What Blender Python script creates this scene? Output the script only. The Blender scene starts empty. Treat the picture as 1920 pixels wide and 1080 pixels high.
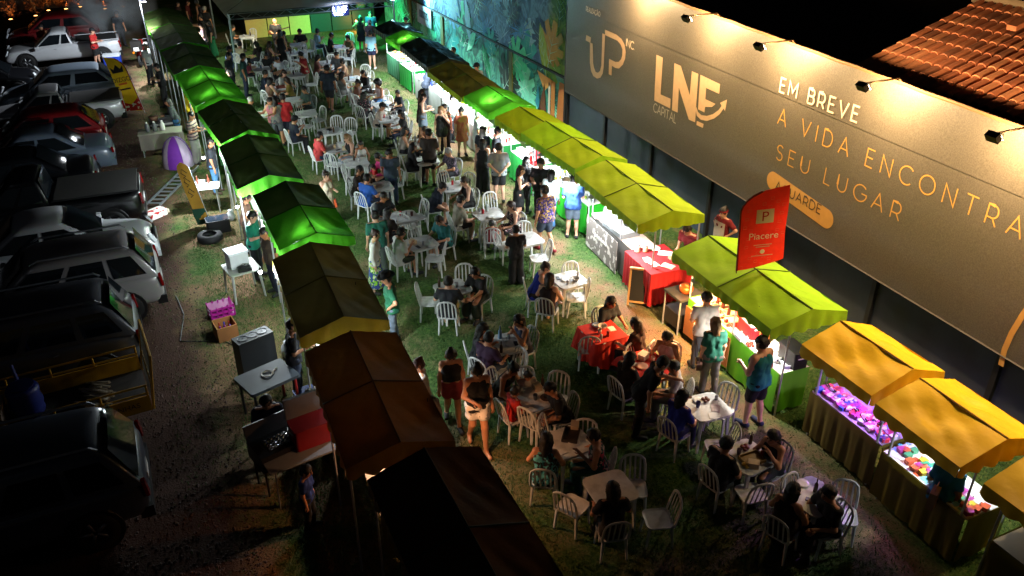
import bpy, bmesh, math, random
import numpy as np
from mathutils import Matrix, Vector
random.seed(7); rng = np.random.default_rng(7)
SC = bpy.context.scene
COL = SC.collection
R = math.radians
# ---------------------------------------------------------------- camera
H_CAM = 9.5; F_PX = 1550.0
RW = np.array([[0.9060827, -0.4231006, 0.0], [0.3689547, 0.7901276, -0.4894597], [0.2070907, 0.4434910, 0.8720259]])
cd = bpy.data.cameras.new('camera'); cam = bpy.data.objects.new('camera', cd); COL.objects.link(cam)
cd.sensor_width = 36.0; cd.lens = F_PX / 1920 * 36; cd.clip_end = 500
r_, f_, u_ = RW
cam.matrix_world = Matrix(((r_[0], u_[0], -f_[0], 0), (r_[1], u_[1], -f_[1], 0), (r_[2], u_[2], -f_[2], H_CAM), (0, 0, 0, 1)))
SC.camera = cam
# ---------------------------------------------------------------- night sky, moonlight, exposure
W = bpy.data.worlds.new('World'); SC.world = W; W.use_nodes = True
nt = W.node_tree; bg = nt.nodes['Background']
sky = nt.nodes.new('ShaderNodeTexSky'); sky.sky_type = 'NISHITA'; sky.sun_disc = False
sky.sun_elevation = R(-4); sky.sun_rotation = R(200)
nt.links.new(sky.outputs[0], bg.inputs[0]); bg.inputs[1].default_value = 0.05
sl = bpy.data.lights.new('moon', 'SUN'); sl.energy = 0.008; sl.angle = R(0.5); sl.color = (.8, .87, 1)
so = bpy.data.objects.new('moon', sl); COL.objects.link(so); so.rotation_euler = (R(40), 0, R(-40))
SC.view_settings.view_transform = 'Standard'; SC.view_settings.look = 'None'
SC.view_settings.exposure = 0.5; SC.view_settings.gamma = 1.0
cy = SC.cycles
cy.use_denoising = True; cy.max_bounces = 5; cy.diffuse_bounces = 3; cy.glossy_bounces = 2; cy.transmission_bounces = 4
cy.volume_bounces = 0; cy.caustics_reflective = False; cy.caustics_refractive = False; cy.sample_clamp_indirect = 4.0
try: cy.use_light_tree = True
except Exception: pass

# ---------------------------------------------------------------- helpers
def at(px, py, z=0.0):
    """point of the place seen at a photograph pixel, at height z"""
    d = RW.T @ np.array([px - 960, F_PX, 540 - py]); t = (z - H_CAM) / d[2]
    return Vector((d[0] * t, d[1] * t, z))
def to_px(P):
    q = RW @ (np.array(P) - np.array([0, 0, H_CAM])); return 960 + F_PX * q[0] / q[1], 540 - F_PX * q[2] / q[1]
def stature(foot, head):
    P = at(*foot); lo, hi = .5, 2.4
    for _ in range(30):
        m = (lo + hi) / 2
        if to_px((P.x, P.y, m))[1] > head[1]: lo = m
        else: hi = m
    return m
def hexc(s):
    s = s.lstrip('#'); v = [int(s[i:i + 2], 16) / 255 for i in (0, 2, 4)]
    return tuple(((c + .055) / 1.055) ** 2.4 if c > .04045 else c / 12.92 for c in v)
MATS = {}
def mat(name, color, rough=.6, metal=0.0, var=.12, scale=9.0, bump=0.0, bscale=40.0, spec=.5, trans=0.0, coat=0.0, emit=None, estr=0.0, alpha=1.0, transmission=0.0):
    if name in MATS: return MATS[name]
    m = bpy.data.materials.new(name); m.use_nodes = True; n = m.node_tree; b = n.nodes['Principled BSDF']
    if isinstance(color, str): color = hexc(color)
    tc = n.nodes.new('ShaderNodeTexCoord')
    if var > 0:
        no = n.nodes.new('ShaderNodeTexNoise'); no.inputs['Scale'].default_value = scale; no.inputs['Detail'].default_value = 4
        n.links.new(tc.outputs['Object'], no.inputs['Vector'])
        mx = n.nodes.new('ShaderNodeMix'); mx.data_type = 'RGBA'
        mx.inputs['A'].default_value = (*[c * (1 - var) for c in color], 1); mx.inputs['B'].default_value = (*[min(1, c * (1 + var)) for c in color], 1)
        n.links.new(no.outputs['Fac'], mx.inputs['Factor']); n.links.new(mx.outputs['Result'], b.inputs['Base Color'])
        csock = mx.outputs['Result']
    else:
        b.inputs['Base Color'].default_value = (*color, 1); csock = None
    b.inputs['Roughness'].default_value = rough; b.inputs['Metallic'].default_value = metal
    b.inputs['Specular IOR Level'].default_value = spec; b.inputs['Coat Weight'].default_value = coat; b.inputs['Coat Roughness'].default_value = .08
    b.inputs['Alpha'].default_value = alpha; b.inputs['Transmission Weight'].default_value = transmission
    if emit is not None:
        b.inputs['Emission Color'].default_value = (*emit, 1); b.inputs['Emission Strength'].default_value = estr
    if bump > 0:
        nb = n.nodes.new('ShaderNodeTexNoise'); nb.inputs['Scale'].default_value = bscale; nb.inputs['Detail'].default_value = 6
        n.links.new(tc.outputs['Object'], nb.inputs['Vector'])
        bu = n.nodes.new('ShaderNodeBump'); bu.inputs['Strength'].default_value = bump; bu.inputs['Distance'].default_value = .02
        n.links.new(nb.outputs['Fac'], bu.inputs['Height']); n.links.new(bu.outputs['Normal'], b.inputs['Normal'])
    if trans > 0:
        tr = n.nodes.new('ShaderNodeBsdfTranslucent'); ms = n.nodes.new('ShaderNodeMixShader'); ms.inputs[0].default_value = trans
        if csock: n.links.new(csock, tr.inputs['Color'])
        else: tr.inputs['Color'].default_value = (*color, 1)
        out = n.nodes['Material Output']
        n.links.new(b.outputs[0], ms.inputs[1]); n.links.new(tr.outputs[0], ms.inputs[2]); n.links.new(ms.outputs[0], out.inputs['Surface'])
    MATS[name] = m; return m
def cmat(color, rough=.55, var=.15, **k):
    """cached plain material by colour"""
    c = hexc(color) if isinstance(color, str) else color
    key = 'paint_%02x%02x%02x_%d' % (*[int(255 * min(1, x)) for x in c], int(rough * 100)) + ''.join(f'_{a}{v}' for a, v in k.items())
    return mat(key, c, rough, var=var, **k)
def pattern_mat(name, base, marks, scale=30, thresh=.55, stripes=False):
    if name in MATS: return MATS[name]
    m = bpy.data.materials.new(name); m.use_nodes = True; n = m.node_tree; b = n.nodes['Principled BSDF']; b.inputs['Roughness'].default_value = .8
    tc = n.nodes.new('ShaderNodeTexCoord'); last = None
    prev = hexc(base)
    for i, c in enumerate(marks):
        mx = n.nodes.new('ShaderNodeMix'); mx.data_type = 'RGBA'
        if last is None: mx.inputs['A'].default_value = (*prev, 1)
        else: n.links.new(last, mx.inputs['A'])
        mx.inputs['B'].default_value = (*hexc(c), 1)
        if stripes:
            w = n.nodes.new('ShaderNodeTexWave'); w.bands_direction = 'Z'; w.inputs['Scale'].default_value = scale; s = w.outputs['Fac']
            n.links.new(tc.outputs['Object'], w.inputs['Vector'])
        else:
            w = n.nodes.new('ShaderNodeTexNoise'); w.noise_dimensions = '4D'; w.inputs['W'].default_value = i * 3.7 + 1; w.inputs['Scale'].default_value = scale; w.inputs['Detail'].default_value = 1.5; s = w.outputs['Fac']
            n.links.new(tc.outputs['Object'], w.inputs['Vector'])
        th = n.nodes.new('ShaderNodeMath'); th.operation = 'GREATER_THAN'; th.inputs[1].default_value = thresh
        n.links.new(s, th.inputs[0]); n.links.new(th.outputs[0], mx.inputs['Factor']); last = mx.outputs['Result']
    n.links.new(last, b.inputs['Base Color']); MATS[name] = m; return m

def link(name, data, parent=None, loc=None, rot=None, scale=None):
    o = bpy.data.objects.new(name, data); COL.objects.link(o)
    if parent is not None: o.parent = parent
    if loc is not None: o.location = loc
    if rot is not None: o.rotation_euler = rot
    if scale is not None: o.scale = scale
    return o
LABELS = {}
def tag(o, label, cat, group=None):
    o['label'] = label; o['category'] = cat
    if group: o['group'] = group
    LABELS.setdefault(label, []).append(o)
    return o
def thing(name, label, cat, loc=(0, 0, 0), rz=0.0, group=None):
    return tag(link(name, None, None, loc, (0, 0, rz)), label, cat, group)
def copy_tree(o, parent=None):
    c = o.copy(); COL.objects.link(c); c.parent = parent
    for ch in o.children: copy_tree(ch, c)
    return c
class MB:
    def __init__(s): s.v = []; s.f = []; s.m = []; s.cur = 0
    def add(s, vs, fs):
        k = len(s.v); s.v += [tuple(p) for p in vs]; s.f += [tuple(i + k for i in f) for f in fs]; s.m += [s.cur] * len(fs); return s
    def box(s, c, d, M=None, taper=1.0):
        vs = []
        for z in (-1, 1):
            t = 1 if z < 0 else taper
            for x, y in ((-1, -1), (1, -1), (1, 1), (-1, 1)):
                p = Vector((x * d[0] / 2 * t, y * d[1] / 2 * t, z * d[2] / 2))
                if M is not None: p = M @ p
                vs.append((p[0] + c[0], p[1] + c[1], p[2] + c[2]))
        return s.add(vs, [(0, 3, 2, 1), (4, 5, 6, 7), (0, 1, 5, 4), (1, 2, 6, 5), (2, 3, 7, 6), (3, 0, 4, 7)])
    def tube(s, path, r, n=6, r2=None, cap=True, flat=1.0):
        path = [Vector(p) for p in path]; L = len(path); vs = []; up0 = None
        for i, p in enumerate(path):
            d = (path[min(i + 1, L - 1)] - path[max(i - 1, 0)]).normalized()
            if up0 is None: up0 = Vector((0, 0, 1)) if abs(d.z) < .9 else Vector((1, 0, 0))
            a = d.cross(up0)
            if a.length < 1e-4: a = d.orthogonal()
            a.normalize(); b = a.cross(d).normalized(); up0 = b
            rr = r if r2 is None else r + (r2 - r) * i / (L - 1)
            for k in range(n):
                t = 2 * math.pi * k / n; vs.append(p + a * (rr * math.cos(t)) + b * (rr * flat * math.sin(t)))
        fs = []
        for i in range(L - 1):
            for k in range(n):
                k2 = (k + 1) % n; fs.append((i * n + k, i * n + k2, (i + 1) * n + k2, (i + 1) * n + k))
        if cap: fs += [tuple(range(n))[::-1], tuple((L - 1) * n + k for k in range(n))]
        return s.add(vs, fs)
    def lathe(s, prof, n=12, c=(0, 0, 0), M=None, cap=True):
        vs = []
        for r, z in prof:
            for k in range(n):
                t = 2 * math.pi * k / n; p = Vector((r * math.cos(t), r * math.sin(t), z))
                if M is not None: p = M @ p
                vs.append((p[0] + c[0], p[1] + c[1], p[2] + c[2]))
        fs = []
        for i in range(len(prof) - 1):
            for k in range(n):
                k2 = (k + 1) % n; fs.append((i * n + k, i * n + k2, (i + 1) * n + k2, (i + 1) * n + k))
        if cap: fs += [tuple(range(n))[::-1], tuple((len(prof) - 1) * n + k for k in range(n))]
        return s.add(vs, fs)
    def grid(s, fn, nu, nv):
        vs = [fn(i / nu, j / nv) for j in range(nv + 1) for i in range(nu + 1)]
        fs = [(j * (nu + 1) + i, j * (nu + 1) + i + 1, (j + 1) * (nu + 1) + i + 1, (j + 1) * (nu + 1) + i) for j in range(nv) for i in range(nu)]
        return s.add(vs, fs)
    def prism(s, pts, z0, z1, M=None):
        n = len(pts); vs = [Vector((x, y, z0)) for x, y in pts] + [Vector((x, y, z1)) for x, y in pts]
        if M is not None: vs = [M @ v for v in vs]
        return s.add(vs, [tuple(range(n))[::-1], tuple(range(n, 2 * n))] + [(i, (i + 1) % n, n + (i + 1) % n, n + i) for i in range(n)])
    def ball(s, c, r, n=8, sz=1.0):
        return s.lathe([(max(1e-4, r * math.sin(math.pi * i / (n // 2 + 1))), -r * sz * math.cos(math.pi * i / (n // 2 + 1))) for i in range(n // 2 + 2)], n, c, cap=False)
    def mesh(s, name, mats, smooth=False):
        me = bpy.data.meshes.new(name); me.from_pydata(s.v, [], s.f)
        for m in (mats if isinstance(mats, (list, tuple)) else [mats]): me.materials.append(m)
        if any(s.m): me.polygons.foreach_set('material_index', s.m)
        if smooth: me.polygons.foreach_set('use_smooth', [True] * len(s.f))
        me.update(); return me
    def build(s, name, mats, parent=None, smooth=False, **k):
        return link(name, s.mesh(name, mats, smooth), parent, **k)
def rounded(w, d, r, n=4):
    pts = []
    for cx, cy, a0 in ((w / 2 - r, d / 2 - r, 0), (-w / 2 + r, d / 2 - r, 90), (-w / 2 + r, -d / 2 + r, 180), (w / 2 - r, -d / 2 + r, 270)):
        for i in range(n + 1):
            a = R(a0 + 90 * i / n); pts.append((cx + r * math.cos(a), cy + r * math.sin(a)))
    return pts
WHITE = (1, 1, 1)
def lamp(name, label, loc, power, color=(1, 1, 1), rad=.05, kind='POINT', spot=None, aim=None, cord=.12, cat='lamp', group=None, blend=.6, light_drop=.09):
    """a real lamp: socket, bulb, cord and the light it gives"""
    t = thing(name, label, cat, loc, 0, group)
    MB().lathe([(.02, 0), (.024, .03), (.018, .05)], 8).build('socket', cmat('#303030'), t)
    MB().ball((0, 0, -.035), .04, 8).build('bulb', mat('bulb_%02x%02x%02x' % tuple(int(255 * c) for c in color), (.9, .9, .9), emit=color, estr=min(40, power * .25), var=0), t, True)
    if cord: MB().tube([(0, 0, .04), (0, 0, .04 + cord)], .006, 4).build('cord', cmat('#101010'), t)
    ld = bpy.data.lights.new('light', kind); ld.energy = power; ld.color = color
    ld.shadow_soft_size = rad
    if kind == 'SPOT': ld.spot_size = R(spot); ld.spot_blend = blend
    lo = link('light', ld, t, (0, 0, -light_drop))
    if aim is not None:
        lo.rotation_euler = (Vector(aim) - Vector(loc)).to_track_quat('-Z', 'Y').to_euler()
    return t
# ---------------------------------------------------------------- people: one continuous body surface each, grown from a posed skeleton
_CO = np.array([(i, j, k) for i in (0, 1) for j in (0, 1) for k in (0, 1)])
_ED = [(a, b) for a in range(8) for b in range(a + 1, 8) if np.abs(_CO[a] - _CO[b]).sum() == 1]
def surface(caps, h, k=.03, cuts=(), lim=.16):
    A = np.array([c[0] for c in caps], float); B = np.array([c[1] for c in caps], float)
    ra = np.array([c[2] for c in caps]); rb = np.array([c[3] for c in caps]); rm = np.maximum(ra, rb)[:, None]
    lo = np.minimum(A - rm, B - rm).min(0) - 3 * h; hi = np.maximum(A + rm, B + rm).max(0) + 3 * h
    n = np.ceil((hi - lo) / h).astype(int) + 1
    F = np.full(n, lim, np.float32); ax = [lo[i] + h * np.arange(n[i]) for i in range(3)]
    for a, b, r0, r1 in zip(A, B, ra, rb):
        pad = max(r0, r1) + k + 2 * h
        i0 = np.maximum(0, np.floor((np.minimum(a, b) - pad - lo) / h)).astype(int); i1 = np.minimum(n, np.ceil((np.maximum(a, b) + pad - lo) / h).astype(int) + 1)
        x = ax[0][i0[0]:i1[0], None, None]; y = ax[1][None, i0[1]:i1[1], None]; z = ax[2][None, None, i0[2]:i1[2]]
        d = b - a; L = max(1e-8, d @ d)
        t = np.clip(((x - a[0]) * d[0] + (y - a[1]) * d[1] + (z - a[2]) * d[2]) / L, 0, 1)
        D = np.sqrt((x - a[0] - t * d[0]) ** 2 + (y - a[1] - t * d[1]) ** 2 + (z - a[2] - t * d[2]) ** 2) - (r0 + t * (r1 - r0))
        S = F[i0[0]:i1[0], i0[1]:i1[1], i0[2]:i1[2]]
        g = np.clip(.5 + .5 * (D - S) / k, 0, 1)
        F[i0[0]:i1[0], i0[1]:i1[1], i0[2]:i1[2]] = D * (1 - g) + S * g - k * g * (1 - g)
    for nn, c in cuts:
        P = ax[0][:, None, None] * nn[0] + ax[1][None, :, None] * nn[1] + ax[2][None, None, :] * nn[2] - c
        F = np.maximum(F, P)
    F = np.where(np.abs(F) < 1e-5, 1e-5, F)
    s = F < 0; sl = [slice(0, -1), slice(1, None)]
    cn = sum(s[sl[i], sl[j], sl[l]].astype(np.int8) for i, j, l in _CO)
    act = (cn > 0) & (cn < 8); ii = np.argwhere(act); idx = np.full(act.shape, -1); idx[act] = np.arange(len(ii))
    pos = np.zeros((len(ii), 3)); cnt = np.zeros(len(ii))
    cv = [F[ii[:, 0] + c[0], ii[:, 1] + c[1], ii[:, 2] + c[2]] for c in _CO]
    for a, b in _ED:
        m = (cv[a] < 0) != (cv[b] < 0); t = np.where(m, cv[a] / np.where(m, cv[a] - cv[b], 1), 0)
        pos += np.where(m[:, None], _CO[a] + t[:, None] * (_CO[b] - _CO[a]), 0); cnt += m
    V = lo + h * (ii + pos / cnt[:, None]); Q = []
    for x in range(3):
        u, v = (x + 1) % 3, (x + 2) % 3
        s0 = np.take(s, range(0, n[x] - 1), x); s1 = np.take(s, range(1, n[x]), x)
        e = np.argwhere(s0 != s1); e = e[(e[:, u] > 0) & (e[:, v] > 0) & (e[:, u] < n[u] - 1) & (e[:, v] < n[v] - 1)]
        du = np.zeros(3, int); du[u] = 1; dv = np.zeros(3, int); dv[v] = 1
        q = np.stack([idx[tuple((e - du - dv).T)], idx[tuple((e - dv).T)], idx[tuple(e.T)], idx[tuple((e - du).T)]], 1)
        fl = ~s0[tuple(e.T)]; q[fl] = q[fl][:, ::-1]; Q.append(q)
    return V, np.concatenate(Q)
def folds(V, Q, amp, seed):
    """small creases across a garment"""
    r = random.Random(seed); p = [r.uniform(0, 6.28) for _ in range(4)]; V = np.array(V); a = np.arctan2(V[:, 1], V[:, 0]); z = V[:, 2]
    w = np.sin(a * 5 + z * 14 + p[0]) * .5 + np.sin(a * 9 - z * 23 + p[1]) * .35 + np.sin(z * 48 + a * 3 + p[2]) * .3
    d = V - V.mean(0); d[:, 2] *= .15; d /= np.maximum(1e-4, np.linalg.norm(d, axis=1))[:, None]; return V + d * (w * amp)[:, None]
def np_mesh(name, V, Q, mats, extra=None):
    """quads + an optional MB of extra faces (fingers, eyes) with its own material indices"""
    V = np.asarray(V, float); Q = np.asarray(Q, int); loops = Q.ravel(); starts = np.arange(len(Q)) * 4; tot = np.full(len(Q), 4); mi = np.zeros(len(Q), int)
    if extra is not None and extra.f:
        k = len(V); V = np.concatenate([V, np.array(extra.v)]); el = np.array([i + k for f in extra.f for i in f]); et = np.array([len(f) for f in extra.f])
        starts = np.concatenate([starts, len(loops) + np.concatenate([[0], np.cumsum(et)[:-1]])]); loops = np.concatenate([loops, el]); tot = np.concatenate([tot, et]); mi = np.concatenate([mi, np.array(extra.m)])
    me = bpy.data.meshes.new(name); me.vertices.add(len(V)); me.vertices.foreach_set('co', V.ravel())
    me.loops.add(len(loops)); me.loops.foreach_set('vertex_index', loops); me.polygons.add(len(starts))
    me.polygons.foreach_set('loop_start', starts); me.polygons.foreach_set('loop_total', tot)
    for m in mats: me.materials.append(m)
    me.polygons.foreach_set('material_index', mi); me.polygons.foreach_set('use_smooth', np.ones(len(starts), bool))
    me.update(calc_edges=True); return me
SKIN = {'light': '#c99a80', 'mid': '#b5805f', 'tan': '#96623f', 'dark': '#5f3a26'}
HAIRC = {'black': '#120d0b', 'brown': '#2c1a10', 'auburn': '#4a1f10', 'blond': '#8a6740', 'grey': '#8a8884'}
ARMS = {  # elbow and wrist from the shoulder: forward, outward, up
    'down': ((-.02, .06, -.28), (.04, .08, -.53)), 'akimbo': ((-.08, .2, -.2), (.05, .03, -.4)), 'front': ((.02, .07, -.27), (.25, -.04, -.24)),
    'phone': ((.05, .06, -.27), (.25, -.07, -.1)), 'crossed': ((.06, .09, -.25), (.19, -.12, -.2)), 'back': ((-.1, .1, -.24), (-.19, -.11, -.42)),
    'reach': ((.18, .04, -.18), (.41, .02, -.16)), 'table': ((.1, .12, -.25), (.33, .03, -.25)), 'eat': ((.15, .09, -.22), (.21, -.08, .02)),
    'lap': ((.03, .09, -.27), (.25, .0, -.36)), 'up': ((.17, .08, -.08), (.3, .05, .16))}
def skeleton(pose, arms, lean, female, look, pitch, rnd):
    J = {}; sw = .152 if female else .178; hw = .085
    if pose == 'sit':
        hz = .50; x = 0
        for s in (1, -1):
            J['hip', s] = np.array((0, s * hw, hz)); kn = np.array((.41, s * (.09 + .03 * rnd.random()), .50)); J['knee', s] = kn
            an = kn + np.array((-.02 + .1 * (rnd.random() - .6), .02 * s, -.415)); J['ankle', s] = an; J['toe', s] = an + np.array((.15, .03 * s, -.05))
    elif pose == 'cross':
        hz = .50
        for s in (1, -1):
            J['hip', s] = np.array((0, s * hw, hz))
            kn = np.array((.41, s * .07, .5 if s > 0 else .58)); J['knee', s] = kn
            an = np.array((.40, .09, .085)) if s > 0 else np.array((.58, .10, .22)); J['ankle', s] = an; J['toe', s] = an + (np.array((.15, .03, -.05)) if s > 0 else np.array((.13, .02, -.09)))
    else:
        hz = .90
        st = .19 if pose == 'walk' else .03 * rnd.random()
        for s in (1, -1):
            J['hip', s] = np.array((0, s * hw, hz - .02))
            if pose == 'walk':
                J['knee', s] = np.array((.13 if s > 0 else -.02, s * .08, .50)); J['ankle', s] = np.array((st if s > 0 else -st - .06, s * .08, .085 if s > 0 else .13))
            else:
                J['knee', s] = np.array((.02 + s * st, s * .095, .49)); J['ankle', s] = np.array((-.02 + s * st * 2, s * .115, .085))
            J['toe', s] = J['ankle', s] + np.array((.15, .03 * s, -.055))
    a = R(lean); Ry = np.array(((math.cos(a), 0, math.sin(a)), (0, 1, 0), (-math.sin(a), 0, math.cos(a))))
    base = np.array((0, 0, hz)); J['base'] = base; J['spine'] = Ry @ np.array((0, 0, 1.))
    J['chest'] = base + Ry @ np.array((.01, 0, .36)); J['neck'] = base + Ry @ np.array((0, 0, .52))
    hy = R(look); hp = a * .6 + R(pitch)
    Rh = np.array(((math.cos(hy), -math.sin(hy), 0), (math.sin(hy), math.cos(hy), 0), (0, 0, 1))) @ np.array(((math.cos(hp), 0, math.sin(hp)), (0, 1, 0), (-math.sin(hp), 0, math.cos(hp))))
    J['Rh'] = Rh; J['head'] = J['neck'] + Ry @ np.array((.015, 0, .06)) + Rh @ np.array((.015, 0, .095))
    am = arms if isinstance(arms, tuple) else (arms, arms)
    flip = .5 * a
    Ra = np.array(((math.cos(flip), 0, math.sin(flip)), (0, 1, 0), (-math.sin(flip), 0, math.cos(flip))))
    for s, mode in zip((1, -1), am):
        J['sh', s] = J['neck'] + Ry @ np.array((0, s * sw, -.045)); e, w = ARMS[mode]; j = .02 * (rnd.random() - .5)
        J['el', s] = J['sh', s] + Ra @ np.array((e[0] + j, s * e[1], e[2])); J['wr', s] = J['sh', s] + Ra @ np.array((w[0] + j, s * w[1], w[2] - j))
    return J
HEADS = []
def person(label, loc, face, height=1.68, pose='stand', arms='down', lean=3, look=0, pitch=8, sex='f', top='tee', topc='#222222', bot='pants', botc='#1a1c22', hair='short', hairc='black', skin='mid', shoe='#202020', hat=None, vox=.026, group=None, extra=None, build=1.0):
    rnd = random.Random(label); fem = sex == 'f'; J = skeleton(pose, arms, lean, fem, look, pitch, rnd)
    root = thing('person', label, 'person', loc, R(face), group)
    std = 1.70; sc = height / std; root.scale = (sc, sc, sc)
    if pose in ('sit', 'cross'): root.scale = (sc, sc, max(.9, min(1.08, sc))) if height > 1.3 else (sc, sc, sc)
    h = vox; b = J['base']; sp = J['spine']; ch = J['chest']; nk = J['neck']; hd = J['head']; Rh = J['Rh']
    H = lambda x, y, z: hd + Rh @ np.array((x, y, z))
    bt = (.098 if fem else .112) * build; caps = []
    kid = 1.18 if height < 1.35 else 1.0
    caps += [(H(-.005, 0, -.03), H(-.012, 0, .03), .084 * kid, .097 * kid), (H(.03, 0, -.075), H(.04, 0, -.08), .052, .046), (H(.098 * kid, 0, .0), H(.108 * kid, 0, -.035), .013, .02), (nk - sp * .03, H(-.01, 0, -.06), .058 if fem else .064, .054)]
    for s in (1, -1): caps.append((H(-.01, s * .096 * kid, .01), H(-.01, s * .096 * kid, -.03), .02, .016))
    tor = []
    for s in (1, -1):
        o = np.array((0, s * .068, 0)); tor += [(b + o + sp * .02, b + o * .9 + sp * .17, bt * 1.03, bt * .86), (b + o * .9 + sp * .17, ch + o * 1.15, bt * .86, bt * 1.0), (ch + o, nk + o * .9 - sp * .07, bt, .075)]
        if fem: tor.append((ch + o + np.array((.065, 0, -.02)), ch + o + np.array((.07, 0, -.03)), .055, .055))
    tor += [(J['sh', 1], J['sh', -1], .06, .06)]
    pel = [(J['hip', 1], J['hip', -1], .112 * build, .112 * build)]
    caps += tor + pel; fing = MB()
    for s in (1, -1):
        sh, el, wr = J['sh', s], J['el', s], J['wr', s]; d = (wr - el) / np.linalg.norm(wr - el)
        caps += [(sh, el, .052 * build, .041), (el, wr, .042, .027), (wr, wr + d * .075, .027, .03)]
        hp, kn, an, to = J['hip', s], J['knee', s], J['ankle', s], J['toe', s]
        caps += [(hp, kn, .088 * build, .058), (kn, an, .057, .038), (kn + (an - kn) * .25 + np.array((-.02, 0, 0)), kn + (an - kn) * .45 + np.array((-.015, 0, 0)), .048, .044), (an + np.array((-.03, 0, -.04)), to, .04, .033)]
        # five separate fingers, curled
        side = np.cross(d, np.array((0, 0, 1.))); side = side / max(1e-3, np.linalg.norm(side)); nrm = np.cross(side, d); kn0 = wr + d * .09
        for q, (off, ln) in enumerate(((-.024, .06), (-.008, .07), (.008, .066), (.022, .052))):
            p0 = kn0 + side * off; p1 = p0 + d * ln * .55 - nrm * .008; p2 = p1 + d * ln * .4 - nrm * .026; fing.tube([p0, p1, p2], .0095, 5, r2=.007)
        tsd = -s; p0 = wr + d * .03 + side * tsd * .024; p1 = p0 + d * .03 + side * tsd * .026 - nrm * .01; p2 = p1 + d * .03 - nrm * .012; fing.tube([p0, p1, p2], .011, 5, r2=.008)
    V, Q = surface(caps, h, .035)
    fing.cur = 1
    for s in (1, -1): fing.ball(H(.085 * kid, s * .034, .012), .0125, 6); fing.box(H(.092 * kid, s * .036, .036), (.012, .03, .008))
    fing.cur = 2; fing.box(H(.084, 0, -.068), (.016, .04, .012))
    sk = mat('skin_' + skin, SKIN[skin], .5, var=.1, scale=20)
    link('body', np_mesh('body', V, Q, [sk, mat('eye_dark', '#1a100c', .3), mat('lips', '#7a3a34', .5)], fing), root)
    cl = lambda c: c if not isinstance(c, str) else cmat(c, .85, bump=.25)
    loose = .016
    if top:
        cp = [(a, c, r0 + loose, r1 + loose) for a, c, r0, r1 in tor[:-1]]
        hem = {'crop': .12, 'long': -.1, 'tunic': -.2}.get(top, -.09)
        if top in ('tank', 'crop', 'dress'):
            cuts = [(sp, float(sp @ nk) - .02)]
            cp += [(nk + np.array((.03, s * .085, -.06)), nk + np.array((-.01, s * .08, .0)), .05, .03) for s in (1, -1)]
        else:
            cuts = [(sp, float(sp @ nk) + .01)]
            cp += [(J['sh', 1], J['sh', -1], .078, .078)]
            for s in (1, -1):
                sh, el, wr = J['sh', s], J['el', s], J['wr', s]
                if top == 'long': cp += [(sh, el, .074, .06), (el, wr - (wr - el) * .05, .06, .044)]
                else: cp += [(sh, sh + (el - sh) * .66, .074, .07)]
        if hem < 0 or top == 'dress':
            for s in (1, -1): cp.append((b + np.array((0, s * .06, .04)), b + np.array((0, s * .07, .0)) + sp * hem * .8, bt + .03, bt + .034))
        if top == 'dress':
            if pose in ('sit', 'cross'): cp += [(J['hip', s] + np.array((0, 0, .01)), J['knee', s] * .85 + J['hip', s] * .15, .125, .095) for s in (1, -1)]
            else: cp += [(b, np.array((0, s * .05, .56)), .14, .17) for s in (1, -1)]; cuts.append(((0, 0, -1), -.52))
        else: cuts.append((-sp, -(float(sp @ b) + hem)))
        V, Q = surface(cp, h, .03, cuts); V = folds(V, Q, .011, label); link('top', np_mesh('top', V, Q, [cl(topc)]), root)
    if bot and top != 'dress':
        cp = [(J['hip', 1] + np.array((0, 0, .02)), J['hip', -1] + np.array((0, 0, .02)), .126 * build, .126 * build), (b + sp * .06, b, .11 * build, .12 * build)]
        cuts = [(sp, float(sp @ b) + .11)]
        for s in (1, -1):
            hp, kn, an = J['hip', s], J['knee', s], J['ankle', s]
            if bot == 'pants': cp += [(hp, kn, .102 * build, .077), (kn, an + (kn - an) * .06, .077, .062)]
            elif bot == 'wide': cp += [(hp, kn, .106, .105), (kn, an + (kn - an) * .04, .105, .11)]
            elif bot == 'shorts': cp += [(hp, hp + (kn - hp) * .78, .108 * build, .096)]
            elif bot == 'mini': cp += [(hp, hp + (kn - hp) * .45, .108, .112)]
            elif bot in ('skirt', 'longskirt'):
                if pose in ('sit', 'cross'): cp += [(hp, kn, .115, .09)] + ([(kn, an * .7 + kn * .3, .1, .11)] if bot == 'longskirt' else [])
                else:
                    zl = .2 if bot == 'longskirt' else .56; cp += [(b, np.array((0, s * .06, zl)), .13, .2 if bot == 'longskirt' else .17)]
        if bot in ('skirt', 'longskirt') and pose not in ('sit', 'cross'): cuts.append(((0, 0, -1), -(.2 if bot == 'longskirt' else .52)))
        V, Q = surface(cp, h, .03, cuts); V = folds(V, Q, .009, label + 'b'); link({'pants': 'trousers', 'wide': 'trousers', 'shorts': 'shorts', 'mini': 'shorts'}.get(bot, 'skirt'), np_mesh('bottom', V, Q, [cl(botc)]), root)
    if hair and hair != 'bald':
        n = Rh @ np.array((.8, 0, -.6)); cuts = [(n, float(n @ hd) + .047 * kid)]
        cp = [(H(-.025, 0, .015), H(-.014, 0, .04), .107 * kid, .104 * kid)]
        if hair in ('long', 'medium'):
            ln = .26 if hair == 'long' else .1
            cp += [(H(-.06, 0, .0), nk + np.array((-.085, 0, -ln)), .088, .06), (H(-.03, .065, -.02), nk + np.array((-.05, .085, -ln + .06)), .045, .03), (H(-.03, -.065, -.02), nk + np.array((-.05, -.085, -ln + .06)), .045, .03)]
        if hair == 'bun': cp.append((H(-.07, 0, .115), H(-.075, 0, .12), .048, .045))
        if hair == 'pony': cp += [(H(-.1, 0, .03), H(-.15, 0, -.02), .03, .038), (H(-.15, 0, -.02), H(-.13, 0, -.2), .038, .015)]
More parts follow.
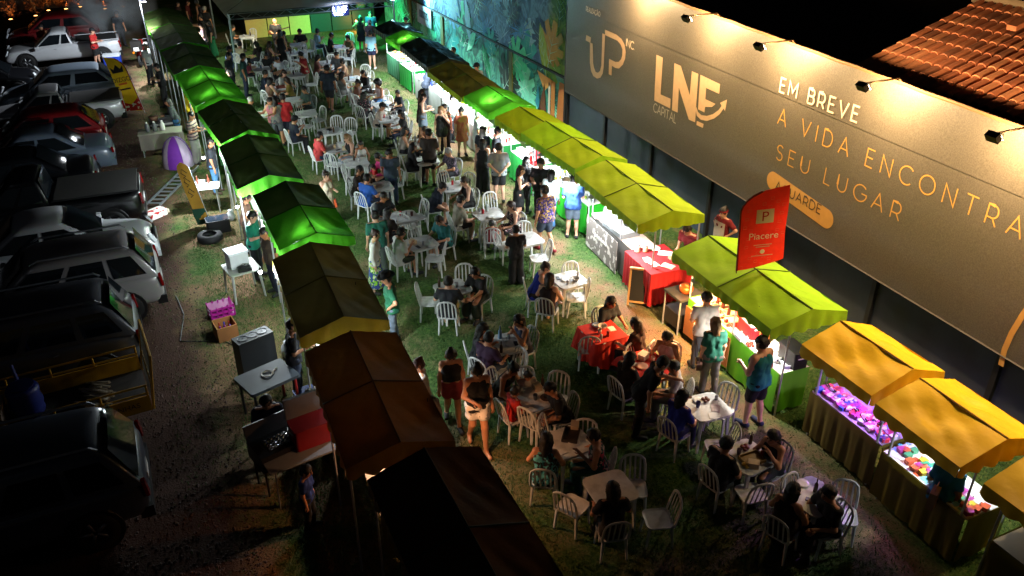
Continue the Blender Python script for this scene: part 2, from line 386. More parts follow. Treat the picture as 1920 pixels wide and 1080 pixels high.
        if hair == 'afro': cp = [(H(-.04, 0, .03), H(-.03, 0, .05), .16, .155)]
        V, Q = surface(cp, min(h, .024), .02, cuts); V = folds(V, Q, .008, label + 'h') + np.random.default_rng(len(label)).normal(0, .0035, V.shape); link('hair', np_mesh('hair', V, Q, [mat('hair_' + hairc, HAIRC[hairc], .45, var=.3, scale=60, bump=.5, bscale=90)]), root)
    if shoe:
        cp = []
        for s in (1, -1): cp.append((J['ankle', s] + np.array((-.035, 0, -.04)), J['toe', s] + np.array((.012, 0, .002)), .05, .042))
        V, Q = surface(cp, .02, .02, [((0, 0, -1), .005)]); link('shoes', np_mesh('shoes', V, Q, [cl(shoe)]), root)
    Mh = Matrix([list(Rh[i]) + [hd[i]] for i in range(3)] + [[0, 0, 0, 1]])
    if hat == 'cap':
        c = MB().lathe([(.115, .02), (.118, .06), (.1, .105), (.06, .13), (.005, .138)], 12, (-.015, 0, 0)); c.prism([(.07 + .13 * math.cos(R(t)) * .9, .085 * math.sin(R(t))) for t in range(-90, 91, 20)], .035, .045)
        o = c.build('cap', cmat('#15171c', .8), root, True); o.matrix_local = Mh
    elif hat == 'cowboy':
        c = MB().lathe([(.19, .055), (.2, .06), (.12, .045), (.112, .06), (.105, .13), (.085, .165), (.03, .16), (.004, .155)], 20, (-.01, 0, 0))
        c.v = [(x, y * 1.02, z + (abs(y) / .2) ** 3 * .05 if z < .07 else z) for x, y, z in c.v]
        o = c.build('hat', cmat('#0c0b0b', .7), root, True); o.matrix_local = Mh
    elif hat == 'band':
        o = MB().lathe([(.108, .03), (.114, .045), (.108, .075)], 14, (-.012, 0, 0), cap=False).build('headband', cmat('#8a1220', .8), root, True); o.matrix_local = Mh
    if extra == 'apron':
        o = MB().grid(lambda u, v: (.135 + .03 * math.cos((u - .5) * 2.4) - .0, (u - .5) * .36, .62 + v * .72), 6, 8).build('apron', cmat('#c8b8a0', .9), root, True)
    HEADS.append(root); return root
# ---------------------------------------------------------------- ground, grass, gravel
def struct(o): o['kind'] = 'structure'; return o
def stuff(o, label=None, cat=None):
    o['kind'] = 'stuff'
    if label: o['label'] = label; o['category'] = cat
    return o
def ground_material():
    m = bpy.data.materials.new('ground'); m.use_nodes = True; n = m.node_tree; b = n.nodes['Principled BSDF']; b.inputs['Roughness'].default_value = .95; b.inputs['Specular IOR Level'].default_value = .1
    tc = n.nodes.new('ShaderNodeTexCoord'); L = n.links.new
    sep = n.nodes.new('ShaderNodeSeparateXYZ'); L(tc.outputs['Object'], sep.inputs[0])
    def noise(scale, det=5, w=0):
        x = n.nodes.new('ShaderNodeTexNoise'); x.noise_dimensions = '4D'; x.inputs['W'].default_value = w; x.inputs['Scale'].default_value = scale; x.inputs['Detail'].default_value = det; x.inputs['Roughness'].default_value = .65
        L(tc.outputs['Object'], x.inputs['Vector']); return x.outputs['Fac']
    def ramp(src, stops):
        r = n.nodes.new('ShaderNodeValToRGB'); e = r.color_ramp.elements
        while len(e) < len(stops): e.new(.5)
        for q, (p, c) in zip(e, stops): q.position = p; q.color = (*(hexc(c) if isinstance(c, str) else c), 1)
        L(src, r.inputs[0]); return r.outputs[0]
    def math_(op, a, c):
        x = n.nodes.new('ShaderNodeMath'); x.operation = op
        for i, q in enumerate((a, c)):
            if isinstance(q, (int, float)): x.inputs[i].default_value = q
            else: L(q, x.inputs[i])
        return x.outputs[0]
    def mix(f, a, c):
        x = n.nodes.new('ShaderNodeMix'); x.data_type = 'RGBA'; L(f, x.inputs['Factor']); L(a, x.inputs['A']); L(c, x.inputs['B']); return x.outputs['Result']
    def window(src, lo, hi, soft):
        a = n.nodes.new('ShaderNodeMapRange'); a.inputs[1].default_value = lo; a.inputs[2].default_value = lo + soft; L(src, a.inputs[0])
        c = n.nodes.new('ShaderNodeMapRange'); c.inputs[1].default_value = hi; c.inputs[2].default_value = hi + soft; c.inputs[3].default_value = 1; c.inputs[4].default_value = 0; L(src, c.inputs[0])
        return math_('MULTIPLY', a.outputs[0], c.outputs[0])
    grass = ramp(noise(14), [(.3, (.014, .032, .009)), (.47, (.032, .075, .018)), (.58, (.06, .105, .026)), (.72, (.15, .13, .055))])
    dry = ramp(noise(20, w=4), [(.35, (.10, .085, .04)), (.55, (.2, .16, .085)), (.7, (.27, .21, .12))])
    dirt = ramp(noise(25, w=9), [(.3, (.10, .055, .032)), (.6, (.2, .12, .07))])
    red = ramp(noise(40, w=2), [(.3, (.03, .016, .011)), (.6, (.072, .038, .028)), (.75, (.11, .068, .055))])
    asph = ramp(noise(60, w=7), [(.3, (.02, .018, .017)), (.7, (.045, .04, .037))])
    wob = math_('MULTIPLY', math_('SUBTRACT', noise(.5, 3, 1), .5), 2.2); X = math_('ADD', sep.outputs['X'], wob)
    patch = n.nodes.new('ShaderNodeMapRange'); L(noise(.55, 6, 3), patch.inputs[0]); patch.inputs[1].default_value = .48; patch.inputs[2].default_value = .64
    c = mix(patch.outputs[0], grass, dry)
    trod = math_('MULTIPLY', window(X, 7.9, 9.2, .6), ramp(noise(1.2, 5, 6), [(.35, (0, 0, 0)), (.6, (1, 1, 1))])); c = mix(trod, c, dry)
    rut = math_('MULTIPLY', window(X, 8.7, 9.3, .3), ramp(noise(1.6, 4, 16), [(.42, (0, 0, 0)), (.55, (1, 1, 1))])); c = mix(rut, c, dirt)
    lft = math_('MULTIPLY', window(X, -1.0, 1.6, .8), ramp(noise(.9, 5, 12), [(.38, (0, 0, 0)), (.55, (.9, .9, .9))])); c = mix(lft, c, dirt)
    c = mix(window(X, -40, -.1, .5), c, red); c = mix(window(X, -60, -3.2, 1.5), c, asph)
    L(c, b.inputs['Base Color'])
    bu = n.nodes.new('ShaderNodeBump'); bu.inputs['Strength'].default_value = .8; bu.inputs['Distance'].default_value = .05; L(noise(30, 8, 5), bu.inputs['Height']); L(bu.outputs[0], b.inputs['Normal'])
    return m
g = MB(); g.grid(lambda u, v: (-90 + 220 * u, -20 + 200 * v, 0), 4, 4); struct(g.build('ground', ground_material()))
def blades(n, x0, x1, y0, y1, hmin, hmax, w):
    X = rng.uniform(x0, x1, n); Y = y0 + (y1 - y0) * rng.random(n) ** 1.5
    keep = (np.sin(X * 1.7 + 1.3 * np.sin(Y * .6)) + np.sin(Y * 1.1 + X) + rng.normal(0, .8, n)) > -.9
    keep &= ~((X > 8.4) & (X < 9.6) & (rng.random(n) < .75)); X = X[keep]; Y = Y[keep]; n = len(X)
    a = rng.uniform(0, 6.28, n); h = rng.uniform(hmin, hmax, n); t = rng.normal(0, .6, (n, 2)) * h[:, None]; dx = np.cos(a) * w; dy = np.sin(a) * w
    V = np.empty((n, 3, 3)); V[:, 0] = np.stack([X - dx, Y - dy, 0 * X], 1); V[:, 1] = np.stack([X + dx, Y + dy, 0 * X], 1); V[:, 2] = np.stack([X + t[:, 0], Y + t[:, 1], h], 1)
    return V.reshape(-1, 3)
V = np.concatenate([blades(210000, .6, 12.3, 4, 44, .02, .07, .009), blades(9000, -.6, 1.6, 8, 42, .02, .07, .008)])
me = bpy.data.meshes.new('grass'); n3 = len(V); me.vertices.add(n3); me.vertices.foreach_set('co', V.ravel()); me.loops.add(n3); me.loops.foreach_set('vertex_index', np.arange(n3)); me.polygons.add(n3 // 3); me.polygons.foreach_set('loop_start', np.arange(0, n3, 3)); me.polygons.foreach_set('loop_total', np.full(n3 // 3, 3)); me.update(calc_edges=True)
me.materials.append(mat('grass_blade', (.05, .105, .024), .85, var=.8, scale=1.1, trans=.25)); stuff(link('grass', me), 'short trodden green grass between the two rows of stalls', 'grass')
def stones(n, x0, x1, y0, y1):
    X = rng.uniform(x0, x1, n); Y = y0 + (y1 - y0) * rng.random(n) ** 1.6; s = rng.uniform(.012, .035, n); P = np.array([(1, 0, 0), (0, 1, 0), (-1, 0, 0), (0, -1, 0), (0, 0, .7)])
    V = P[None] * s[:, None, None] * rng.uniform(.6, 1.3, (n, 5, 1)) + np.stack([X, Y, 0 * X], 1)[:, None]; F = np.array([(0, 1, 4), (1, 2, 4), (2, 3, 4), (3, 0, 4)]); Fa = (F[None] + 5 * np.arange(n)[:, None, None]).reshape(-1, 3)
    me = bpy.data.meshes.new('gravel'); me.from_pydata(V.reshape(-1, 3).tolist(), [], Fa.tolist()); return me
me = stones(5000, -1.6, .45, 9, 36); me.materials.append(mat('gravel', (.075, .045, .036), .9, var=.6, scale=3)); stuff(link('gravel', me), 'reddish loose gravel strip along the parked vehicles', 'gravel')

# ---------------------------------------------------------------- billboard, its wall, lettering and floodlights
BM = .6 / 18.9
def BX(Y): return 12.5 + (Y - 5) * BM
def bz0(Y): return 1.58 + (Y - 5) * .2 / 18.9
def bz1(Y): return 5.25 + (Y - 5) * .5 / 18.9
def board_px(px, py):
    d = RW.T @ np.array([px - 960, F_PX, 540 - py]); t = (12.5 - 5 * BM) / (d[0] - BM * d[1]); return d[1] * t, H_CAM + d[2] * t
def board_material():
    m = bpy.data.materials.new('billboard_print'); m.use_nodes = True; n = m.node_tree; b = n.nodes['Principled BSDF']; L = n.links.new
    tc = n.nodes.new('ShaderNodeTexCoord'); no = n.nodes.new('ShaderNodeTexNoise'); no.inputs['Scale'].default_value = 42; no.inputs['Detail'].default_value = 2; L(tc.outputs['Object'], no.inputs['Vector'])
    r = n.nodes.new('ShaderNodeValToRGB'); r.color_ramp.elements[0].position = .32; r.color_ramp.elements[1].position = .7
    r.color_ramp.elements[0].color = (.066, .056, .042, 1); r.color_ramp.elements[1].color = (.112, .096, .073, 1)
    L(no.outputs['Fac'], r.inputs[0]); L(r.outputs[0], b.inputs['Base Color']); b.inputs['Roughness'].default_value = .5
    n2 = n.nodes.new('ShaderNodeTexNoise'); n2.inputs['Scale'].default_value = 1.1; n2.inputs['Detail'].default_value = 5; L(tc.outputs['Object'], n2.inputs['Vector']); bu = n.nodes.new('ShaderNodeBump'); bu.inputs['Strength'].default_value = .5; bu.inputs['Distance'].default_value = .03; L(n2.outputs['Fac'], bu.inputs['Height']); L(bu.outputs[0], b.inputs['Normal']); return m
YB0, YB1 = 1.5, 23.85
bb = thing('billboard', 'long bronze grey billboard with gold lettering above the dark wall', 'billboard', (BX(12), 12, 0))
def bpt(Y, z, off): return (BX(Y) - off - bb.location.x, Y - bb.location.y, z)
def zseam(Y): return 4.36 + (Y - 12) * .0125
bmt = board_material()
for lo_, hi_, of in ((bz0, zseam, .0), (zseam, bz1, .012)):
    p = MB(); q = [bpt(YB1, lo_(YB1), .03 + of), bpt(YB0, lo_(YB0), .03 + of), bpt(YB0, hi_(YB0), .03 + of), bpt(YB1, hi_(YB1), .03 + of)]
    p.add(q + [(x + .06, y, z) for x, y, z in q], [(3, 2, 1, 0), (4, 5, 6, 7), (0, 1, 5, 4), (1, 2, 6, 5), (2, 3, 7, 6), (3, 0, 4, 7)]); p.build('panel', bmt, bb)
fr = MB(); edge = [(YB1 - (YB1 - YB0) * i / 40) for i in range(41)]
fr.tube([bpt(Y, bz1(Y) + .02 + .008 * math.sin(Y * 5), .03) for Y in edge], .035, 6); fr.build('frame', cmat('#8a6a4a', .5, metal=.3), bb)
MB().tube([bpt(Y, bz0(Y) - .015, .03) for Y in edge], .02, 4).build('frame', cmat('#3a342e', .6), bb)
MB().tube([bpt(YB1 + .03, .1, 0), bpt(YB1 + .03, 7.5, 0)], .04, 6).build('post', cmat('#15171a', .6), bb)
GOLD = cmat('#c08f48', .5); CREAM = cmat('#c8a584', .5); PALE = cmat('#d5c0a6', .5)
def arc(cx, cy, rx, ry, a0, a1, n=10): return [(cx + rx * math.cos(R(a0 + (a1 - a0) * i / n)), cy + ry * math.sin(R(a0 + (a1 - a0) * i / n))) for i in range(n + 1)]
GLY = {'A': (.8, [[(0, 0), (.4, 1), (.8, 0)], [(.14, .33), (.66, .33)]]), 'V': (.8, [[(0, 1), (.4, 0), (.8, 1)]]), 'I': (.0, [[(0, 0), (0, 1)]]), 'E': (.55, [[(.55, 0), (0, 0), (0, 1), (.55, 1)], [(0, .52), (.48, .52)]]),
       'M': (.85, [[(0, 0), (0, 1), (.42, .3), (.85, 1), (.85, 0)]]), 'B': (.6, [[(0, 0), (0, 1), (.35, 1)] + arc(.35, .76, .22, .24, 90, -90) + [(0, .52)], [(.35, .52)] + arc(.35, .26, .27, .26, 90, -90) + [(0, 0)]]),
       'R': (.62, [[(0, 0), (0, 1), (.33, 1)] + arc(.33, .68, .27, .32, 90, -90) + [(0, .36)], [(.36, .36), (.62, 0)]]), 'D': (.75, [[(0, 0), (0, 1), (.3, 1)] + arc(.3, .5, .45, .5, 90, -90) + [(0, 0)]]),
       'N': (.72, [[(0, 0), (0, 1), (.72, 0), (.72, 1)]]), 'C': (.8, [arc(.5, .5, .5, .5, 45, 315, 18)]), 'O': (1.0, [arc(.5, .5, .5, .5, 90, 450, 24)]), 'T': (.7, [[(0, 1), (.7, 1)], [(.35, 1), (.35, 0)]]),
       'S': (.55, [arc(.28, .75, .26, .25, 30, 180, 8) + arc(.28, .75, .26, .23, 180, 270, 5) + arc(.28, .26, .27, .26, 90, -150, 12)]), 'U': (.7, [[(0, 1), (0, .35)] + arc(.35, .35, .35, .35, 180, 360, 10) + [(.7, 1)]]),
       'L': (.5, [[(0, 1), (0, 0), (.5, 0)]]), 'G': (.85, [arc(.5, .5, .5, .5, 45, 345, 18) + [(.97, .5), (.6, .5)]]), 'P': (.6, [[(0, 0), (0, 1), (.33, 1)] + arc(.33, .7, .27, .3, 90, -90) + [(0, .4)]]),
       'Z': (.65, [[(0, 1), (.65, 1), (0, 0), (.65, 0)]]), 'F': (.5, [[(0, 0), (0, 1), (.5, 1)], [(0, .52), (.45, .52)]]), 'Q': (1.0, [arc(.5, .5, .5, .5, 90, 450, 24)]), ':': (.0, [[(0, 0), (0, .06)], [(0, .45), (0, .51)]]), '.': (.0, [[(0, 0), (0, .06)]]), '~': (.8, [[(.15, 1.15), (.35, 1.25), (.5, 1.15), (.66, 1.25)]]), ',': (.0, [[(.45, 0), (.5, -.2)]])}
def strokes(text, gap=.3, word=.55):
    x = 0; out = []
    for ch in text:
        if ch == ' ': x += word; continue
        extra = []
        if ch == 'Ç': ch, extra = 'C', [[(.5, 0), (.55, -.12), (.42, -.2)]]
        if ch == 'Ã': ch, extra = 'A', [[(.15, 1.15), (.33, 1.25), (.48, 1.15), (.66, 1.25)]]
        w, pl = GLY[ch]; out.append([[(x + a, b) for a, b in p] for p in pl + extra]); x += w + gap
    return out, x - gap
def ribbon(mb, pts, w, place, off):
    """a flat stroke with mitred corners"""
    n = len(pts); le = []; ri = []
    for i in range(n):
        p = Vector(pts[i]); d0 = (p - Vector(pts[i - 1])).normalized() if i else None; d1 = (Vector(pts[i + 1]) - p).normalized() if i < n - 1 else None
        if d0 is None: d0 = d1
        if d1 is None: d1 = d0
        m = d0 + d1
        if m.length < .1: m = d1
        m.normalize(); nm = Vector((-m.y, m.x)); k = w / 2 / max(.45, abs(nm.dot(Vector((-d1.y, d1.x)))))
        le.append(p + nm * k); ri.append(p - nm * k)
    mb.add([place(q.x, q.y, off) for q in le] + [place(q.x, q.y, off) for q in ri], [(i, i + 1, n + i + 1, n + i) for i in range(n - 1)])
def board_text(text, p0, p1, cap, weight, m, gap=.3, word=.6, name='letter', off=.036, sx=None):
    """one letter, one part; baseline runs from pixel p0 to pixel p1 on the board"""
    (Y0, z0), (Y1, z1) = board_px(*p0), board_px(*p1); gl, wd = strokes(text, gap, word); s = (Y0 - Y1) / wd
    of = off + (.012 if z0 > zseam(Y0) - .05 else 0)
    for polys in gl:
        mb = MB()
        for pl in polys: ribbon(mb, [(x * s, y * cap) for x, y in pl], weight, lambda x, y, o: bpt(Y0 - x, z0 + (z1 - z0) * x / max(.01, Y0 - Y1) + y, o), of)
        mb.build(name, m, bb)
board_text('EM BREVE', (1465.5, 171), (1611, 229), .30, .04, PALE, .42, .75, off=.05)
board_text('A VIDA ENCONTRA', (1460, 231), (1915, 448), .345, .027, GOLD, .62, .8)
board_text('SEU LUGAR', (1457, 297), (1687, 414), .335, .026, GOLD, .6, .8)
board_text('REALIZAÇÃO:', (1102, 20), (1129, 31), .13, .022, PALE, .18, .3, off=.05)
board_text('INC.', (1176, 86), (1191, 93.5), .2, .032, PALE, .2)
def board_poly(pts, m, name, ox=1040, oy=0, off=.036):
    mb = MB(); mb.add([bpt(*board_px(ox + x / 4, oy + y / 4), off) for x, y in pts], [tuple(range(len(pts)))]); return mb.build(name, m, bb)
board_poly([(245, 262), (280, 280), (275, 320), (240, 302)], CREAM, 'logo_dot')
board_poly([(272, 318), (272, 470), (280, 530), (298, 570), (325, 588), (350, 582), (368, 550), (375, 500), (386, 258), (366, 249), (358, 490), (348, 530), (332, 545), (315, 538), (302, 505), (296, 470), (292, 326)], CREAM, 'logo_letter')
board_poly([(385, 221), (470, 258), (510, 292), (533, 335), (541, 390), (536, 440), (518, 485), (490, 513), (462, 508), (437, 492), (434, 566), (413, 556), (416, 440), (462, 463), (488, 463), (505, 445), (515, 415), (517, 370), (503, 333), (478, 304), (386, 262)], CREAM, 'logo_letter')
board_poly([(772, 410), (820, 431), (803, 707), (878, 740), (875, 813), (755, 752)], CREAM, 'logo_letter')
board_poly([(907, 472), (955, 493), (1022, 712), (1038, 533), (1086, 553), (1062, 916), (1015, 896), (940, 655), (931, 843), (888, 825)], CREAM, 'logo_letter')
board_poly([(1102, 560), (1250, 630), (1243, 703), (1145, 658), (1139, 742), (1215, 778), (1188, 802), (1137, 800), (1132, 842), (1084, 818)], CREAM, 'logo_letter')
board_poly([(1075, 905), (1126, 928), (1120, 958), (1072, 936)], CREAM, 'logo_letter')
board_poly([(1078, 780), (1072, 800), (1084, 838), (1110, 862), (1150, 868), (1196, 855), (1238, 825), (1262, 793), (1250, 770), (1303, 745), (1287, 832), (1276, 812), (1246, 856), (1205, 888), (1150, 905), (1105, 896), (1075, 866), (1066, 820)], CREAM, 'logo_arrow', off=.038)
board_text('CAPITAL', (1227, 208), (1269, 231), .23, .026, cmat('#b5a999', .5), .25)
pa, pb = board_px(1452, 339), board_px(1551, 409)
pill = MB(); rr = .215; cs = [(pa[0] + rr * .0 - rr * math.sin(R(t)) * -1, pa[1] + rr * math.cos(R(t))) for t in range(0, 181, 15)] + [(pb[0] - rr * math.sin(R(t)), pb[1] - rr * math.cos(R(t))) for t in range(0, 181, 15)]
pill.add([bpt(y, z, .036) for y, z in cs], [tuple(range(len(cs)))]); pill.build('pill', GOLD, bb)
board_text('AGUARDE', (1456, 354), (1540, 401), .2, .026, cmat('#4a3a22', .6), .3, off=.04)
am = MB(); cpts = [board_px(*p) for p in ((1879, 685), (1886, 655), (1899, 625), (1920, 590), (1950, 550), (1990, 515))]; ribbon(am, [(-y, z) for y, z in cpts], .1, lambda x, y, o: bpt(-x, y, o), .036); am.build('ring', GOLD, bb)
# floodlights on arms along the top edge
for i, (Yf, nm) in enumerate(((19.2, 'over the first logo'), (16.0, 'over the second logo with the arrow'), (13.35, 'over the start of the upper text line'), (10.45, 'above the middle of the long text line'), (7.75, 'near the right edge of the picture'), (5.2, 'past the right edge of the picture'))):
    zt = bz1(Yf); x0 = BX(Yf); t = thing('floodlight', f'black floodlight on an arm of the billboard, {nm}', 'floodlight', (x0 - 1.0, Yf + .02, zt + .1), 0, 'floodlights along the billboard top')
    MB().tube([(1.0, .0, -.06), (.9, 0, .02), (.1, 0, .02)], .018, 5).build('arm', cmat('#6b5138', .5), t)
    MB().tube([(.1, -.1, -.04), (.1, -.1, .03), (.1, .1, .03), (.1, .1, -.04)], .008, 4).build('bracket', cmat('#1c1a18', .5), t)
    Mx = Matrix.Rotation(R(-38), 3, 'Y')
    MB().box((0.03, 0, -.03), (.1, .2, .14), Mx).build('housing', cmat('#080808', .6), t)
    Md = Mx @ Vector((.07, 0, -.02)); MB().box((Md[0] + .06, 0, Md[2] - .065), (.008, .16, .1), Mx).build('lens', mat('flood_lens', (.9, .8, .6), emit=(1, .75, .42), estr=25, var=0), t)
    ld = bpy.data.lights.new('light', 'SPOT'); ld.energy = 570; ld.color = (1, .68, .35); ld.spot_size = R(178); ld.spot_blend = .35; ld.shadow_soft_size = .06
    lo = link('light', ld, t, (.2, 0, -.04)); lo.rotation_euler = Vector((.62, 0, -.78)).to_track_quat('-Z', 'Y').to_euler()
# the dark wall under the billboard
wl = thing('wall', 'dark blue grey panelled wall under the long billboard', 'wall', (12.8, 12, 0))
wm = mat('wall_paint', (.022, .03, .042), .7, var=.7, scale=1.3, bump=.2, bscale=12)
ys = [1.5, 4.3, 7.15, 10.04, 12.9, 15.66, 18.53, 21.24, 23.8]
for a, c in zip(ys[:-1], ys[1:]):
    x0, x1 = BX(a) + .12, BX(c) + .12; MB().add([(x0 - 12.8, a - 12 + .03, 0), (x1 - 12.8, c - 12 - .03, 0), (x1 - 12.8, c - 12 - .03, 2.6), (x0 - 12.8, a - 12 + .03, 2.6), (x0 - 12.7, a - 12 + .03, 0), (x1 - 12.7, c - 12 - .03, 0), (x1 - 12.7, c - 12 - .03, 2.6), (x0 - 12.7, a - 12 + .03, 2.6)], [(3, 2, 1, 0), (4, 5, 6, 7), (0, 1, 5, 4), (2, 3, 7, 6)]).build('panel', wm, wl)
for y in ys: MB().box((BX(y) + .08 - 12.8, y - 12, 1.2), (.1, .1, 2.4)).build('post', cmat('#0c0d10', .6), wl)
# ---------------------------------------------------------------- painted mural wall
mw = thing('mural_wall', 'tall wall painted with blue and green jungle leaves behind the far stalls', 'wall', (13.2, 34, 0))
def mural_material():
    m = bpy.data.materials.new('mural'); m.use_nodes = True; n = m.node_tree; b = n.nodes['Principled BSDF']; b.inputs['Roughness'].default_value = .75; L = n.links.new
    tc = n.nodes.new('ShaderNodeTexCoord'); sep = n.nodes.new('ShaderNodeSeparateXYZ'); L(tc.outputs['Object'], sep.inputs[0])
    no = n.nodes.new('ShaderNodeTexNoise'); no.inputs['Scale'].default_value = 1.1; no.inputs['Detail'].default_value = 7; no.inputs['Distortion'].default_value = 2.2; L(tc.outputs['Object'], no.inputs['Vector'])
    def ramp(st):
        r = n.nodes.new('ShaderNodeValToRGB'); e = r.color_ramp.elements
        while len(e) < len(st): e.new(.5)
        for q, (p, c) in zip(e, st): q.position = p; q.color = (*c, 1)
        L(no.outputs['Fac'], r.inputs[0]); return r.outputs[0]
    lo = ramp([(.3, (.016, .06, .05)), (.46, (.03, .16, .12)), (.54, (.1, .42, .27)), (.62, (.03, .2, .17)), (.72, (.02, .09, .12))])
    hi = ramp([(.3, (.02, .04, .1)), (.45, (.05, .12, .28)), (.54, (.2, .36, .6)), (.62, (.06, .15, .32)), (.72, (.03, .06, .15))])
    ye = ramp([(.3, (.06, .12, .02)), (.5, (.3, .38, .05)), (.62, (.1, .22, .04)), (.75, (.25, .15, .04))])
    mr = n.nodes.new('ShaderNodeMapRange'); mr.inputs[1].default_value = 1.9; mr.inputs[2].default_value = 2.2; L(sep.outputs['Z'], mr.inputs[0])
    mx = n.nodes.new('ShaderNodeMix'); mx.data_type = 'RGBA'; L(mr.outputs[0], mx.inputs['Factor']); L(lo, mx.inputs['A']); L(hi, mx.inputs['B'])
    m2 = n.nodes.new('ShaderNodeMapRange'); m2.inputs[1].default_value = -8.4; m2.inputs[2].default_value = -9.0; L(sep.outputs['Y'], m2.inputs[0])
    m3 = n.nodes.new('ShaderNodeMath'); m3.operation = 'MULTIPLY'; L(m2.outputs[0], m3.inputs[0]); L(mr.outputs[0], m3.inputs[1])
    my = n.nodes.new('ShaderNodeMix'); my.data_type = 'RGBA'; L(m3.outputs[0], my.inputs['Factor']); L(mx.outputs['Result'], my.inputs['A']); L(ye, my.inputs['B'])
    L(my.outputs['Result'], b.inputs['Base Color']); return m
MB().box((.2, 0.2, 3.6), (.3, 20.6, 7.2)).build('wall', mural_material(), mw)
MB().box((.02, .2, 2.12), (.1, 20.6, .07)).build('ledge', cmat('#0b0f16', .7), mw)
for y in (-5.6, 1.7, 6.0): MB().box((.03, y, 1.05), (.08, .3, 2.1)).build('pilaster', mat('mural_olive', (.12, .13, .03), .8, var=.6, scale=5), mw)
def leaf_outline(kind):
    if kind == 0:   # split leaf
        pts = []
        for i in range(41):
            t = -math.pi + 2 * math.pi * i / 40; r = .5 * (1 + .35 * math.cos(t)) * (1 - .45 * (i % 4 == 2) * (abs(math.sin(t)) > .3)); pts.append((r * math.sin(t) * 1.05, r * math.cos(t)))
        return [pts]
    if kind == 1:   # palm fan
        return [[(0, 0), (.03 + .5 * math.sin(R(a - 5)) * .5, .5 * math.cos(R(a - 5)) * .5), (math.sin(R(a)) * .62, math.cos(R(a)) * .62), (-.0 + .5 * math.sin(R(a + 5)) * .5, .5 * math.cos(R(a + 5)) * .5)] for a in range(-100, 101, 18)]
    return [[(.0, -.5), (.14, -.2), (.17, .1), (.1, .35), (0, .55), (-.1, .35), (-.17, .1), (-.14, -.2)]]
leafm = {}
def leaf_mesh(kind, c):
    if (kind, c) not in leafm:
        mb = MB()
        for p in leaf_outline(kind): mb.add([(0, -x, y) for x, y in p], [tuple(range(len(p)))])
        mb.cur = 1
        if kind != 1:
            mb.add([(-.003, .012, -.5), (-.003, -.012, -.5), (-.003, 0, .55)], [(0, 1, 2)])
            for s in (-1, 1):
                for z in (-.2, 0, .2): mb.add([(-.003, 0, z - .1), (-.003, 0, z - .075), (-.003, s * .3 * (1 if kind == 0 else .45), z + .14)], [(0, 1, 2)])
        leafm[kind, c] = mb.mesh('painted_leaf', [cmat(c, .75, var=.4), cmat('#c8f0dc', .75)])
    return leafm[kind, c]
rl = random.Random(3)
for i in range(120):
    y = rl.uniform(-9.6, 9.5); z = rl.uniform(.5, 5.5); hi = z > 2.2
    c = rl.choice(['#3f8ad0', '#7ab4ea', '#16305a', '#a5cdf0', '#0e2040'] if hi else ['#22a86e', '#52dca0', '#0d4034', '#2aa09a', '#0a2c26', '#7ae8b8'])
    if hi and y < -8: c = rl.choice(['#6f9a20', '#9ab82c', '#3d6a1c', '#b98a2a'])
    s = rl.uniform(.9, 1.9); o = link('painted_leaf', leaf_mesh(rl.choice([0, 1, 2, 1, 0]), c), mw, (.047 - .0004 * i % .03, y, z), (R(rl.uniform(-70, 70)), 0, 0), (1, s, s))
for pts, c in (([(-9.9, .2), (-9.3, .2), (-9.5, 1.9), (-9.9, 1.9)], '#b5682e'), ([(-9.2, .1), (-8.9, .1), (-8.9, 1.8), (-9.2, 1.8)], '#c07a3a'), ([(-8.85, .1), (-8.7, .1), (-8.7, 1.7), (-8.85, 1.7)], '#d8cdb8'), ([(-8.6, .2), (-7.9, .4), (-8.4, 1.6)], '#6a3f22'), ([(-8.1, .4), (-7.7, .7), (-7.9, 1.5)], '#2a8a9a'), ([(-9.1, 1.8), (-7.8, 1.9), (-8.4, 1.3)], '#e0a050')):
    MB().add([(.012, y, z) for y, z in pts], [tuple(range(len(pts)))]).build('painted_shape', cmat(c, .75), mw)
bn = thing('wall_banner', 'white paper banner with black lettering pinned to the painted wall', 'banner', (13.16, 37.9, 1.25))
MB().box((0, 0, .43), (.01, 1.9, .86)).build('sheet', cmat('#b9c4cc', .7), bn)
for k, x in enumerate((-.55, -.3, -.05, .2, .45)): MB().tube([(-.008, -x, .3), (-.008, -x, .62), (-.008, -x - .14, .62), (-.008, -x - .14, .3)], .02, 4).build('mark', cmat('#1a1a1a', .7), bn)
# ---------------------------------------------------------------- neighbouring roofs behind the billboard
rf = thing('tiled_roof', 'orange clay tiled house roof rising behind the billboard', 'roof', (13.25, 12.2, 5.22))
SL = math.atan2(.98, 3.05); nrow, pit = 9, .385
tile = MB(); tile.add([(u * .44 - .02, .098 * math.cos(R(a)) * (1 - .12 * u), .075 * math.sin(R(a)) + .012) for u in (0, 1) for a in range(0, 181, 30)], [(i, i + 1, 8 + i, 7 + i) for i in range(6)]); tile.add([(-.02, .098 * math.cos(R(a)), .075 * math.sin(R(a)) + .012) for a in range(0, 181, 30)] + [(-.02, .08 * math.cos(R(a)), .055 * math.sin(R(a)) + .012) for a in range(0, 181, 30)], [(i + 1, i, 7 + i, 8 + i) for i in range(6)])
tms = [tile.mesh('tile', mat('clay_%d' % i, c, .8, var=.35, scale=14, bump=.3), True) for i, c in enumerate(((.42, .13, .05), (.34, .1, .04), (.46, .17, .07), (.24, .08, .035)))]
rt = random.Random(5)
for r in range(nrow):
    for c in range(33):
        x = r * pit; o = link('tile', rt.choice(tms), rf, (x * math.cos(SL), -.1 - c * .212 + rt.uniform(-.008, .008), x * math.sin(SL) + rt.uniform(0, .008)), (rt.uniform(-.03, .03), -SL + .06, rt.uniform(-.02, .02)))
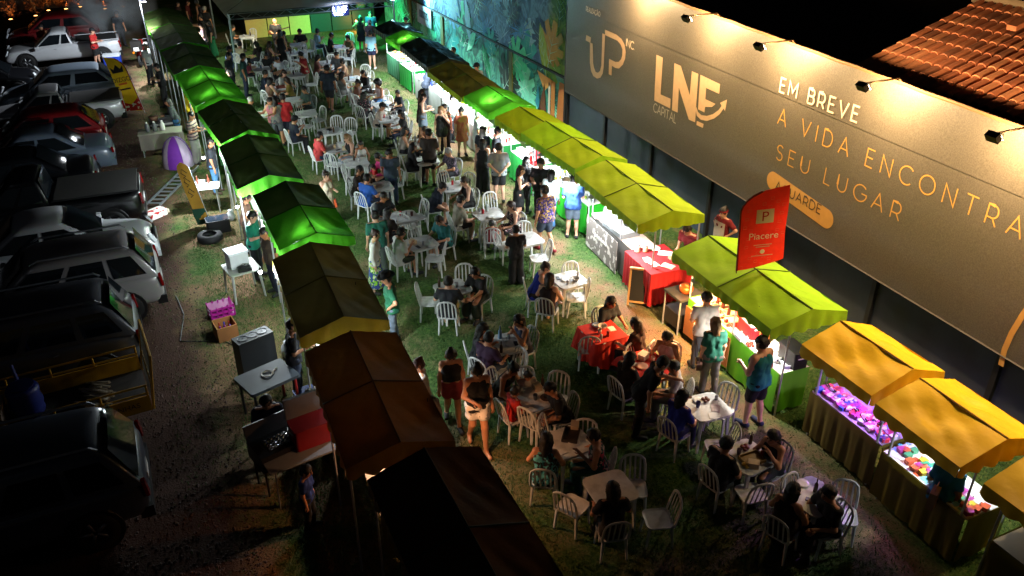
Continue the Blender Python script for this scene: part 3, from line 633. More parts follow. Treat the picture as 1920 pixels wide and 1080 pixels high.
MB().add([(0, 0, -.03), (nrow * pit * math.cos(SL), 0, nrow * pit * math.sin(SL) - .03), (nrow * pit * math.cos(SL), -7.2, nrow * pit * math.sin(SL) - .03), (0, -7.2, -.03)], [(0, 1, 2, 3)]).build('underlay', cmat('#2a1710', .9), rf)
MB().box((nrow * pit * math.cos(SL) + .15, -3.5, nrow * pit * math.sin(SL) + .05), (.5, 7.3, .2)).build('ridge', cmat('#6b5a44', .9, bump=.4), rf)
MB().box((2, -3.6, -2.6), (3.9, 7.1, 5)).build('wall', cmat('#2a2622', .9), rf)
MB().tube([(-.06, .05, -.12), (-.06, -7.2, -.12)], .05, 6).build('gutter', cmat('#8a7f70', .5), rf)
st = MB().box((2.2, -1.75, 1.02), (.5, .2, .1), Matrix.Rotation(-SL, 3, 'Y')); tag(st.build('loose_tile', tms[0].materials[0], None, loc=rf.location), 'loose clay tile lying on the tiled house roof', 'tile')
sh = thing('metal_roof', 'dark corrugated metal roof in the gloom behind the billboard', 'roof', (14.0, 19.5, 4.6))
MB().grid(lambda u, v: (v * 9, 5 - u * 12, v * .8 + .035 * math.sin(u * 12 / .22 * 6.283)), 440, 1).build('sheet', cmat('#3a3029', .6, metal=.3), sh, True)
MB().box((4.5, -1, -2.3), (9, 12, 4.5)).build('wall', cmat('#1c1a18', .9), sh)
# ---------------------------------------------------------------- hedge and boundary at the top left
hw = thing('boundary_wall', 'low brownish boundary wall behind the warm lit shrubs', 'wall', (-9, 57.6, 0)); MB().box((0, 0, .7), (40, .25, 1.4)).build('wall', cmat('#6b5a4c', .9, bump=.3), hw)
for i in range(9): MB().tube([(-19 + i * 4.4, -.2, 0), (-19 + i * 4.4, -.2, 2.2)], .05, 6).build('post', cmat('#3b322b'), hw)
def shrub(label, loc, h, w, n=170, seed=0, c=(.05, .07, .02)):
    r = random.Random(seed); t = thing('shrub', label, 'shrub', loc, 0, 'shrubs along the far boundary'); mb = MB()
    for i in range(n):
        a = r.uniform(0, 6.28); q = r.random() ** .5; z = h * (.15 + .85 * r.random()); rad = w * q * (1 - .5 * z / h); p = Vector((math.cos(a) * rad, math.sin(a) * rad, z)); d = Vector((r.gauss(0, 1), r.gauss(0, 1), r.gauss(0, .7))).normalized(); e = d.orthogonal().normalized(); s = .13 * r.uniform(.6, 1.4)
        mb.add([p - d * s, p + e * s * .4, p + d * s, p - e * s * .4], [(0, 1, 2, 3)])
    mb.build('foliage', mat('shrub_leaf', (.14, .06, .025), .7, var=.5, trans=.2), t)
    for k in range(4): MB().tube([(0, 0, 0), (r.uniform(-.2, .2) * w, r.uniform(-.2, .2) * w, h * .5), (r.uniform(-.5, .5) * w, r.uniform(-.5, .5) * w, h * .9)], .025, 5, r2=.008).build('stem', cmat('#2a1d12'), t)
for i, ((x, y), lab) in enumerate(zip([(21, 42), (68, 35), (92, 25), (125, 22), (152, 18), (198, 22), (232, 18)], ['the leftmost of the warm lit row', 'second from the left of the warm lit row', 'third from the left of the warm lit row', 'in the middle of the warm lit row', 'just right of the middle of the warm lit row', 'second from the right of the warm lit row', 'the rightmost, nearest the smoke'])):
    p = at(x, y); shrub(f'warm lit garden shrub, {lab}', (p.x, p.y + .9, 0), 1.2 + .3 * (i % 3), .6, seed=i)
    u = thing('ground_uplight', f'small orange uplight before shrub {lab}', 'uplight', (p.x, p.y + .15, 0), 0, 'ground uplights before the shrubs')
    MB().lathe([(.09, 0), (.1, .06), (.12, .12), (.1, .14)], 10).build('housing', cmat('#20180f'), u)
    MB().lathe([(.095, .142), (.02, .15)], 10).build('lens', mat('uplight_lens', (1, .6, .2), emit=(1, .42, .1), estr=9, var=0), u)
    ld = bpy.data.lights.new('light', 'SPOT'); ld.energy = 60 if i in (0, 3, 4, 5) else 25; ld.color = (1, .4, .1); ld.spot_size = R(120); ld.spot_blend = .8; ld.shadow_soft_size = .05
    lo = link('light', ld, u, (0, 0, .2)); lo.rotation_euler = Vector((0, .55, .8)).to_track_quat('-Z', 'Y').to_euler()
# ---------------------------------------------------------------- market stalls
FAB = {'unlit_dark': mat('canopy_unlit_dark', (.07, .03, .014), .8, var=.25, scale=4, trans=.02, bump=.25, bscale=14, spec=.15), 'unlit': mat('canopy_unlit', (.075, .11, .03), .72, var=.25, scale=4, trans=.11, bump=.25, bscale=14, spec=.2), 'unlit_mustard': mat('canopy_unlit_mustard', (.15, .12, .035), .72, var=.25, scale=4, trans=.11, bump=.25, bscale=14, spec=.2), 'unlit_rust': mat('canopy_unlit_rust', (.22, .092, .018), .72, var=.25, scale=4, trans=.11, bump=.3, bscale=18, spec=.2), 'unlit_olive': mat('canopy_unlit_olive', (.2, .2, .03), .7, var=.2, scale=4, trans=.015, bump=.3, bscale=18, spec=.25),  # darker copies of the canopy fabrics, night shade put into their colour
       'green': mat('canopy_green', (.08, .42, .02), .75, spec=.22, var=.3, scale=2.2, trans=.07, bump=.25, bscale=14), 'lime': mat('canopy_lime', (.30, .58, .015), .65, spec=.22, var=.3, scale=2.2, trans=.07, bump=.25, bscale=14),
       'olive': mat('canopy_olive', (.33, .5, .012), .65, spec=.22, var=.3, scale=2.2, trans=.07, bump=.25, bscale=14), 'orange': mat('canopy_orange', (.95, .52, .02), .5, spec=.22, var=.3, scale=2.2, trans=.07, bump=.3, bscale=6),
       'mustard': mat('canopy_mustard', (.48, .38, .015), .55, spec=.22, var=.3, scale=2.2, trans=.07, bump=.25, bscale=14), 'rust': mat('canopy_rust', (.40, .17, .015), .55, spec=.22, var=.3, scale=2.2, trans=.07, bump=.3, bscale=18),
       'black': mat('canopy_dark', (.03, .05, .035), .35, var=.2, scale=4, trans=.05, bump=.4, bscale=14)}
STEEL = cmat('#b9bcc0', .35, metal=.6); EAVE, RIDGE = 2.01, 2.25
STALLS = {}; ROT = {'RD': -5.0, 'RE': -2.8, 'RK': -2.5, 'RL': -2, 'L1': -2.2, 'L2': -2.6, 'L4': -1, 'L5': 3.5, 'L6': 2.4, 'L7': 1.5, 'L8': 1.5, 'RG': -1, 'RH': -2}; CEN = {}
def stall(key, label, x0, x1, y0, y1, bays, side, fabric, skirt='#2e8a1e', top='#d8d8d4', roofmats=None, counter=True, cdepth=.62, over=.5, wr=1.0, skirtmat=None, zoff=0.0, ext=0.0):
    """canopy of slopes and bays on posts, scalloped valances, counter with a cloth skirt; side -1 serves towards -X"""
    rn = random.Random(key); xm = (x0 + x1) / 2; ym = (y0 + y1) / 2; t = thing('market_stall', label, 'stall', (xm, ym, 0)); zoff = zoff + rn.uniform(-.045, .045); ev, rg = EAVE + zoff, RIDGE + zoff + rn.uniform(-.02, .04); t.rotation_euler = (0, 0, R(ROT.get(key, 0) + rn.uniform(-.5, .5))); CEN[key] = (xm, ym, t.rotation_euler[2])
    hw, hl = (x1 - x0) / 2, (y1 - y0) / 2; fm = FAB[fabric]; bl = 2 * hl / bays
    for b in range(bays):
        for s in (-1, 1):
            ph = [rn.uniform(0, 6.28) for _ in range(6)]; ya = -hl + b * bl - .004; m = FAB[roofmats[b]] if roofmats else fm
            def fn(u, v, s=s, ya=ya, ph=ph):
                x = s * hw * (1 - v); y = ya + (bl + .008) * u; e = math.sin(math.pi * u) * math.sin(math.pi * min(1, v * .9 + .05))
                z = ev + (rg - ev) * v - .075 * e + wr * (.013 * math.sin(9 * u + 5 * v + ph[0]) + .010 * math.sin(14 * v - 11 * u + ph[1]) + .010 * math.sin(26 * math.atan2(v + .05, u + .05) + ph[4]) * math.exp(-2.2 * (u + v)) + .010 * math.sin(26 * math.atan2(v + .05, 1.05 - u) + ph[5]) * math.exp(-2.2 * (1 - u + v)) + .006 * math.sin(23 * u + 3 * v + ph[2]) * (1 - v) + .005 * math.sin(31 * (u - v) + ph[3])) * (.25 + e)
                return (x, y, z)
            g = MB().grid(fn, 26, 13); 
            if s < 0: g.f = [f[::-1] for f in g.f]
            g.build('canopy_panel', m, t, True)
    sm_ = mat('seam_' + fabric, tuple(c * .35 for c in fm.node_tree.nodes['Mix'].inputs['A'].default_value[:3]), .8)
    for b in range(1, bays): MB().tube([(-hw, -hl + b * bl, ev + .008), (0, -hl + b * bl, rg + .008), (hw, -hl + b * bl, ev + .008)], .013, 5).build('seam', sm_, t)
    MB().tube([(0, -hl, rg + .004), (0, 0, rg + .002), (0, hl, rg + .004)], .012, 5).build('seam', sm_, t)
    def val(path, n, name='valance', m=fm):
        g = MB(); k = 0; vs = []
        for i in range(n * 6 + 1):
            q = i / (n * 6) * (len(path) - 1); a = min(int(q), len(path) - 2); f = q - a; p = Vector(path[a]).lerp(Vector(path[a + 1]), f)
            sc = abs(math.sin(math.pi * i / 6)); w = .012 * math.sin(i * .9) ; vs.append((p, w, .18 + .032 * sc))
        N = len(vs); d = (Vector(path[-1]) - Vector(path[0])).normalized(); nrm = Vector((d.y, -d.x, 0)); zb = min(path[0][2], path[-1][2])
        g.add([p for p, w, h in vs] + [Vector((p.x, p.y, p.z * .4 + zb * .6)) - Vector((0, 0, h * .5)) + nrm * w for p, w, h in vs] + [Vector((p.x, p.y, zb)) - Vector((0, 0, h)) + nrm * w * 2 for p, w, h in vs], [(i, i + 1, N + i + 1, N + i) for i in range(N - 1)] + [(N + i, N + i + 1, 2 * N + i + 1, 2 * N + i) for i in range(N - 1)])
        g.build(name, m, t, True)
    nl = max(6, int(2 * hl / .24)); nw = 6
    fms = fm
    val([(-hw, hl, ev), (-hw, -hl, ev)], nl); val([(hw, -hl, ev), (hw, hl, ev)], nl)
    val([(-hw, -hl, ev), (0, -hl, rg), (hw, -hl, ev)], nw, m=fms); val([(hw, hl, ev), (0, hl, rg), (-hw, hl, ev)], nw)
    xs = hw - over if side > 0 else -(hw - over); xb = -side * (hw - .06)
    for b in range(bays + 1):
        y = -hl + .07 + b * (2 * hl - .14) / bays
        for x in (xs, xb): MB().tube([(x, y, 0), (x, y, ev - .02)], .019, 6).build('post', STEEL, t)
        MB().tube([(-hw + .03, y, ev - .05), (0, y, rg - .05), (hw - .03, y, ev - .05)], .014, 5).build('rafter', STEEL, t)
    MB().tube([(0, -hl + .05, rg - .04), (0, hl - .05, rg - .04)], .015, 5).build('ridge_pole', STEEL, t)
    for x in (-hw + .03, hw - .03): MB().tube([(x, -hl + .05, ev - .045), (x, hl - .05, ev - .045)], .014, 5).build('rail', STEEL, t)
    if counter:
        xc = xs - side * cdepth / 2; zt = .9
        hl += ext; MB().box((xc, 0, zt - .015), (cdepth, 2 * hl - .2, .03)).build('counter_top', cmat(top, .5), t)
        sm = skirtmat or mat('skirt_' + skirt, hexc(skirt), .6, var=.15, scale=3, trans=.12, bump=.2, bscale=10)
        xf = xs + side * .025
        def wave(k): return lambda q, v: .02 * math.sin(q * 34 + k) * (1 - v) + .012 * math.sin(q * 71 + 2 * k) * (1 - v)
        wv = wave(rn.uniform(0, 6)); MB().grid(lambda u, v: (xf + side * (.02 + wv(u, v)), -hl + .1 + u * (2 * hl - .2), .06 + v * (zt - .05)), 44, 5).build('skirt', sm, t, True)
        for sy in (-1, 1):
            wv2 = wave(rn.uniform(0, 6)); MB().grid(lambda u, v: (xs + (xc - xs) * 2 * u, sy * (hl - .08 + wv2(u * .3, v)), .06 + v * (zt - .05)), 12, 5).build('skirt', sm, t, True)
        STALLS[key] = (xm + min(xs, xs - side * cdepth), xm + max(xs, xs - side * cdepth), y0 + .12, y1 - .12, zt)
    return t
# left row, serving towards the tables on its right (names from the camera outwards)
stall('L0', 'dark rust stall canopy at the lower left, nearest the camera', 1.75, 3.35, 5.1, 8.25, 2, 1, 'black', skirt='#2a2408', roofmats=['unlit_dark', 'unlit_dark'])  # near-black roof colour stands in for the darkness of the foreground
stall('L1', 'brown orange stall canopy in the left row beside the two walking women', 1.62, 3.16, 8.52, 11.55, 2, 1, 'rust', skirt='#6a5a10', roofmats=['unlit_rust', 'unlit_rust'])
stall('L2', 'dark stall canopy with yellow valance in the left row by the cowboy hat', 1.78, 3.32, 12.05, 15.15, 2, 1, 'mustard', skirt='#2c7a2a', roofmats=['unlit_mustard', 'unlit_mustard'])
stall('L3', 'stall canopy in the left row with green glow in its near bay', 2.05, 3.6, 15.42, 18.5, 2, 1, 'green', skirt='#22b02a', roofmats=['green', 'unlit'])
stall('L4', 'dark green stall canopy in the left row beside the yellow script flag', 1.8, 3.36, 19.05, 22.3, 2, 1, 'green', skirt='#22b02a', roofmats=['unlit', 'unlit'])
stall('L5', 'dark green stall canopy in the left row, wrinkled and sagging, beside the striped shirt', 1.8, 3.38, 22.7, 26.0, 2, 1, 'green', skirt='#22b02a', wr=2.0, roofmats=['unlit', 'unlit'])
stall('L6', 'brightly glowing green stall canopy in the left row, lit from inside', 1.6, 3.17, 26.25, 30.1, 2, 1, 'green', skirt='#9fe0c0')
stall('L7', 'dark stall canopy in the left row just beyond the glowing green one', 1.4, 3.1, 30.5, 34.15, 2, 1, 'green', skirt='#9fe0c0', wr=1.6, roofmats=['unlit', 'unlit'])
stall('L8', 'dark green stall canopy in the left row beside the woman in green trousers', 1.3, 3.05, 34.35, 38.1, 2, 1, 'green', skirt='#9fe0c0', wr=1.6, roofmats=['unlit', 'unlit'])
stall('L9', 'farthest stall canopy of the left row under the smoke', 1.2, 3.0, 38.6, 42.2, 2, 1, 'green', skirt='#9fe0c0', wr=1.6, roofmats=['unlit', 'unlit'])
# right row, serving towards the tables on its left
CH = cmat('#8d8a84', .7)
stall('RI', 'orange stall canopy at the right edge, nearest the camera', 8.97, 10.6, 3.1, 4.75, 1, -1, 'orange', skirt='#5a500c', top='#5a584e')
stall('RH', 'nearer of the two whole orange stall canopies at lower right', 9.03, 10.62, 5.1, 6.62, 1, -1, 'orange', skirt='#6a5c0c', wr=1.6, ext=.13, cdepth=.75)
stall('RG', 'farther orange stall canopy, over the purple lit trinkets', 9.16, 10.68, 6.8, 8.33, 1, -1, 'orange', skirt='#5a4e18', top='#8a7a9a', wr=1.6, ext=.13, cdepth=.75)
stall('RE', 'bright lime green stall canopy carrying the red feather flag', 9.1, 10.74, 8.87, 12.02, 2, -1, 'lime', skirt='#4f9a14')
stall('RD', 'olive lime stall canopy before the blue grey wall, over the cake counter', 9.33, 10.98, 13.3, 16.56, 2, -1, 'olive', skirt='#4a4744', top='#c9b0a6')
stall('RB', 'stall canopy of one green and one olive bay behind the black dressed queue', 9.6, 11.13, 16.88, 19.95, 2, -1, 'lime', skirt='#2ab82a', roofmats=['olive', 'lime'])
stall('RA', 'short olive stall canopy between the glowing green one and the two toned one', 9.55, 11.16, 20.0, 21.66, 1, -1, 'olive', skirt='#1f8a3a')
stall('RJ', 'brightly glowing green stall canopy in the right row near the orange painted shapes', 9.47, 11.05, 21.94, 23.85, 1, -1, 'green', skirt='#1f7a3a')
stall('RK', 'dark wrinkled stall canopy in the right row just beyond the glowing green one', 9.5, 11.1, 23.95, 27.5, 2, -1, 'olive', skirt='#8f948e', wr=2.2, roofmats=['unlit_olive', 'unlit_olive'])
stall('RL', 'dark wrinkled stall canopy in the right row beside the stooping man in navy', 9.7, 11.25, 27.55, 31.1, 2, -1, 'black', skirt='#8f948e', wr=2.4)
stall('RM', 'green glowing stall canopy near the far end of the right row', 9.82, 11.35, 31.4, 33.1, 1, -1, 'green', skirt='#169a3a', wr=1.6)
stall('RN', 'dark glossy stall canopy at the far end of the right row', 9.9, 11.45, 33.15, 35.1, 1, -1, 'black', skirt='#2f6a4a', wr=2.4)
# ---------------------------------------------------------------- lamps hanging in the stalls
COOL = (.86, .95, 1.0); WARM = (1, .55, .22); PURP = (.62, .3, 1.0)
def slamp(key, x, y, z, p, c=COOL, where='', rad=.05, glow=False):
    l = f'{"warm" if c == WARM else "purple" if c == PURP else "white"} bulb hanging {where}'
    if glow: lamp('hanging_bulb', l, (x, y, z), p, c, rad, cord=.05, group='bulbs in the stalls')
    else:
        t = lamp('hanging_bulb', l, (x, y, z), p * LAMP_GAIN, c, rad, 'SPOT', 172, (x, y, z - 1), .25, .08, group='bulbs in the stalls')
        MB().lathe([(.13, -.02), (.125, -.01), (.03, .06), (.02, .07)], 12, cap=False).build('shade', cmat('#c8c8c4', .5), t, True)
LAMP_GAIN = 3.4
slamp('L1', 3.0, 11.35, 1.72, 30, COOL, 'between the brown orange canopy and the yellow edged one')
slamp('L1', 3.05, 9.5, 1.78, 38, (1, .45, .2), 'inside the brown orange stall of the left row')
slamp('L2', 3.05, 13.4, 1.8, 55, COOL, 'inside the yellow edged stall of the left row')
slamp('L3', 2.8, 15.85, 2.05, 95, (.9, 1, .95), 'close under the near bay of the part glowing left canopy', glow=True)
slamp('L3', 1.7, 18.78, 1.75, 160, COOL, 'between the part glowing canopy and the next one beyond', glow=True)
slamp('L4', 3.15, 19.6, 1.75, 60, COOL, 'inside the stall beside the yellow script flag')
slamp('L4', 1.4, 22.5, 1.75, 380, COOL, 'in the open between two left stalls, bare and bright', glow=True)
slamp('L2', 1.6, 15.28, 1.75, 90, COOL, 'behind the left stalls near the white foam box', glow=True)
slamp('L5', 3.15, 24.3, 1.75, 45, COOL, 'inside the wrinkled dark green left stall')
slamp('L6', 2.38, 29.1, 2.05, 120, (.92, 1, .95), 'close under the far bay of the glowing left canopy', glow=True)
slamp('L6', 2.38, 27.1, 2.05, 120, (.92, 1, .95), 'close under the near bay of the glowing left canopy', glow=True)
slamp('L7', 2.9, 32.0, 1.75, 70, COOL, 'inside the dark left stall beyond the glowing one')
slamp('L8', 2.85, 36.0, 1.75, 90, COOL, 'inside the stall beside the woman in green trousers')
slamp('L9', 2.8, 40.4, 1.75, 60, COOL, 'inside the farthest left stall')
slamp('RH', 9.9, 5.8, 1.72, 18, COOL, 'inside the nearer orange stall at lower right')
slamp('RG', 9.95, 7.5, 1.72, 26, PURP, 'inside the orange stall with trinkets')
slamp('RE', 9.33, 9.6, 1.74, 48, (1, .9, .78), 'inside the near bay of the lime stall')
slamp('RE', 9.28, 11.3, 1.72, 190, WARM, 'inside the far bay of the lime stall')
slamp('RD', 9.48, 14.1, 1.72, 70, (1, .95, .9), 'over the red clothed pottery table end of the cake stall')
slamp('RD', 9.53, 15.8, 1.72, 75, COOL, 'over the glass cake case')
slamp('RB', 9.43, 17.0, 1.75, 96, COOL, 'at the near end of the two toned stall, bare and bright')
slamp('RB', 9.68, 18.8, 1.75, 113, COOL, 'inside the far bay of the two toned stall')
slamp('RA', 9.68, 20.8, 1.75, 88, COOL, 'inside the short olive stall')
slamp('RJ', 10.1, 22.9, 2.02, 300, (.9, 1, .95), 'close under the glowing green right canopy', glow=True)
slamp('RK', 9.78, 25.0, 1.75, 105, COOL, 'inside the near part of the dark wrinkled right stall')
slamp('RK', 9.83, 26.9, 1.75, 105, COOL, 'inside the far part of the dark wrinkled right stall')
slamp('RL', 9.93, 28.8, 1.75, 105, COOL, 'inside the near part of the next dark right stall')
slamp('RL', 9.98, 30.6, 1.75, 105, COOL, 'inside the far part of the next dark right stall')
slamp('RM', 10.4, 32.2, 2.02, 260, (.9, 1, .95), 'close under the far glowing right canopy', glow=True)
slamp('RN', 10.08, 34.2, 1.72, 110, COOL, 'inside the farthest right stall')
# ---------------------------------------------------------------- goods on the counters
GM = {}
def gmesh(kind, c):
    if (kind, c) in GM: return GM[kind, c]
    b = MB(); m = cmat(c, .35); ms = [m]; sm = True
    if kind == 'bottle': b.lathe([(.035, 0), (.037, .02), (.037, .15), (.03, .185), (.013, .21), (.013, .27), (.015, .275), (.012, .29)], 10); 
    elif kind == 'jar':
        b.lathe([(.04, 0), (.045, .01), (.045, .09), (.036, .105)], 10); b.cur = 1; b.lathe([(.041, .105), (.041, .13)], 10); ms.append(cmat('#c8c8c4', .3, metal=.5)); sm = False
    elif kind == 'cup':
        b.lathe([(.03, 0), (.042, .11), (.038, .108), (.028, .01)], 10)
    elif kind == 'tray':
        b.box((0, 0, .012), (.36, .26, .024)); 
        for x, y, w, d in ((-.175, 0, .012, .26), (.175, 0, .012, .26), (0, -.125, .34, .012), (0, .125, .34, .012)): b.box((x, y, .04), (w, d, .035))
        sm = False
    elif kind == 'box': b.prism(rounded(.2, .15, .012, 2), 0, .1); b.prism(rounded(.206, .156, .014, 2), .1, .115); sm = False
    elif kind == 'bowl': b.lathe([(.04, 0), (.07, .02), (.1, .07), (.095, .07), (.065, .028), (.02, .02)], 14)
    elif kind == 'plate': b.lathe([(.06, 0), (.12, .018), (.118, .022), (.05, .008)], 16)
    elif kind == 'fruit': b.ball((0, 0, .04), .042, 10)
    elif kind == 'snack': b.ball((0, 0, .03), .045, 8, .7); b.ball((.06, .02, .025), .035, 8, .7); b.ball((.01, .07, .028), .04, 8, .7); b.ball((-.05, .03, .024), .034, 8, .7)
    elif kind == 'card': b.box((0, 0, .09), (.004, .13, .18), Matrix.Rotation(R(-15), 3, 'Y')); b.box((.035, 0, .085), (.004, .13, .17), Matrix.Rotation(R(15), 3, 'Y')); sm = False
    elif kind == 'flower':
        b.tube([(0, 0, 0), (0, 0, .1)], .006, 4)
        for k in range(8): a = k * .785; b.add([(0, 0, .1), (.05 * math.cos(a - .3), .05 * math.sin(a - .3), .12), (.09 * math.cos(a), .09 * math.sin(a), .11), (.05 * math.cos(a + .3), .05 * math.sin(a + .3), .12)], [(0, 1, 2, 3)])
        sm = False
    elif kind == 'napkin': b.box((0, 0, .002), (.2, .15, .004)); b.box((.01, .01, .007), (.18, .14, .003), Matrix.Rotation(.15, 3, 'Z')); sm = False
    elif kind == 'can': b.lathe([(.026, 0), (.033, .008), (.033, .11), (.026, .12)], 10)
    elif kind == 'phone': b.prism(rounded(.15, .075, .012, 2), 0, .009); sm = False
    elif kind == 'bag':
        b.lathe([(.09, 0), (.13, .08), (.12, .2), (.05, .27), (.07, .31)], 9); b.v = [(x * (1 + .15 * math.sin(z * 40 + x * 30)), y * (1 + .12 * math.sin(z * 33 + 1)), z) for x, y, z in b.v]
    GM[kind, c] = b.mesh(kind, ms, sm); return GM[kind, c]
def cname(c):
    v = [int(c[i:i + 2], 16) for i in (1, 3, 5)]; N = {'white': (225, 225, 225), 'red': (190, 40, 40), 'pink': (215, 90, 170), 'violet': (110, 65, 200), 'blue': (60, 120, 200), 'lilac': (215, 180, 225), 'green': (60, 140, 100), 'orange': (205, 90, 55), 'yellow': (210, 180, 60), 'dark': (40, 40, 50), 'magenta': (175, 50, 140)}
    return min(N, key=lambda k: sum((a - b) ** 2 for a, b in zip(N[k], v)))
def goods(key, where, spec, seed=1, rect=None, s=1.0):
    x0, x1, y0, y1, z = rect or STALLS[key]; r = random.Random(seed); spots = []
    for kind, c, n, what in spec:
        for _ in range(n):
            for _t in range(30):
                x, y = r.uniform(x0 + .07, x1 - .07), r.uniform(y0 + .1, y1 - .1)
                if all((x - a) ** 2 + (y - b) ** 2 > .0125 * s * s for a, b in spots): break
            spots.append((x, y))
            if key in CEN: a_, b_, r_ = CEN[key]; x, y = a_ + (x - a_) * math.cos(r_) - (y - b_) * math.sin(r_), b_ + (x - a_) * math.sin(r_) + (y - b_) * math.cos(r_)
            cc = c if isinstance(c, str) else r.choice(c)
            wh = what if isinstance(c, str) else cname(cc) + ' ' + what.replace('red or white ', '').replace('pale ', '').replace('coloured ', '').replace('bright ', '').replace('colourful ', '')
            o = link({'card': 'price_card', 'snack': 'snack_pile', 'bag': 'plastic_bag'}.get(kind, kind), gmesh(kind, cc), None, (x, y, z + .003), (0, 0, r.uniform(0, 6.28) if kind in ('bowl', 'jar', 'cup', 'snack', 'flower') else r.uniform(-.3, .3)), (s, s, s))
            tag(o, f'{wh} {where}', {'card': 'card', 'snack': 'food', 'bag': 'bag'}.get(kind, kind), f'{wh} {where}')
W_ = '#e6e6e2'
goods('RK', 'on the dazzling white counter of the dark wrinkled stall', [('tray', W_, 4, 'white tray of sweets'), ('cup', W_, 14, 'white cup'), ('jar', ['#e8e4dc', '#c9d6e0'], 10, 'pale jar'), ('card', W_, 4, 'white price card')], 1)
goods('RL', 'on the bright counter by the stooping man', [('tray', W_, 4, 'white tray'), ('cup', ['#e6e6e2', '#b8d8e8'], 14, 'pale cup'), ('jar', W_, 8, 'white jar'), ('card', ['#3a4a9a', W_], 4, 'small stand up card')], 2)
goods('RM', 'on the counter under the far glowing right canopy', [('cup', W_, 10, 'white cup'), ('tray', '#c04050', 2, 'pinkish red tray'), ('jar', W_, 6, 'white jar')], 3)
goods('RN', 'on the counter of the farthest right stall', [('bowl', '#c88a4a', 5, 'tan food bowl'), ('tray', W_, 3, 'white tray'), ('snack', '#b8702a', 4, 'pile of fried snacks')], 4)
goods('RJ', 'on the counter below the glowing green right canopy', [('tray', W_, 2, 'white tray'), ('cup', ['#b03030', W_], 8, 'red or white cup')], 5)
goods('RA', 'on the red and white counter of the short olive stall', [('tray', '#c02028', 3, 'red tray'), ('bottle', '#c02028', 4, 'red sauce bottle'), ('box', W_, 4, 'white box'), ('cup', W_, 6, 'white cup')], 6)
goods('RB', 'on the bright white counter of the two toned stall', [('box', W_, 7, 'white box'), ('bottle', '#dfe6ea', 9, 'clear bottle'), ('fruit', '#9ac81e', 7, 'green lime'), ('tray', W_, 4, 'white tray'), ('card', '#303030', 2, 'dark card')], 7)
goods('RD', 'at the far end of the cake counter', [('tray', '#c8b8a8', 4, 'tray of cakes'), ('bowl', '#d8d0c8', 5, 'pale bowl'), ('box', '#aab4b4', 4, 'clear lidded box')], 8, (9.75, 10.4, 15.0, 16.4, .9))
goods('RE', 'on the warm lit end of the lime stall', [('bottle', '#3a120c', 5, 'dark wine bottle'), ('tray', '#d8b890', 4, 'tray of pastries'), ('snack', '#8a2a14', 9, 'pile of red sweets'), ('jar', '#c04028', 6, 'red jar')], 9, (9.6, 10.2, 10.5, 11.75, .9))
goods('RE', 'on the near end of the lime stall', [('bowl', W_, 4, 'white bowl'), ('bottle', '#d06a2a', 3, 'orange sauce bottle'), ('tray', '#c8d0d8', 3, 'pale tray'), ('cup', W_, 5, 'white cup'), ('snack', '#c82818', 2, 'pile of strawberries')], 10, (9.6, 10.2, 9.0, 10.4, .9))
goods('RG', 'among the purple lit trinkets', [('flower', ['#c83a8a', '#d85ab0', '#7a4ad0', '#e0a0d8'], 44, 'craft flower'), ('jar', ['#c02a6a', '#5a3ac0', '#8a8ad8'], 26, 'coloured trinket jar'), ('box', ['#a83a9a', '#3a5ac0', '#c83a4a', '#d8c8e8'], 60, 'small bright gift box'), ('card', ['#b8a8d8', '#2a2a3a'], 10, 'little stand up card')], 11, (9.67, 10.12, 6.72, 8.4, .9), s=.6)
goods('RH', 'on the craft stall with the light blue shopper', [('box', ['#d8d8d8', '#3a8a6a', '#c85a3a', '#a03a8a', '#d0b83a'], 40, 'small colourful pack'), ('napkin', ['#d8d8d4', '#7ab0d0', '#d05a3a'], 26, 'small colourful leaflet'), ('flower', ['#d83a5a', '#3a9ad0'], 12, 'craft flower')], 12, (9.54, 10.02, 5.0, 6.7, .9), s=.6)
goods('L2', 'on the counter under the yellow edged canopy', [('box', ['#d8d8d8', '#c83028', '#e0b01e'], 8, 'bright box'), ('bottle', '#d8d8d4', 4, 'white bottle')], 13)
goods('L4', 'on the counter beside the yellow script flag', [('box', W_, 5, 'white box'), ('bottle', '#c82020', 3, 'red bottle')], 14)
goods('L5', 'on the counter of the wrinkled left stall', [('bottle', ['#c82020', '#e0e0e0'], 7, 'red or white bottle'), ('box', '#e0e0e0', 4, 'white box')], 15)
# cake case, red pottery table, wine trolley and other stall furniture
cc = thing('cake_case', 'glass fronted stainless cake case on the counter of the olive stall', 'display case', (10.08, 15.35, .903))
MB().box((0, 0, .06), (.5, .9, .12)).build('base', cmat('#9aa0a4', .3, metal=.7), cc); MB().box((.1, 0, .3), (.3, .88, .02)).build('shelf', cmat('#b8c0c4', .3), cc)
for y in (-.44, .44): MB().box((0, y, .3), (.5, .012, .36)).build('glass', mat('case_glass', (.8, .9, .9), .05, var=0, alpha=.25), cc)
MB().box((-.24, 0, .3), (.012, .86, .36), Matrix.Rotation(R(12), 3, 'Y')).build('glass', MATS['case_glass'], cc); MB().box((0.02, 0, .49), (.46, .9, .02)).build('lid', cmat('#c8ccd0', .3, metal=.5), cc)
fb = thing('counter_banner', 'grey and white printed banner hung along the front of the cake counter', 'banner', (9.76, 15.7, 0), R(-5))
MB().box((0, 0, .46), (.012, 1.7, .84)).build('sheet', pattern_mat('banner_print', '#6a625c', ['#b8b0a8'], 6, .56), fb)
for k in range(6): MB().tube([(-.012, .35 - k * .11, .48), (-.012, .33 - k * .11, .6), (-.012, .28 - k * .11, .5), (-.012, .26 - k * .11, .56)], .01, 4).build('script', cmat('#e8e4de', .6), fb)
pt = thing('cloth_table', 'pottery table under a pleated red cloth beside the cake counter', 'table', (10.05, 13.7, 0), R(-4))
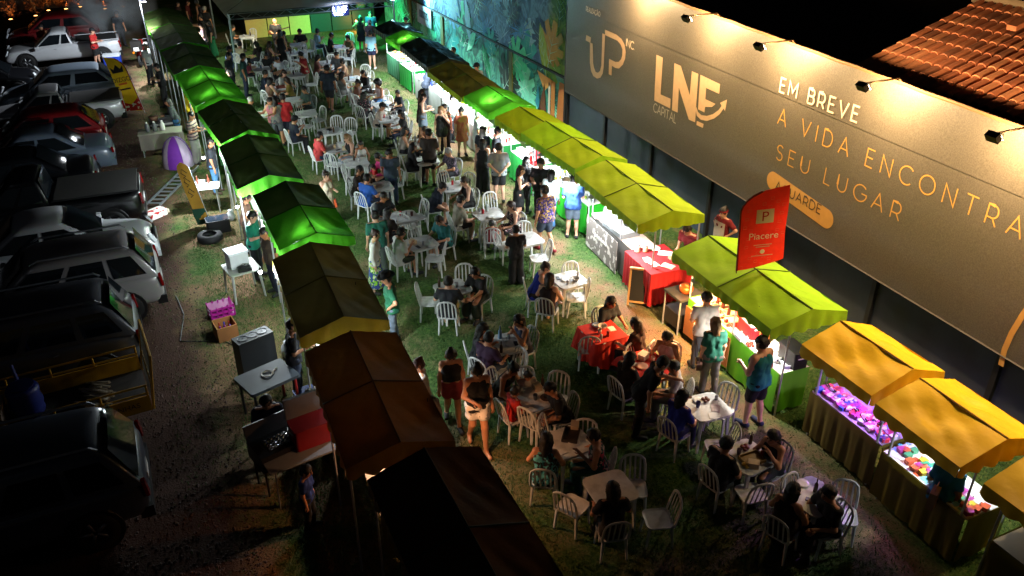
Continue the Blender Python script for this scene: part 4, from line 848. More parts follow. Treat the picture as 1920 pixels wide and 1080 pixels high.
for x, y in ((-.42, -.5), (.42, -.5), (-.42, .5), (.42, .5)): MB().tube([(x, y, 0), (x, y, .86)], .022, 6).build('leg', STEEL, pt)
rc = mat('red_cloth', hexc('#a3121c'), .8, var=.15, scale=5, bump=.2)
MB().box((0, 0, .88), (1.0, 1.2, .03)).build('table_top', cmat('#d8c8b8', .5), pt)
cl_ = MB(); cl_.grid(lambda u, v: (-.52 + u * 1.04, -.62 + v * 1.24, .903 + .003 * math.sin(40 * v)), 8, 24); per = [(-.52, .62), (-.52, -.62), (.52, -.62)]
for (a, b_) in zip(per[:-1], per[1:]): cl_.grid(lambda u, v, a=a, b_=b_: (a[0] + (b_[0] - a[0]) * u - (.025 * math.sin(u * 60) * v if a[0] == b_[0] else 0), a[1] + (b_[1] - a[1]) * u - (.025 * math.sin(u * 50) * v if a[1] == b_[1] else 0), .903 - v * .8), 60, 5)
cl_.build('cloth', rc, pt, True)
def solo(kind, c, label, loc, rz=0, cat=None, s=1.0, name=None): return tag(link(name or kind, gmesh(kind, c), None, loc, (0, 0, rz), (s, s, s)), label, cat or kind)
for i, (x, y, c, s, k, l) in enumerate(((9.82, 14.2, '#c8b8a0', 1.6, 'jar', 'tall cream pot on the red pottery table, nearest the cake case'), (9.98, 14.12, '#b89878', 1.3, 'jar', 'tan round pot on the red pottery table'), (10.25, 14.15, '#e0ddd6', 1.2, 'plate', 'white plate on the red pottery table'), (9.8, 13.75, '#e0dcd4', 1.1, 'napkin', 'white card near the front edge of the red pottery table'), (9.82, 13.5, '#ddd8d0', 1.1, 'napkin', 'second white card at the front edge of the red pottery table'), (10.05, 13.3, '#d8d0c0', 1.4, 'napkin', 'cream menu sheet at the near corner of the red pottery table'), (10.35, 13.85, '#e8e8e8', 1.6, 'napkin', 'large white paper at the back of the red pottery table'), (10.3, 13.5, '#d8c8a8', 1.0, 'bowl', 'tan bowl at the back of the red pottery table'))):
    solo(k, c, l, (x, y, .91), i * .4, s=s)
bp = thing('blue_pan', 'round pale blue pan propped on a pot by the red pottery table', 'pan', (10.45, 13.2, .91)); MB().lathe([(.11, 0), (.13, .1), (.12, .12)], 14).build('pot', cmat('#3a3636', .4), bp); MB().lathe([(.19, 0), (.2, .02), (.17, .035), (.03, .03)], 18, (0, 0, .16), Matrix.Rotation(R(-25), 3, 'Y')).build('disc', cmat('#7fb0cc', .5), bp)
cb = thing('chalkboard', 'wooden folding chalkboard sign standing on the grass by the red pottery table', 'sign', at(1200, 568), R(50))
for s in (1, -1):
    Mx = Matrix.Rotation(R(12 * s), 3, 'Y'); o = Vector((s * .17, 0, 0)); b = MB()
    for (c, d) in (((0, -.26, .45), (.025, .045, .92)), ((0, .26, .45), (.025, .045, .92)), ((0, 0, .89), (.025, .5, .045)), ((0, 0, .1), (.025, .5, .045))):
        q = Matrix.Rotation(R(-12 * s), 3, 'Y') @ Vector(c); b.box((q[0] + o[0], q[1], q[2]), d, Matrix.Rotation(R(-12 * s), 3, 'Y'))
    b.build('frame', cmat('#b08a5a', .7), cb); q = Matrix.Rotation(R(-12 * s), 3, 'Y') @ Vector((0, 0, .5)); MB().box((q[0] + o[0], 0, q[2]), (.012, .5, .76), Matrix.Rotation(R(-12 * s), 3, 'Y')).build('slate', cmat('#16181a', .8), cb)
wt = thing('griddle_stand', 'steel griddle stand with a copper pot at the far end of the lime stall', 'stand', (9.75, 12.25, 0))
MB().box((0, 0, .84), (.62, .6, .05)).build('top', cmat('#4a4644', .4, metal=.6), wt)
for x in (-.28, .28):
    for y in (-.27, .27): MB().tube([(x, y, 0), (x, y, .82)], .018, 5).build('leg', STEEL, wt)
MB().box((0, 0, .3), (.55, .52, .34)).build('burner', cmat('#1a1817', .6), wt)
tag(MB().lathe([(.1, 0), (.14, .05), (.16, .12), (.13, .17), (.05, .19), (.01, .2)], 16).build('copper_pot', cmat('#c8622a', .3, metal=.7), None, True, loc=(9.75, 12.2, .87)), 'round copper pot gleaming on the griddle stand', 'pot')
wb = thing('wooden_crate_counter', 'wooden fronted counter of the wine seller at the lime stall', 'counter', (9.5, 11.1, 0))
for k in range(6): MB().box((0, -.6 + k * .24, .5), (.03, .23, .66)).build('board', cmat('#7a4a22', .7, bump=.3), wb)
def cooler(label, loc, body, lid, rz=0, s=1.0, open_=False, lidm=None):
    t = thing('cooler', label, 'cooler', loc, rz); w, d, h = .62 * s, .38 * s, .36 * s
    MB().prism(rounded(w, d, .04, 3), 0, h).build('body', cmat(body, .45), t)
    if open_: MB().prism(rounded(w, .05, .02, 2), 0, .36 * s).build('lid', cmat(lid, .5), t, loc=(0, d / 2 + .03, h))
    else: MB().prism(rounded(w + .02, d + .02, .045, 3), h, h + .07 * s).build('lid', cmat(lid, .5), t)
    MB().tube([(-w / 2 - .01, -d * .3, h * .8), (-w / 2 - .05, 0, h * .9), (-w / 2 - .01, d * .3, h * .8)], .012, 5).build('handle', cmat('#c8c8c4'), t); return t
cooler('red cooler box with a white rim holding limes on the lime stall', (9.9, 10.3, .905), '#b0161e', '#d8d0d0', R(80), .85)
for k in range(4): solo('fruit', '#8fb83a', 'green lime on top of the red cooler box', (9.84 + .07 * (k % 2), 10.2 + .09 * (k // 2), 1.275))['group'] = 'limes on the red cooler'
cooler('black cooler box on the near end of the lime stall counter', (9.95, 9.2, .905), '#0c0c0e', '#141416', R(85), .8)
# feather flags
def feather(label, base, h, w, fabric, ang, tilt, curve=.5, pole=.4, name='feather_flag'):
    t = thing(name, label, 'flag', base, R(ang)); t.rotation_euler = (R(tilt[0]), R(tilt[1]), R(ang))
    def x0_(v): return 0.0 if v < .72 else w * (1 - math.sqrt(max(0, 1 - ((v - .72) / .28) ** 2)))
    MB().tube([(0, 0, 0)] + [(x0_(v / 20) - .01, 0, pole + h * .985 * v / 20) for v in range(0, 20)], .012, 6).build('pole', cmat('#8a8a8a', .4), t)
    def fn(u, v): return (x0_(v) + (w - x0_(v)) * u, .02 * math.sin(v * 9 + u * 4) * u, pole + h * (v * .985 + .1 * u * u * (1 - v) ** 4))
    MB().grid(fn, 10, 26).build('sail', fabric, t, True)
    MB().tube([(fn(0, v / 20)[0], 0, fn(0, v / 20)[2]) for v in range(20)], .02, 5).build('sleeve', cmat('#8a1414', .8), t)
    return t
def flag_text(t, s, x, z, size, m, y=-.035, both=True):
    cu = bpy.data.curves.new('t', 'FONT'); cu.body = s; cu.size = size; cu.align_x = 'CENTER'; cu.extrude = .0
    o = bpy.data.objects.new('t', cu); me = bpy.data.meshes.new_from_object(o); me.materials.append(m); bpy.data.objects.remove(o)
    for yy, rz in (((y, 0),) + (((-y, math.pi),) if both else ())): link('lettering', me, t, (x, yy, z), (R(90), 0, rz))
# ---------------------------------------------------------------- the feather flags and their print
rfl = feather('red feather flag with white print standing on the lime green stall', at(1381, 512, 2.2), 1.66, .86, mat('flag_red', hexc('#f03020'), .8, var=.2, scale=8, trans=.55), -20, (0, -4), pole=.05)
MB().box((.44, -.03, 1.13), (.32, .006, .27)).build('panel', cmat('#e0c8b0', .8), rfl)
flag_text(rfl, 'P', .44, 1.04, .27, cmat('#b81f14', .8), -.036, False); flag_text(rfl, 'Piacere', .44, .68, .19, cmat('#e8d8c8', .8)); 
for z, w in ((.56, .34), (.52, .26), (.34, .4)): MB().box((.44, -.034, z), (w, .004, .018)).build('print_line', cmat('#d89080', .8), rfl)
for i in range(34):
    x, z = .06 + .74 * ((i * 37) % 100) / 100, .12 + 1.38 * ((i * 61) % 100) / 100
    if .2 < x < .68 and .42 < z < 1.3: continue
    MB().tube([(x - .03, -.034, z - .025), (x + .03, -.034, z - .025), (x + .03, -.034, z + .025), (x - .03, -.034, z + .025), (x - .03, -.034, z - .025)], .004, 3).build('print_mark', cmat('#d8604a', .8), rfl)
MB().lathe([(.04, -.003), (.045, .0), (.03, .003)], 12, (.44, -.036, .42), Matrix.Rotation(R(90), 3, 'X')).build('print_ring', cmat('#e8d0c0', .8), rfl)
yfl = feather('yellow feather flag with a black crown print and red foot by the cars', at(272, 212), 2.15, .68, mat('flag_yellow', hexc('#d8b010'), .8, var=.15, scale=6, trans=.15), 150, (0, 12), pole=.12)
K_ = cmat('#15120c', .8)
MB().add([(x, .036, z) for x, z in ((.12, 1.62), (.56, 1.62), (.6, 1.86), (.47, 1.74), (.34, 1.92), (.21, 1.74), (.08, 1.86))], [(0, 1, 2, 3, 4, 5, 6)]).build('crown', K_, yfl)
flag_text(yfl, 'DIZGO', .34, 1.28, .24, K_); MB().box((.34, .036, 1.2), (.34, .006, .07)).build('band', cmat('#c05a14'), yfl); MB().box((.34, .036, 1.0), (.44, .006, .05)).build('print_line', K_, yfl)
MB().add([(.0, .03, .14), (.68, .03, .22), (.68, .03, .55), (.34, .03, .42), (0, .03, .62)], [(0, 1, 2, 3, 4)]).build('foot', pattern_mat('flag_foot', '#b81a1a', ['#e0d8d0'], 9, .55), yfl)
sfl = thing('script_flag', 'narrow mustard flag with black script, green at the foot, leaning behind the left stalls', 'flag', at(385, 424), R(160)); sfl.rotation_euler = (0, R(10), R(155))
MB().grid(lambda u, v: ((u - .5) * .34 * (1 if v < .88 else math.sqrt(max(.02, 1 - ((v - .88) / .12) ** 2))), .02 * math.sin(v * 8 + 3 * u), .1 + 1.75 * v), 8, 24).build('sail', mat('flag_mustard', hexc('#b98a2c'), .8, var=.35, scale=4), sfl, True)
MB().grid(lambda u, v: ((u - .5) * .36, .025 + .02 * math.sin(v * 8 + 3 * u), .08 + .45 * v), 6, 6).build('foot', cmat('#1d4a36', .8), sfl, True)
MB().tube([(-.17, 0, 0), (-.17, 0, 1.7)], .012, 5).build('pole', STEEL, sfl)
for z in (1.0, 1.3, 1.55): MB().tube([(-.08, .036, z), (.02, .036, z + .12), (.08, .036, z + .02), (-.02, .036, z - .08), (.06, .036, z - .12)], .012, 4).build('script', K_, sfl)

# ---------------------------------------------------------------- parked vehicles
GLASS = mat('car_glass', (.006, .008, .01), .06, var=0, spec=.8, coat=.3); TYRE = cmat('#0b0b0c', .8); RIM = cmat('#8a8d92', .3, metal=.8); TRIM = cmat('#0e0e10', .5)
TAIL = cmat('#7a0a0c', .15); HEADL = cmat('#c8ced4', .1); PLATE = cmat('#c8c8c4', .5)
def spline(xs, ys, x): return float(np.interp(x, xs, ys))
def car(name, label, cat, right, Yc, kind, paint, front='-', L=4.3, W=1.76, H=1.5, rail=False, metal=.12, rot=0.0, rack=None):
    """right: X of the end facing the stalls; front '-' means nose away from the stalls"""
    t = thing(name, label, cat, (right - L / 2, Yc, 0), R((180 if front == '-' else 0) + rot)); pm = mat('car_' + paint.strip('#') + name, hexc(paint), .32, metal=metal, var=.06, coat=.6, bump=0)
    h = L / 2; belt = H * .6
    prof = {'sedan': dict(top=([-h, -h + .12, -h + .9, -.9, .75, 1.0, h - .25, h], [belt * .8, belt * 1.02, belt * 1.06, belt * 1.03, belt * 1.0, belt * .97, belt * .8, belt * .55]), cab=(-h + .72, -.72, .3, 1.08)),
            'hatch': dict(top=([-h, -h + .08, -.9, .75, 1.0, h - .25, h], [belt * .8, belt * 1.04, belt * 1.05, belt * 1.0, belt * .97, belt * .8, belt * .55]), cab=(-h + .1, -h + .62, .3, 1.05)),
            'suv': dict(top=([-h, -h + .08, -.9, .75, 1.0, h - .2, h], [belt * .86, belt * 1.04, belt * 1.05, belt * 1.02, belt * 1.0, belt * .9, belt * .62]), cab=(-h + .06, -h + .42, .35, 1.05)),
            'pickup': dict(top=([-h, -h + .02, -.4, .75, 1.0, h - .2, h], [belt * 1.05, belt * 1.07, belt * 1.07, belt * 1.02, belt * 1.0, belt * .88, belt * .6]), cab=(-.42, -.28, .4, 1.12))}[kind]
    xs = np.concatenate([[-h, -h + .03, -h + .1], np.linspace(-h + .25, h - .3, 18), [h - .16, h - .06, h]])
    def half(x): return W / 2 * (1 - .10 * max(0, (abs(x) - h + .5) / .5) ** 2)
    zb = .22 if kind in ('sedan', 'hatch') else .3; b = MB(); nr = 0
    for x in xs:
        w = half(x); e = 1 if -h + .04 < x < h - .04 else .93; zt = spline(*prof['top'], x); z0 = zb + (.1 if e < 1 else 0)
        ring = [(0, z0), (.86 * w, z0), (.97 * w * e, z0 + .1), (w * e, z0 + .26), (.995 * w * e, (z0 + zt) * .55), (.985 * w * e, zt - .16), (.95 * w * e, zt - .05), (.86 * w * e, zt), (.5 * w, zt + .018), (0, zt + .024)]
        b.v += [(x, y, z) for y, z in ring] + [(x, -y, z) for y, z in ring[::-1][1:-1]]; nr = 2 * len(ring) - 2
    n = len(xs)
    for i in range(n - 1):
        for k in range(nr): b.f.append((i * nr + k, (i + 1) * nr + k, (i + 1) * nr + (k + 1) % nr, i * nr + (k + 1) % nr)); b.m.append(0)
    b.f += [tuple(range(nr)), tuple((n - 1) * nr + k for k in range(nr))[::-1]]; b.m += [0, 0]
    body = b.build('body', pm, t, True); ms = body.modifiers.new('round', 'SUBSURF'); ms.levels = 1; ms.render_levels = 1
    xD, xC, xB, xA = prof['cab']; wb, wr = W / 2 * .93, W / 2 * .74; zbA = spline(*prof['top'], xA) - .02; zbD = spline(*prof['top'], xD) - .02
    # cabin shell
    cx = np.concatenate([[xD], np.linspace(xC, xB, 9), [xA]]); c = MB(); rn = 0
    def roof_z(x): q = (x - xC) / (xB - xC); return H - .035 + .035 * math.sin(math.pi * min(1, max(0, q)))
    for i, x in enumerate(cx):
        zt = zbD + .01 if i == 0 else zbA + .01 if i == len(cx) - 1 else roof_z(x); q = 0 if i in (0, len(cx) - 1) else 1; zlow = spline(*prof['top'], x) - .03; wt = wr if q else wb - .05
        ring = [(wb, zlow), (wt + (wb - wt) * .5, zlow + (zt - zlow) * .5), (wt + .02, zt - .07 * q), (wt - .05, zt - .012 * q), (wt * .5, zt + .012 * q), (0, zt + .018 * q)]
        c.v += [(x, y, z) for y, z in ring] + [(x, -y, z) for y, z in ring[::-1][1:]]; rn = 2 * len(ring) - 1
    for i in range(len(cx) - 1):
        for k in range(rn - 1): c.f.append((i * rn + k, (i + 1) * rn + k, (i + 1) * rn + k + 1, i * rn + k + 1)); c.m.append(0)
    cb_ = c.build('cabin', pm, t, True); ms = cb_.modifiers.new('round', 'SUBSURF'); ms.levels = 1; ms.render_levels = 1
    def sidept(s, x, q, off=.012):   # q: 0 belt, 1 roof
        zl = spline(*prof['top'], x); zt = H - .035
        return (x, s * (wb + (wr + .02 - wb) * q + off), zl + (zt - .07 - zl) * q)
    def xlim(q): return xD + (xC - xD) * q, xA + (xB - xA) * q
    nwin = 3 if kind == 'suv' else 2; cuts = {2: [0, .5, 1], 3: [0, .27, .62, 1]}[nwin] if kind != 'pickup' or L > 5 else [0, .3, 1]
    for s in (1, -1):
        for k in range(len(cuts) - 1):
            def fn(u, v, k=k, s=s):
                q = .1 + .8 * v; a, e = xlim(q); f = cuts[k] + (cuts[k + 1] - cuts[k]) * (.07 + .86 * u) ; f = .04 + .92 * f; return sidept(s, a + (e - a) * f, q)
            g = MB().grid(fn, 5, 3)
            if s > 0: g.f = [f[::-1] for f in g.f]
            g.build('side_window', GLASS, t, True)
    for nm, xa, xb, za in (('windscreen', xA, xB, zbA), ('rear_window', xD, xC, zbD)):
        sg = 1 if nm == 'windscreen' else -1
        def fn(u, v): q = .08 + .84 * v; y = (u - .5) * 2 * (wb - .1 + (wr - .08 - (wb - .1)) * q); return (xa + (xb - xa) * q + sg * (.025 - .05 * (u - .5) ** 2), y, za + .02 + (H - .03 - za) * q + .012)
        g = MB().grid(fn, 6, 3)
        if sg < 0: g.f = [f[::-1] for f in g.f]
        g.build(nm, GLASS, t, True)
    wrad = .31 if kind in ('sedan', 'hatch') else .36; Mx = Matrix.Rotation(R(90), 3, 'X')
    for x in (-h + .82, h - .82):
        for s in (1, -1):
            MB().lathe([(wrad + .06, 0), (wrad + .05, .012), (.02, .012)], 20, (x, s * (half(x) - .004), wrad + .01), Mx if s < 0 else Matrix.Rotation(R(-90), 3, 'X')).build('wheel_arch', TRIM, t)
            wh = link('wheel', None, t, (x, s * (half(x) - .07), wrad), (0, 0, 0 if s > 0 else math.pi))
            MB().lathe([(wrad * .62, -.1), (wrad * .92, -.1), (wrad, -.06), (wrad, .06), (wrad * .92, .1), (wrad * .62, .1)], 18, (0, 0, 0), Mx, cap=False).build('tyre', TYRE, wh, True)
            rm = MB().lathe([(wrad * .63, .05), (wrad * .6, .085), (wrad * .55, .07), (wrad * .5, .03)], 18, (0, 0, 0), Matrix.Rotation(R(-90), 3, 'X'), cap=False)
            for k in range(5): a = k * 1.2566; rm.box((math.cos(a) * wrad * .3, .08, math.sin(a) * wrad * .3), (wrad * .62, .02, .05), Matrix.Rotation(-a, 3, 'Y'))
            rm.build('rim', RIM, wh, True)
    for s in (1, -1):
        zt = belt * .74; MB().prism(rounded(.26, .17, .05, 3), 0, .05, Matrix.Translation((h - .13, s * (W / 2 - .26), zt + .05)) @ Matrix.Rotation(R(s * 18), 4, 'Z') @ Matrix.Rotation(R(58), 4, 'Y')).build('headlight', HEADL, t)
        MB().prism(rounded(.3 if kind != 'sedan' else .17, .14, .04, 3), 0, .05, Matrix.Translation((-h + .045, s * (W / 2 - .14), belt * .86)) @ Matrix.Rotation(R(-84), 4, 'Y')).build('tail_light', TAIL, t)
        MB().box((xA - .1, s * (W / 2 + .07), zbA + .05), (.1, .17, .12)).build('mirror', pm, t)
        for x in (.25, -.75): MB().tube([(x - .09, s * (W / 2 - .002), belt * .9), (x, s * (W / 2 + .03), belt * .9), (x + .09, s * (W / 2 - .002), belt * .9)], .014, 5).build('door_handle', pm, t)
        if rail: MB().tube([(xC + .1, s * (wr - .07), H - .03), (xC + .2, s * (wr - .07), H + .045), (xB - .25, s * (wr - .07), H + .04), (xB - .1, s * (wr - .07), H - .03)], .02, 6).build('roof_rail', cmat('#9a9ea4', .3, metal=.7), t)
    MB().box((-h - .006, 0, belt * .62), (.012, .4, .13)).build('number_plate', PLATE, t); MB().box((h - .0, 0, .42), (.012, .4, .12)).build('number_plate', PLATE, t)
    MB().box((h - .08, 0, .36), (.2, W * .86, .16)).build('bumper', pm if kind != 'pickup' else TRIM, t); MB().box((-h + .08, 0, .4), (.2, W * .9, .2)).build('bumper', pm if kind in ('sedan', 'hatch') else TRIM, t)
    MB().box((h - .035, 0, belt * .66), (.05, W * .5, .12)).build('grille', TRIM, t)
    if kind == 'pickup':
        zt = spline(*prof['top'], -1.2)
        if rack == 'cover': MB().prism(rounded(h - .62, W - .16, .03, 2), 0, .05, Matrix.Translation(((-h + .06 - .52) / 2, 0, zt + .02))).build('bed_cover', mat('bed_cover', (.02, .018, .017), .7, var=.3, bump=.3), t)
        else: MB().box(((-h - .45) / 2, 0, zt + .02), (h - .66, W - .3, .03)).build('bed', cmat('#141414', .7), t)
        for s in (1, -1): MB().tube([(-h + .04, s * (W / 2 - .07), zt + .04), (-.5, s * (W / 2 - .07), zt + .04)], .02, 5).build('bed_rail', TRIM if rack else pm, t)
        if rack == 'bar': MB().tube([(-.55, -W / 2 + .12, zt), (-.5, -W / 2 + .2, H + .03), (-.5, W / 2 - .2, H + .03), (-.55, W / 2 - .12, zt)], .03, 6).build('roll_bar', TRIM, t)
    return t
def cy_(px, py): p = at(px, py); return p
car('pickup_truck', 'white pickup truck at the far end of the car row by the smoke', 'pickup truck', .03, 42.9, 'pickup', '#b9bcc0', L=4.7, W=1.75, H=1.55)
car('parked_car', 'red car parked behind the far white pickup', 'car', -.77, 47.0, 'hatch', '#6a1014', L=4.1, H=1.5)
car('parked_car', 'dark car nose out beside the man in red in the shadows', 'car', -3.2, 38.6, 'hatch', '#15161a', '+', L=4.0)
car('parked_car', 'grey blue hatchback between the white pickup with a dark bed cover and the cooler', 'car', -.3, 35.6, 'hatch', '#6a7684', L=4.2)
car('pickup_truck', 'white pickup truck with a dark bed cover next to the yellow flag', 'pickup truck', -.3, 32.8, 'pickup', '#b4b6ba', L=4.5, W=1.72, H=1.5, rack='cover')
car('parked_car', 'red hatchback tail out next to the white pickup with a dark bed cover', 'car', -1.0, 30.0, 'hatch', '#7a1218', L=3.95)
car('parked_car', 'grey blue saloon with a dented rear wing next to the red hatchback', 'car', -.85, 27.9, 'sedan', '#5a6676', L=4.4)
car('parked_car', 'black saloon between the grey blue saloon and the black pickup', 'car', -1.35, 25.9, 'sedan', '#0a0b0e', L=4.4)
car('pickup_truck', 'black pickup truck with a covered bed beside the purple play tent', 'pickup truck', -.25, 23.35, 'pickup', '#08080a', L=5.2, W=1.84, H=1.72, rack='cover', rot=-3)
car('parked_car', 'white saloon parked nose towards the stalls', 'car', -.15, 20.75, 'sedan', '#c4c6ca', '+', L=4.4, metal=.05)
car('parked_suv', 'silver grey utility vehicle with dark roof rails beside the white saloon', 'car', -.22, 18.3, 'suv', '#8f8b8c', L=4.3, W=1.8, H=1.66, rail=True)
car('parked_suv', 'dark grey utility vehicle with silver roof rails next to the yellow trailer', 'car', -.8, 16.0, 'suv', '#4a4d55', L=4.5, W=1.8, H=1.68, rail=True)
car('parked_suv', 'dark blue grey utility vehicle nearest the camera at lower left', 'car', -1.0, 11.55, 'suv', '#3c4552', L=4.4, W=1.8, H=1.62, rail=True)
car('parked_car', 'pale car beyond the boundary wall at the top left corner', 'car', -3.6, 60.2, 'hatch', '#9a948c', L=4.0)
# yellow utility trailer with its load
tr = thing('trailer', 'yellow open utility trailer loaded with pale wooden stakes', 'trailer', (-2.3, 13.85, 0), R(4)); YP = mat('trailer_yellow', hexc('#b8860e'), .5, var=.25, scale=5)
MB().box((0, 0, .5), (2.9, 1.35, .05)).build('deck', cmat('#2a2420', .9), tr)
for s in (1, -1):
    MB().box((0, s * .7, .66), (2.9, .03, .3)).build('side_panel', YP, tr)
    for z in (.86, 1.02): MB().tube([(-1.45, s * .7, z), (1.45, s * .7, z)], .02, 5).build('rail', YP, tr)
    for x in (-1.43, -.7, 0, .7, 1.43): MB().tube([(x, s * .7, .5), (x, s * .7, 1.02)], .02, 5).build('upright', YP, tr)
    wh = link('wheel', None, tr, (-.1, s * .84, .3)); MB().lathe([(.17, -.08), (.28, -.08), (.3, -.04), (.3, .04), (.28, .08), (.17, .08)], 16, (0, 0, 0), Matrix.Rotation(R(90), 3, 'X'), cap=False).build('tyre', TYRE, wh, True); MB().lathe([(.17, -.03), (.02, -.05)], 12, (0, 0, 0), Matrix.Rotation(R(90), 3, 'X')).build('rim', RIM, wh)
    MB().box((-.1, s * .84, .64), (.8, .22, .03)).build('mudguard', YP, tr)
gt = MB().tube([(1.47, -.68, .5), (1.62, -.68, 1.55), (1.62, .68, 1.55), (1.47, .68, .5)], .025, 5); gt.tube([(1.53, -.68, .95), (1.53, .68, .95)], .018, 5); gt.build('tailgate', YP, tr)
for k in range(9): MB().tube([(1.48, -.6 + k * .15, .55), (1.61, -.6 + k * .15, 1.52)], .007, 4).build('mesh_wire', cmat('#4a4640', .6), tr)
for s in ('LOCACAO DE CARRETINHAS',): flag_text(tr, s, .35, .62, .14, cmat('#1c1508', .8), -.722, False)
rs = random.Random(2)
for k in range(30):
    o = MB().box((0, 0, 0), (1.0 + rs.uniform(-.15, .2), .035, .025)).build('stake', cmat(rs.choice(['#b8aa92', '#c8bca6', '#a3957c']), .8), None, loc=(-1.72 + rs.uniform(-.1, .1), 13.5 + (k % 10) * .085, .56 + (k // 10) * .05 + rs.uniform(0, .03)), rot=(0, R(-22 + rs.uniform(-4, 4)), R(-62 + rs.uniform(-9, 9))))
    tag(o, 'pale wooden stake in the pile loaded on the yellow trailer', 'stake', 'wooden stakes on the trailer')
br = thing('blue_barrel', 'dark blue plastic barrel standing in the yellow trailer', 'barrel', (-2.75, 14.0, .53)); MB().lathe([(.24, 0), (.27, .08), (.25, .14), (.28, .25), (.25, .4), (.27, .5), (.24, .56), (.2, .57)], 16).build('body', cmat('#0f1f6a', .5), br, True); MB().lathe([(.2, .57), (.21, .6), (.05, .61)], 14).build('lid', cmat('#0b1650', .5), br)
tag(MB().tube([(-2.72, 13.9, .6), (-2.85, 14.35, 1.35)], .03, 8).build('blue_pipe', cmat('#14287a', .5)), 'long dark blue pipe leaning out of the yellow trailer', 'pipe')
for i, (x, l) in enumerate(((-3.35, 'pale wooden box in the front of the yellow trailer'),)):
    t = thing('wooden_box', l, 'box', (x, 13.8, .53)); MB().box((0, 0, .2), (.55, .6, .38)).build('body', cmat('#6a5a4c', .8), t); MB().box((0, 0, .41), (.58, .63, .04)).build('lid', cmat('#8a7a68', .8), t)
# ---------------------------------------------------------------- things behind the left row
def folding_table(label, loc, rz=0, w=1.2, d=.6, z=.75, c='#cfd0cc', name='folding_table'):
    t = thing(name, label, 'table', loc, rz); MB().prism(rounded(w, d, .03, 2), z - .03, z).build('table_top', cmat(c, .5), t)
    for x in (-w / 2 + .1, w / 2 - .1):
        for y in (-d / 2 + .06, d / 2 - .06): MB().tube([(x, y, z - .03), (x * 1.05, y * 1.15, 0)], .016, 5).build('leg', STEEL, t)
    return t
def ptop(px, py, z): return at(px, py, z)
p = at(300, 245, .75); folding_table('long table with a brown cloth, holding jugs, behind the left stalls', (p.x, p.y, 0), R(-6), 1.35, .65, c='#8f8a80')
MB().grid(lambda u, v: (p.x - .68 + 1.36 * u, p.y - .34 + .02 * math.sin(u * 18) * v, .752 - .5 * v), 24, 4).build('t', cmat('#6b655c', .9)).name = 'table_cloth'
tag(bpy.data.objects['table_cloth'], 'brown cloth hanging from the front of the jug table', 'cloth')
for i, x in enumerate((-.36, -.14, .1)):
    j = thing('jug', ('leftmost', 'middle', 'rightmost')[i] + ' plastic jug standing on the brown clothed table', 'jug', (p.x + x, p.y + .02, .755), 0, 'jugs on the brown clothed table'); MB().lathe([(.07, 0), (.075, .02), (.075, .2), (.03, .27), (.03, .29)], 12).build('body', cmat('#55585a' if i < 2 else '#c8c8c0', .4), j, True); MB().lathe([(.034, .285), (.034, .32)], 10).build('cap', cmat('#e0e0dc'), j)
gr = thing('griddle', 'black gas griddle on the brown clothed table', 'griddle', (p.x + .1, p.y + .75, 0)); MB().box((0, 0, .8), (.75, .5, .16)).build('body', cmat('#101012', .4), gr); MB().box((0, -.26, .8), (.7, .02, .06)).build('panel', cmat('#9a9a9a', .3, metal=.6), gr)
for x in (-.34, .34): 
    for y in (-.2, .2): MB().tube([(x, y, 0), (x, y, .74)], .02, 5).build('leg', cmat('#202020'), gr)
tag(MB().lathe([(.1, 0), (.17, .12), (.16, .15)], 14).build('steel_basin', cmat('#6a4a3a', .5), None, True, loc=(p.x - .1, p.y + .75, .885)), 'brown basin standing on the black gas griddle', 'basin')
# purple play tent
q = at(338, 315); tn = thing('play_tent', 'small purple and white pop up play tent on the grass', 'tent', (q.x, q.y + .3, 0), R(-15))
for k, c in enumerate(('#6a2a9a', '#c8b8c8', '#8a3ab0', '#b8a8b8', '#7a30a8', '#d0b8d8')):
    a0, a1 = k * math.pi / 3, (k + 1) * math.pi / 3
    MB().grid(lambda u, v: (.48 * math.cos(v * 1.5) * math.cos(a0 + (a1 - a0) * u), .48 * math.cos(v * 1.5) * math.sin(a0 + (a1 - a0) * u), .95 * math.sin(v * 1.5)), 5, 7).build('panel', cmat(c, .8, trans=.1), tn, True)
MB().tube([(.48 * math.cos(v * .2), -.05, .95 * math.sin(v * .2)) for v in range(16)], .012, 5).build('hoop', cmat('#5a1a8a'), tn)
# ladder lying on the ground
la, lb = at(288, 392), at(362, 318); ld_ = thing('ladder', 'aluminium step ladder lying on the ground by the black pickup', 'ladder', la, math.atan2(lb.y - la.y, lb.x - la.x)); Ln = (lb - la).length
for s in (-.2, .2): MB().box((Ln / 2, s, .12), (Ln, .03, .06)).build('rail', cmat('#8a8f94', .4, metal=.6), ld_)
for k in range(int(Ln / .28)): MB().box((.15 + k * .28, 0, .12), (.06, .4, .02)).build('rung', cmat('#9a9fa4', .4, metal=.6), ld_)
sk = at(292, 405); s_ = thing('cement_sack', 'red and white paper sack lying by the nose of the white saloon', 'sack', (sk.x, sk.y, 0), R(35)); sb = MB().prism(rounded(.6, .38, .08, 3), 0, .16); sb.build('body', pattern_mat('sack_print', '#d8d4cc', ['#b01c1c'], 7, .58), s_); MB().box((.31, 0, .08), (.04, .36, .1)).build('seam', cmat('#c8b8a0'), s_)
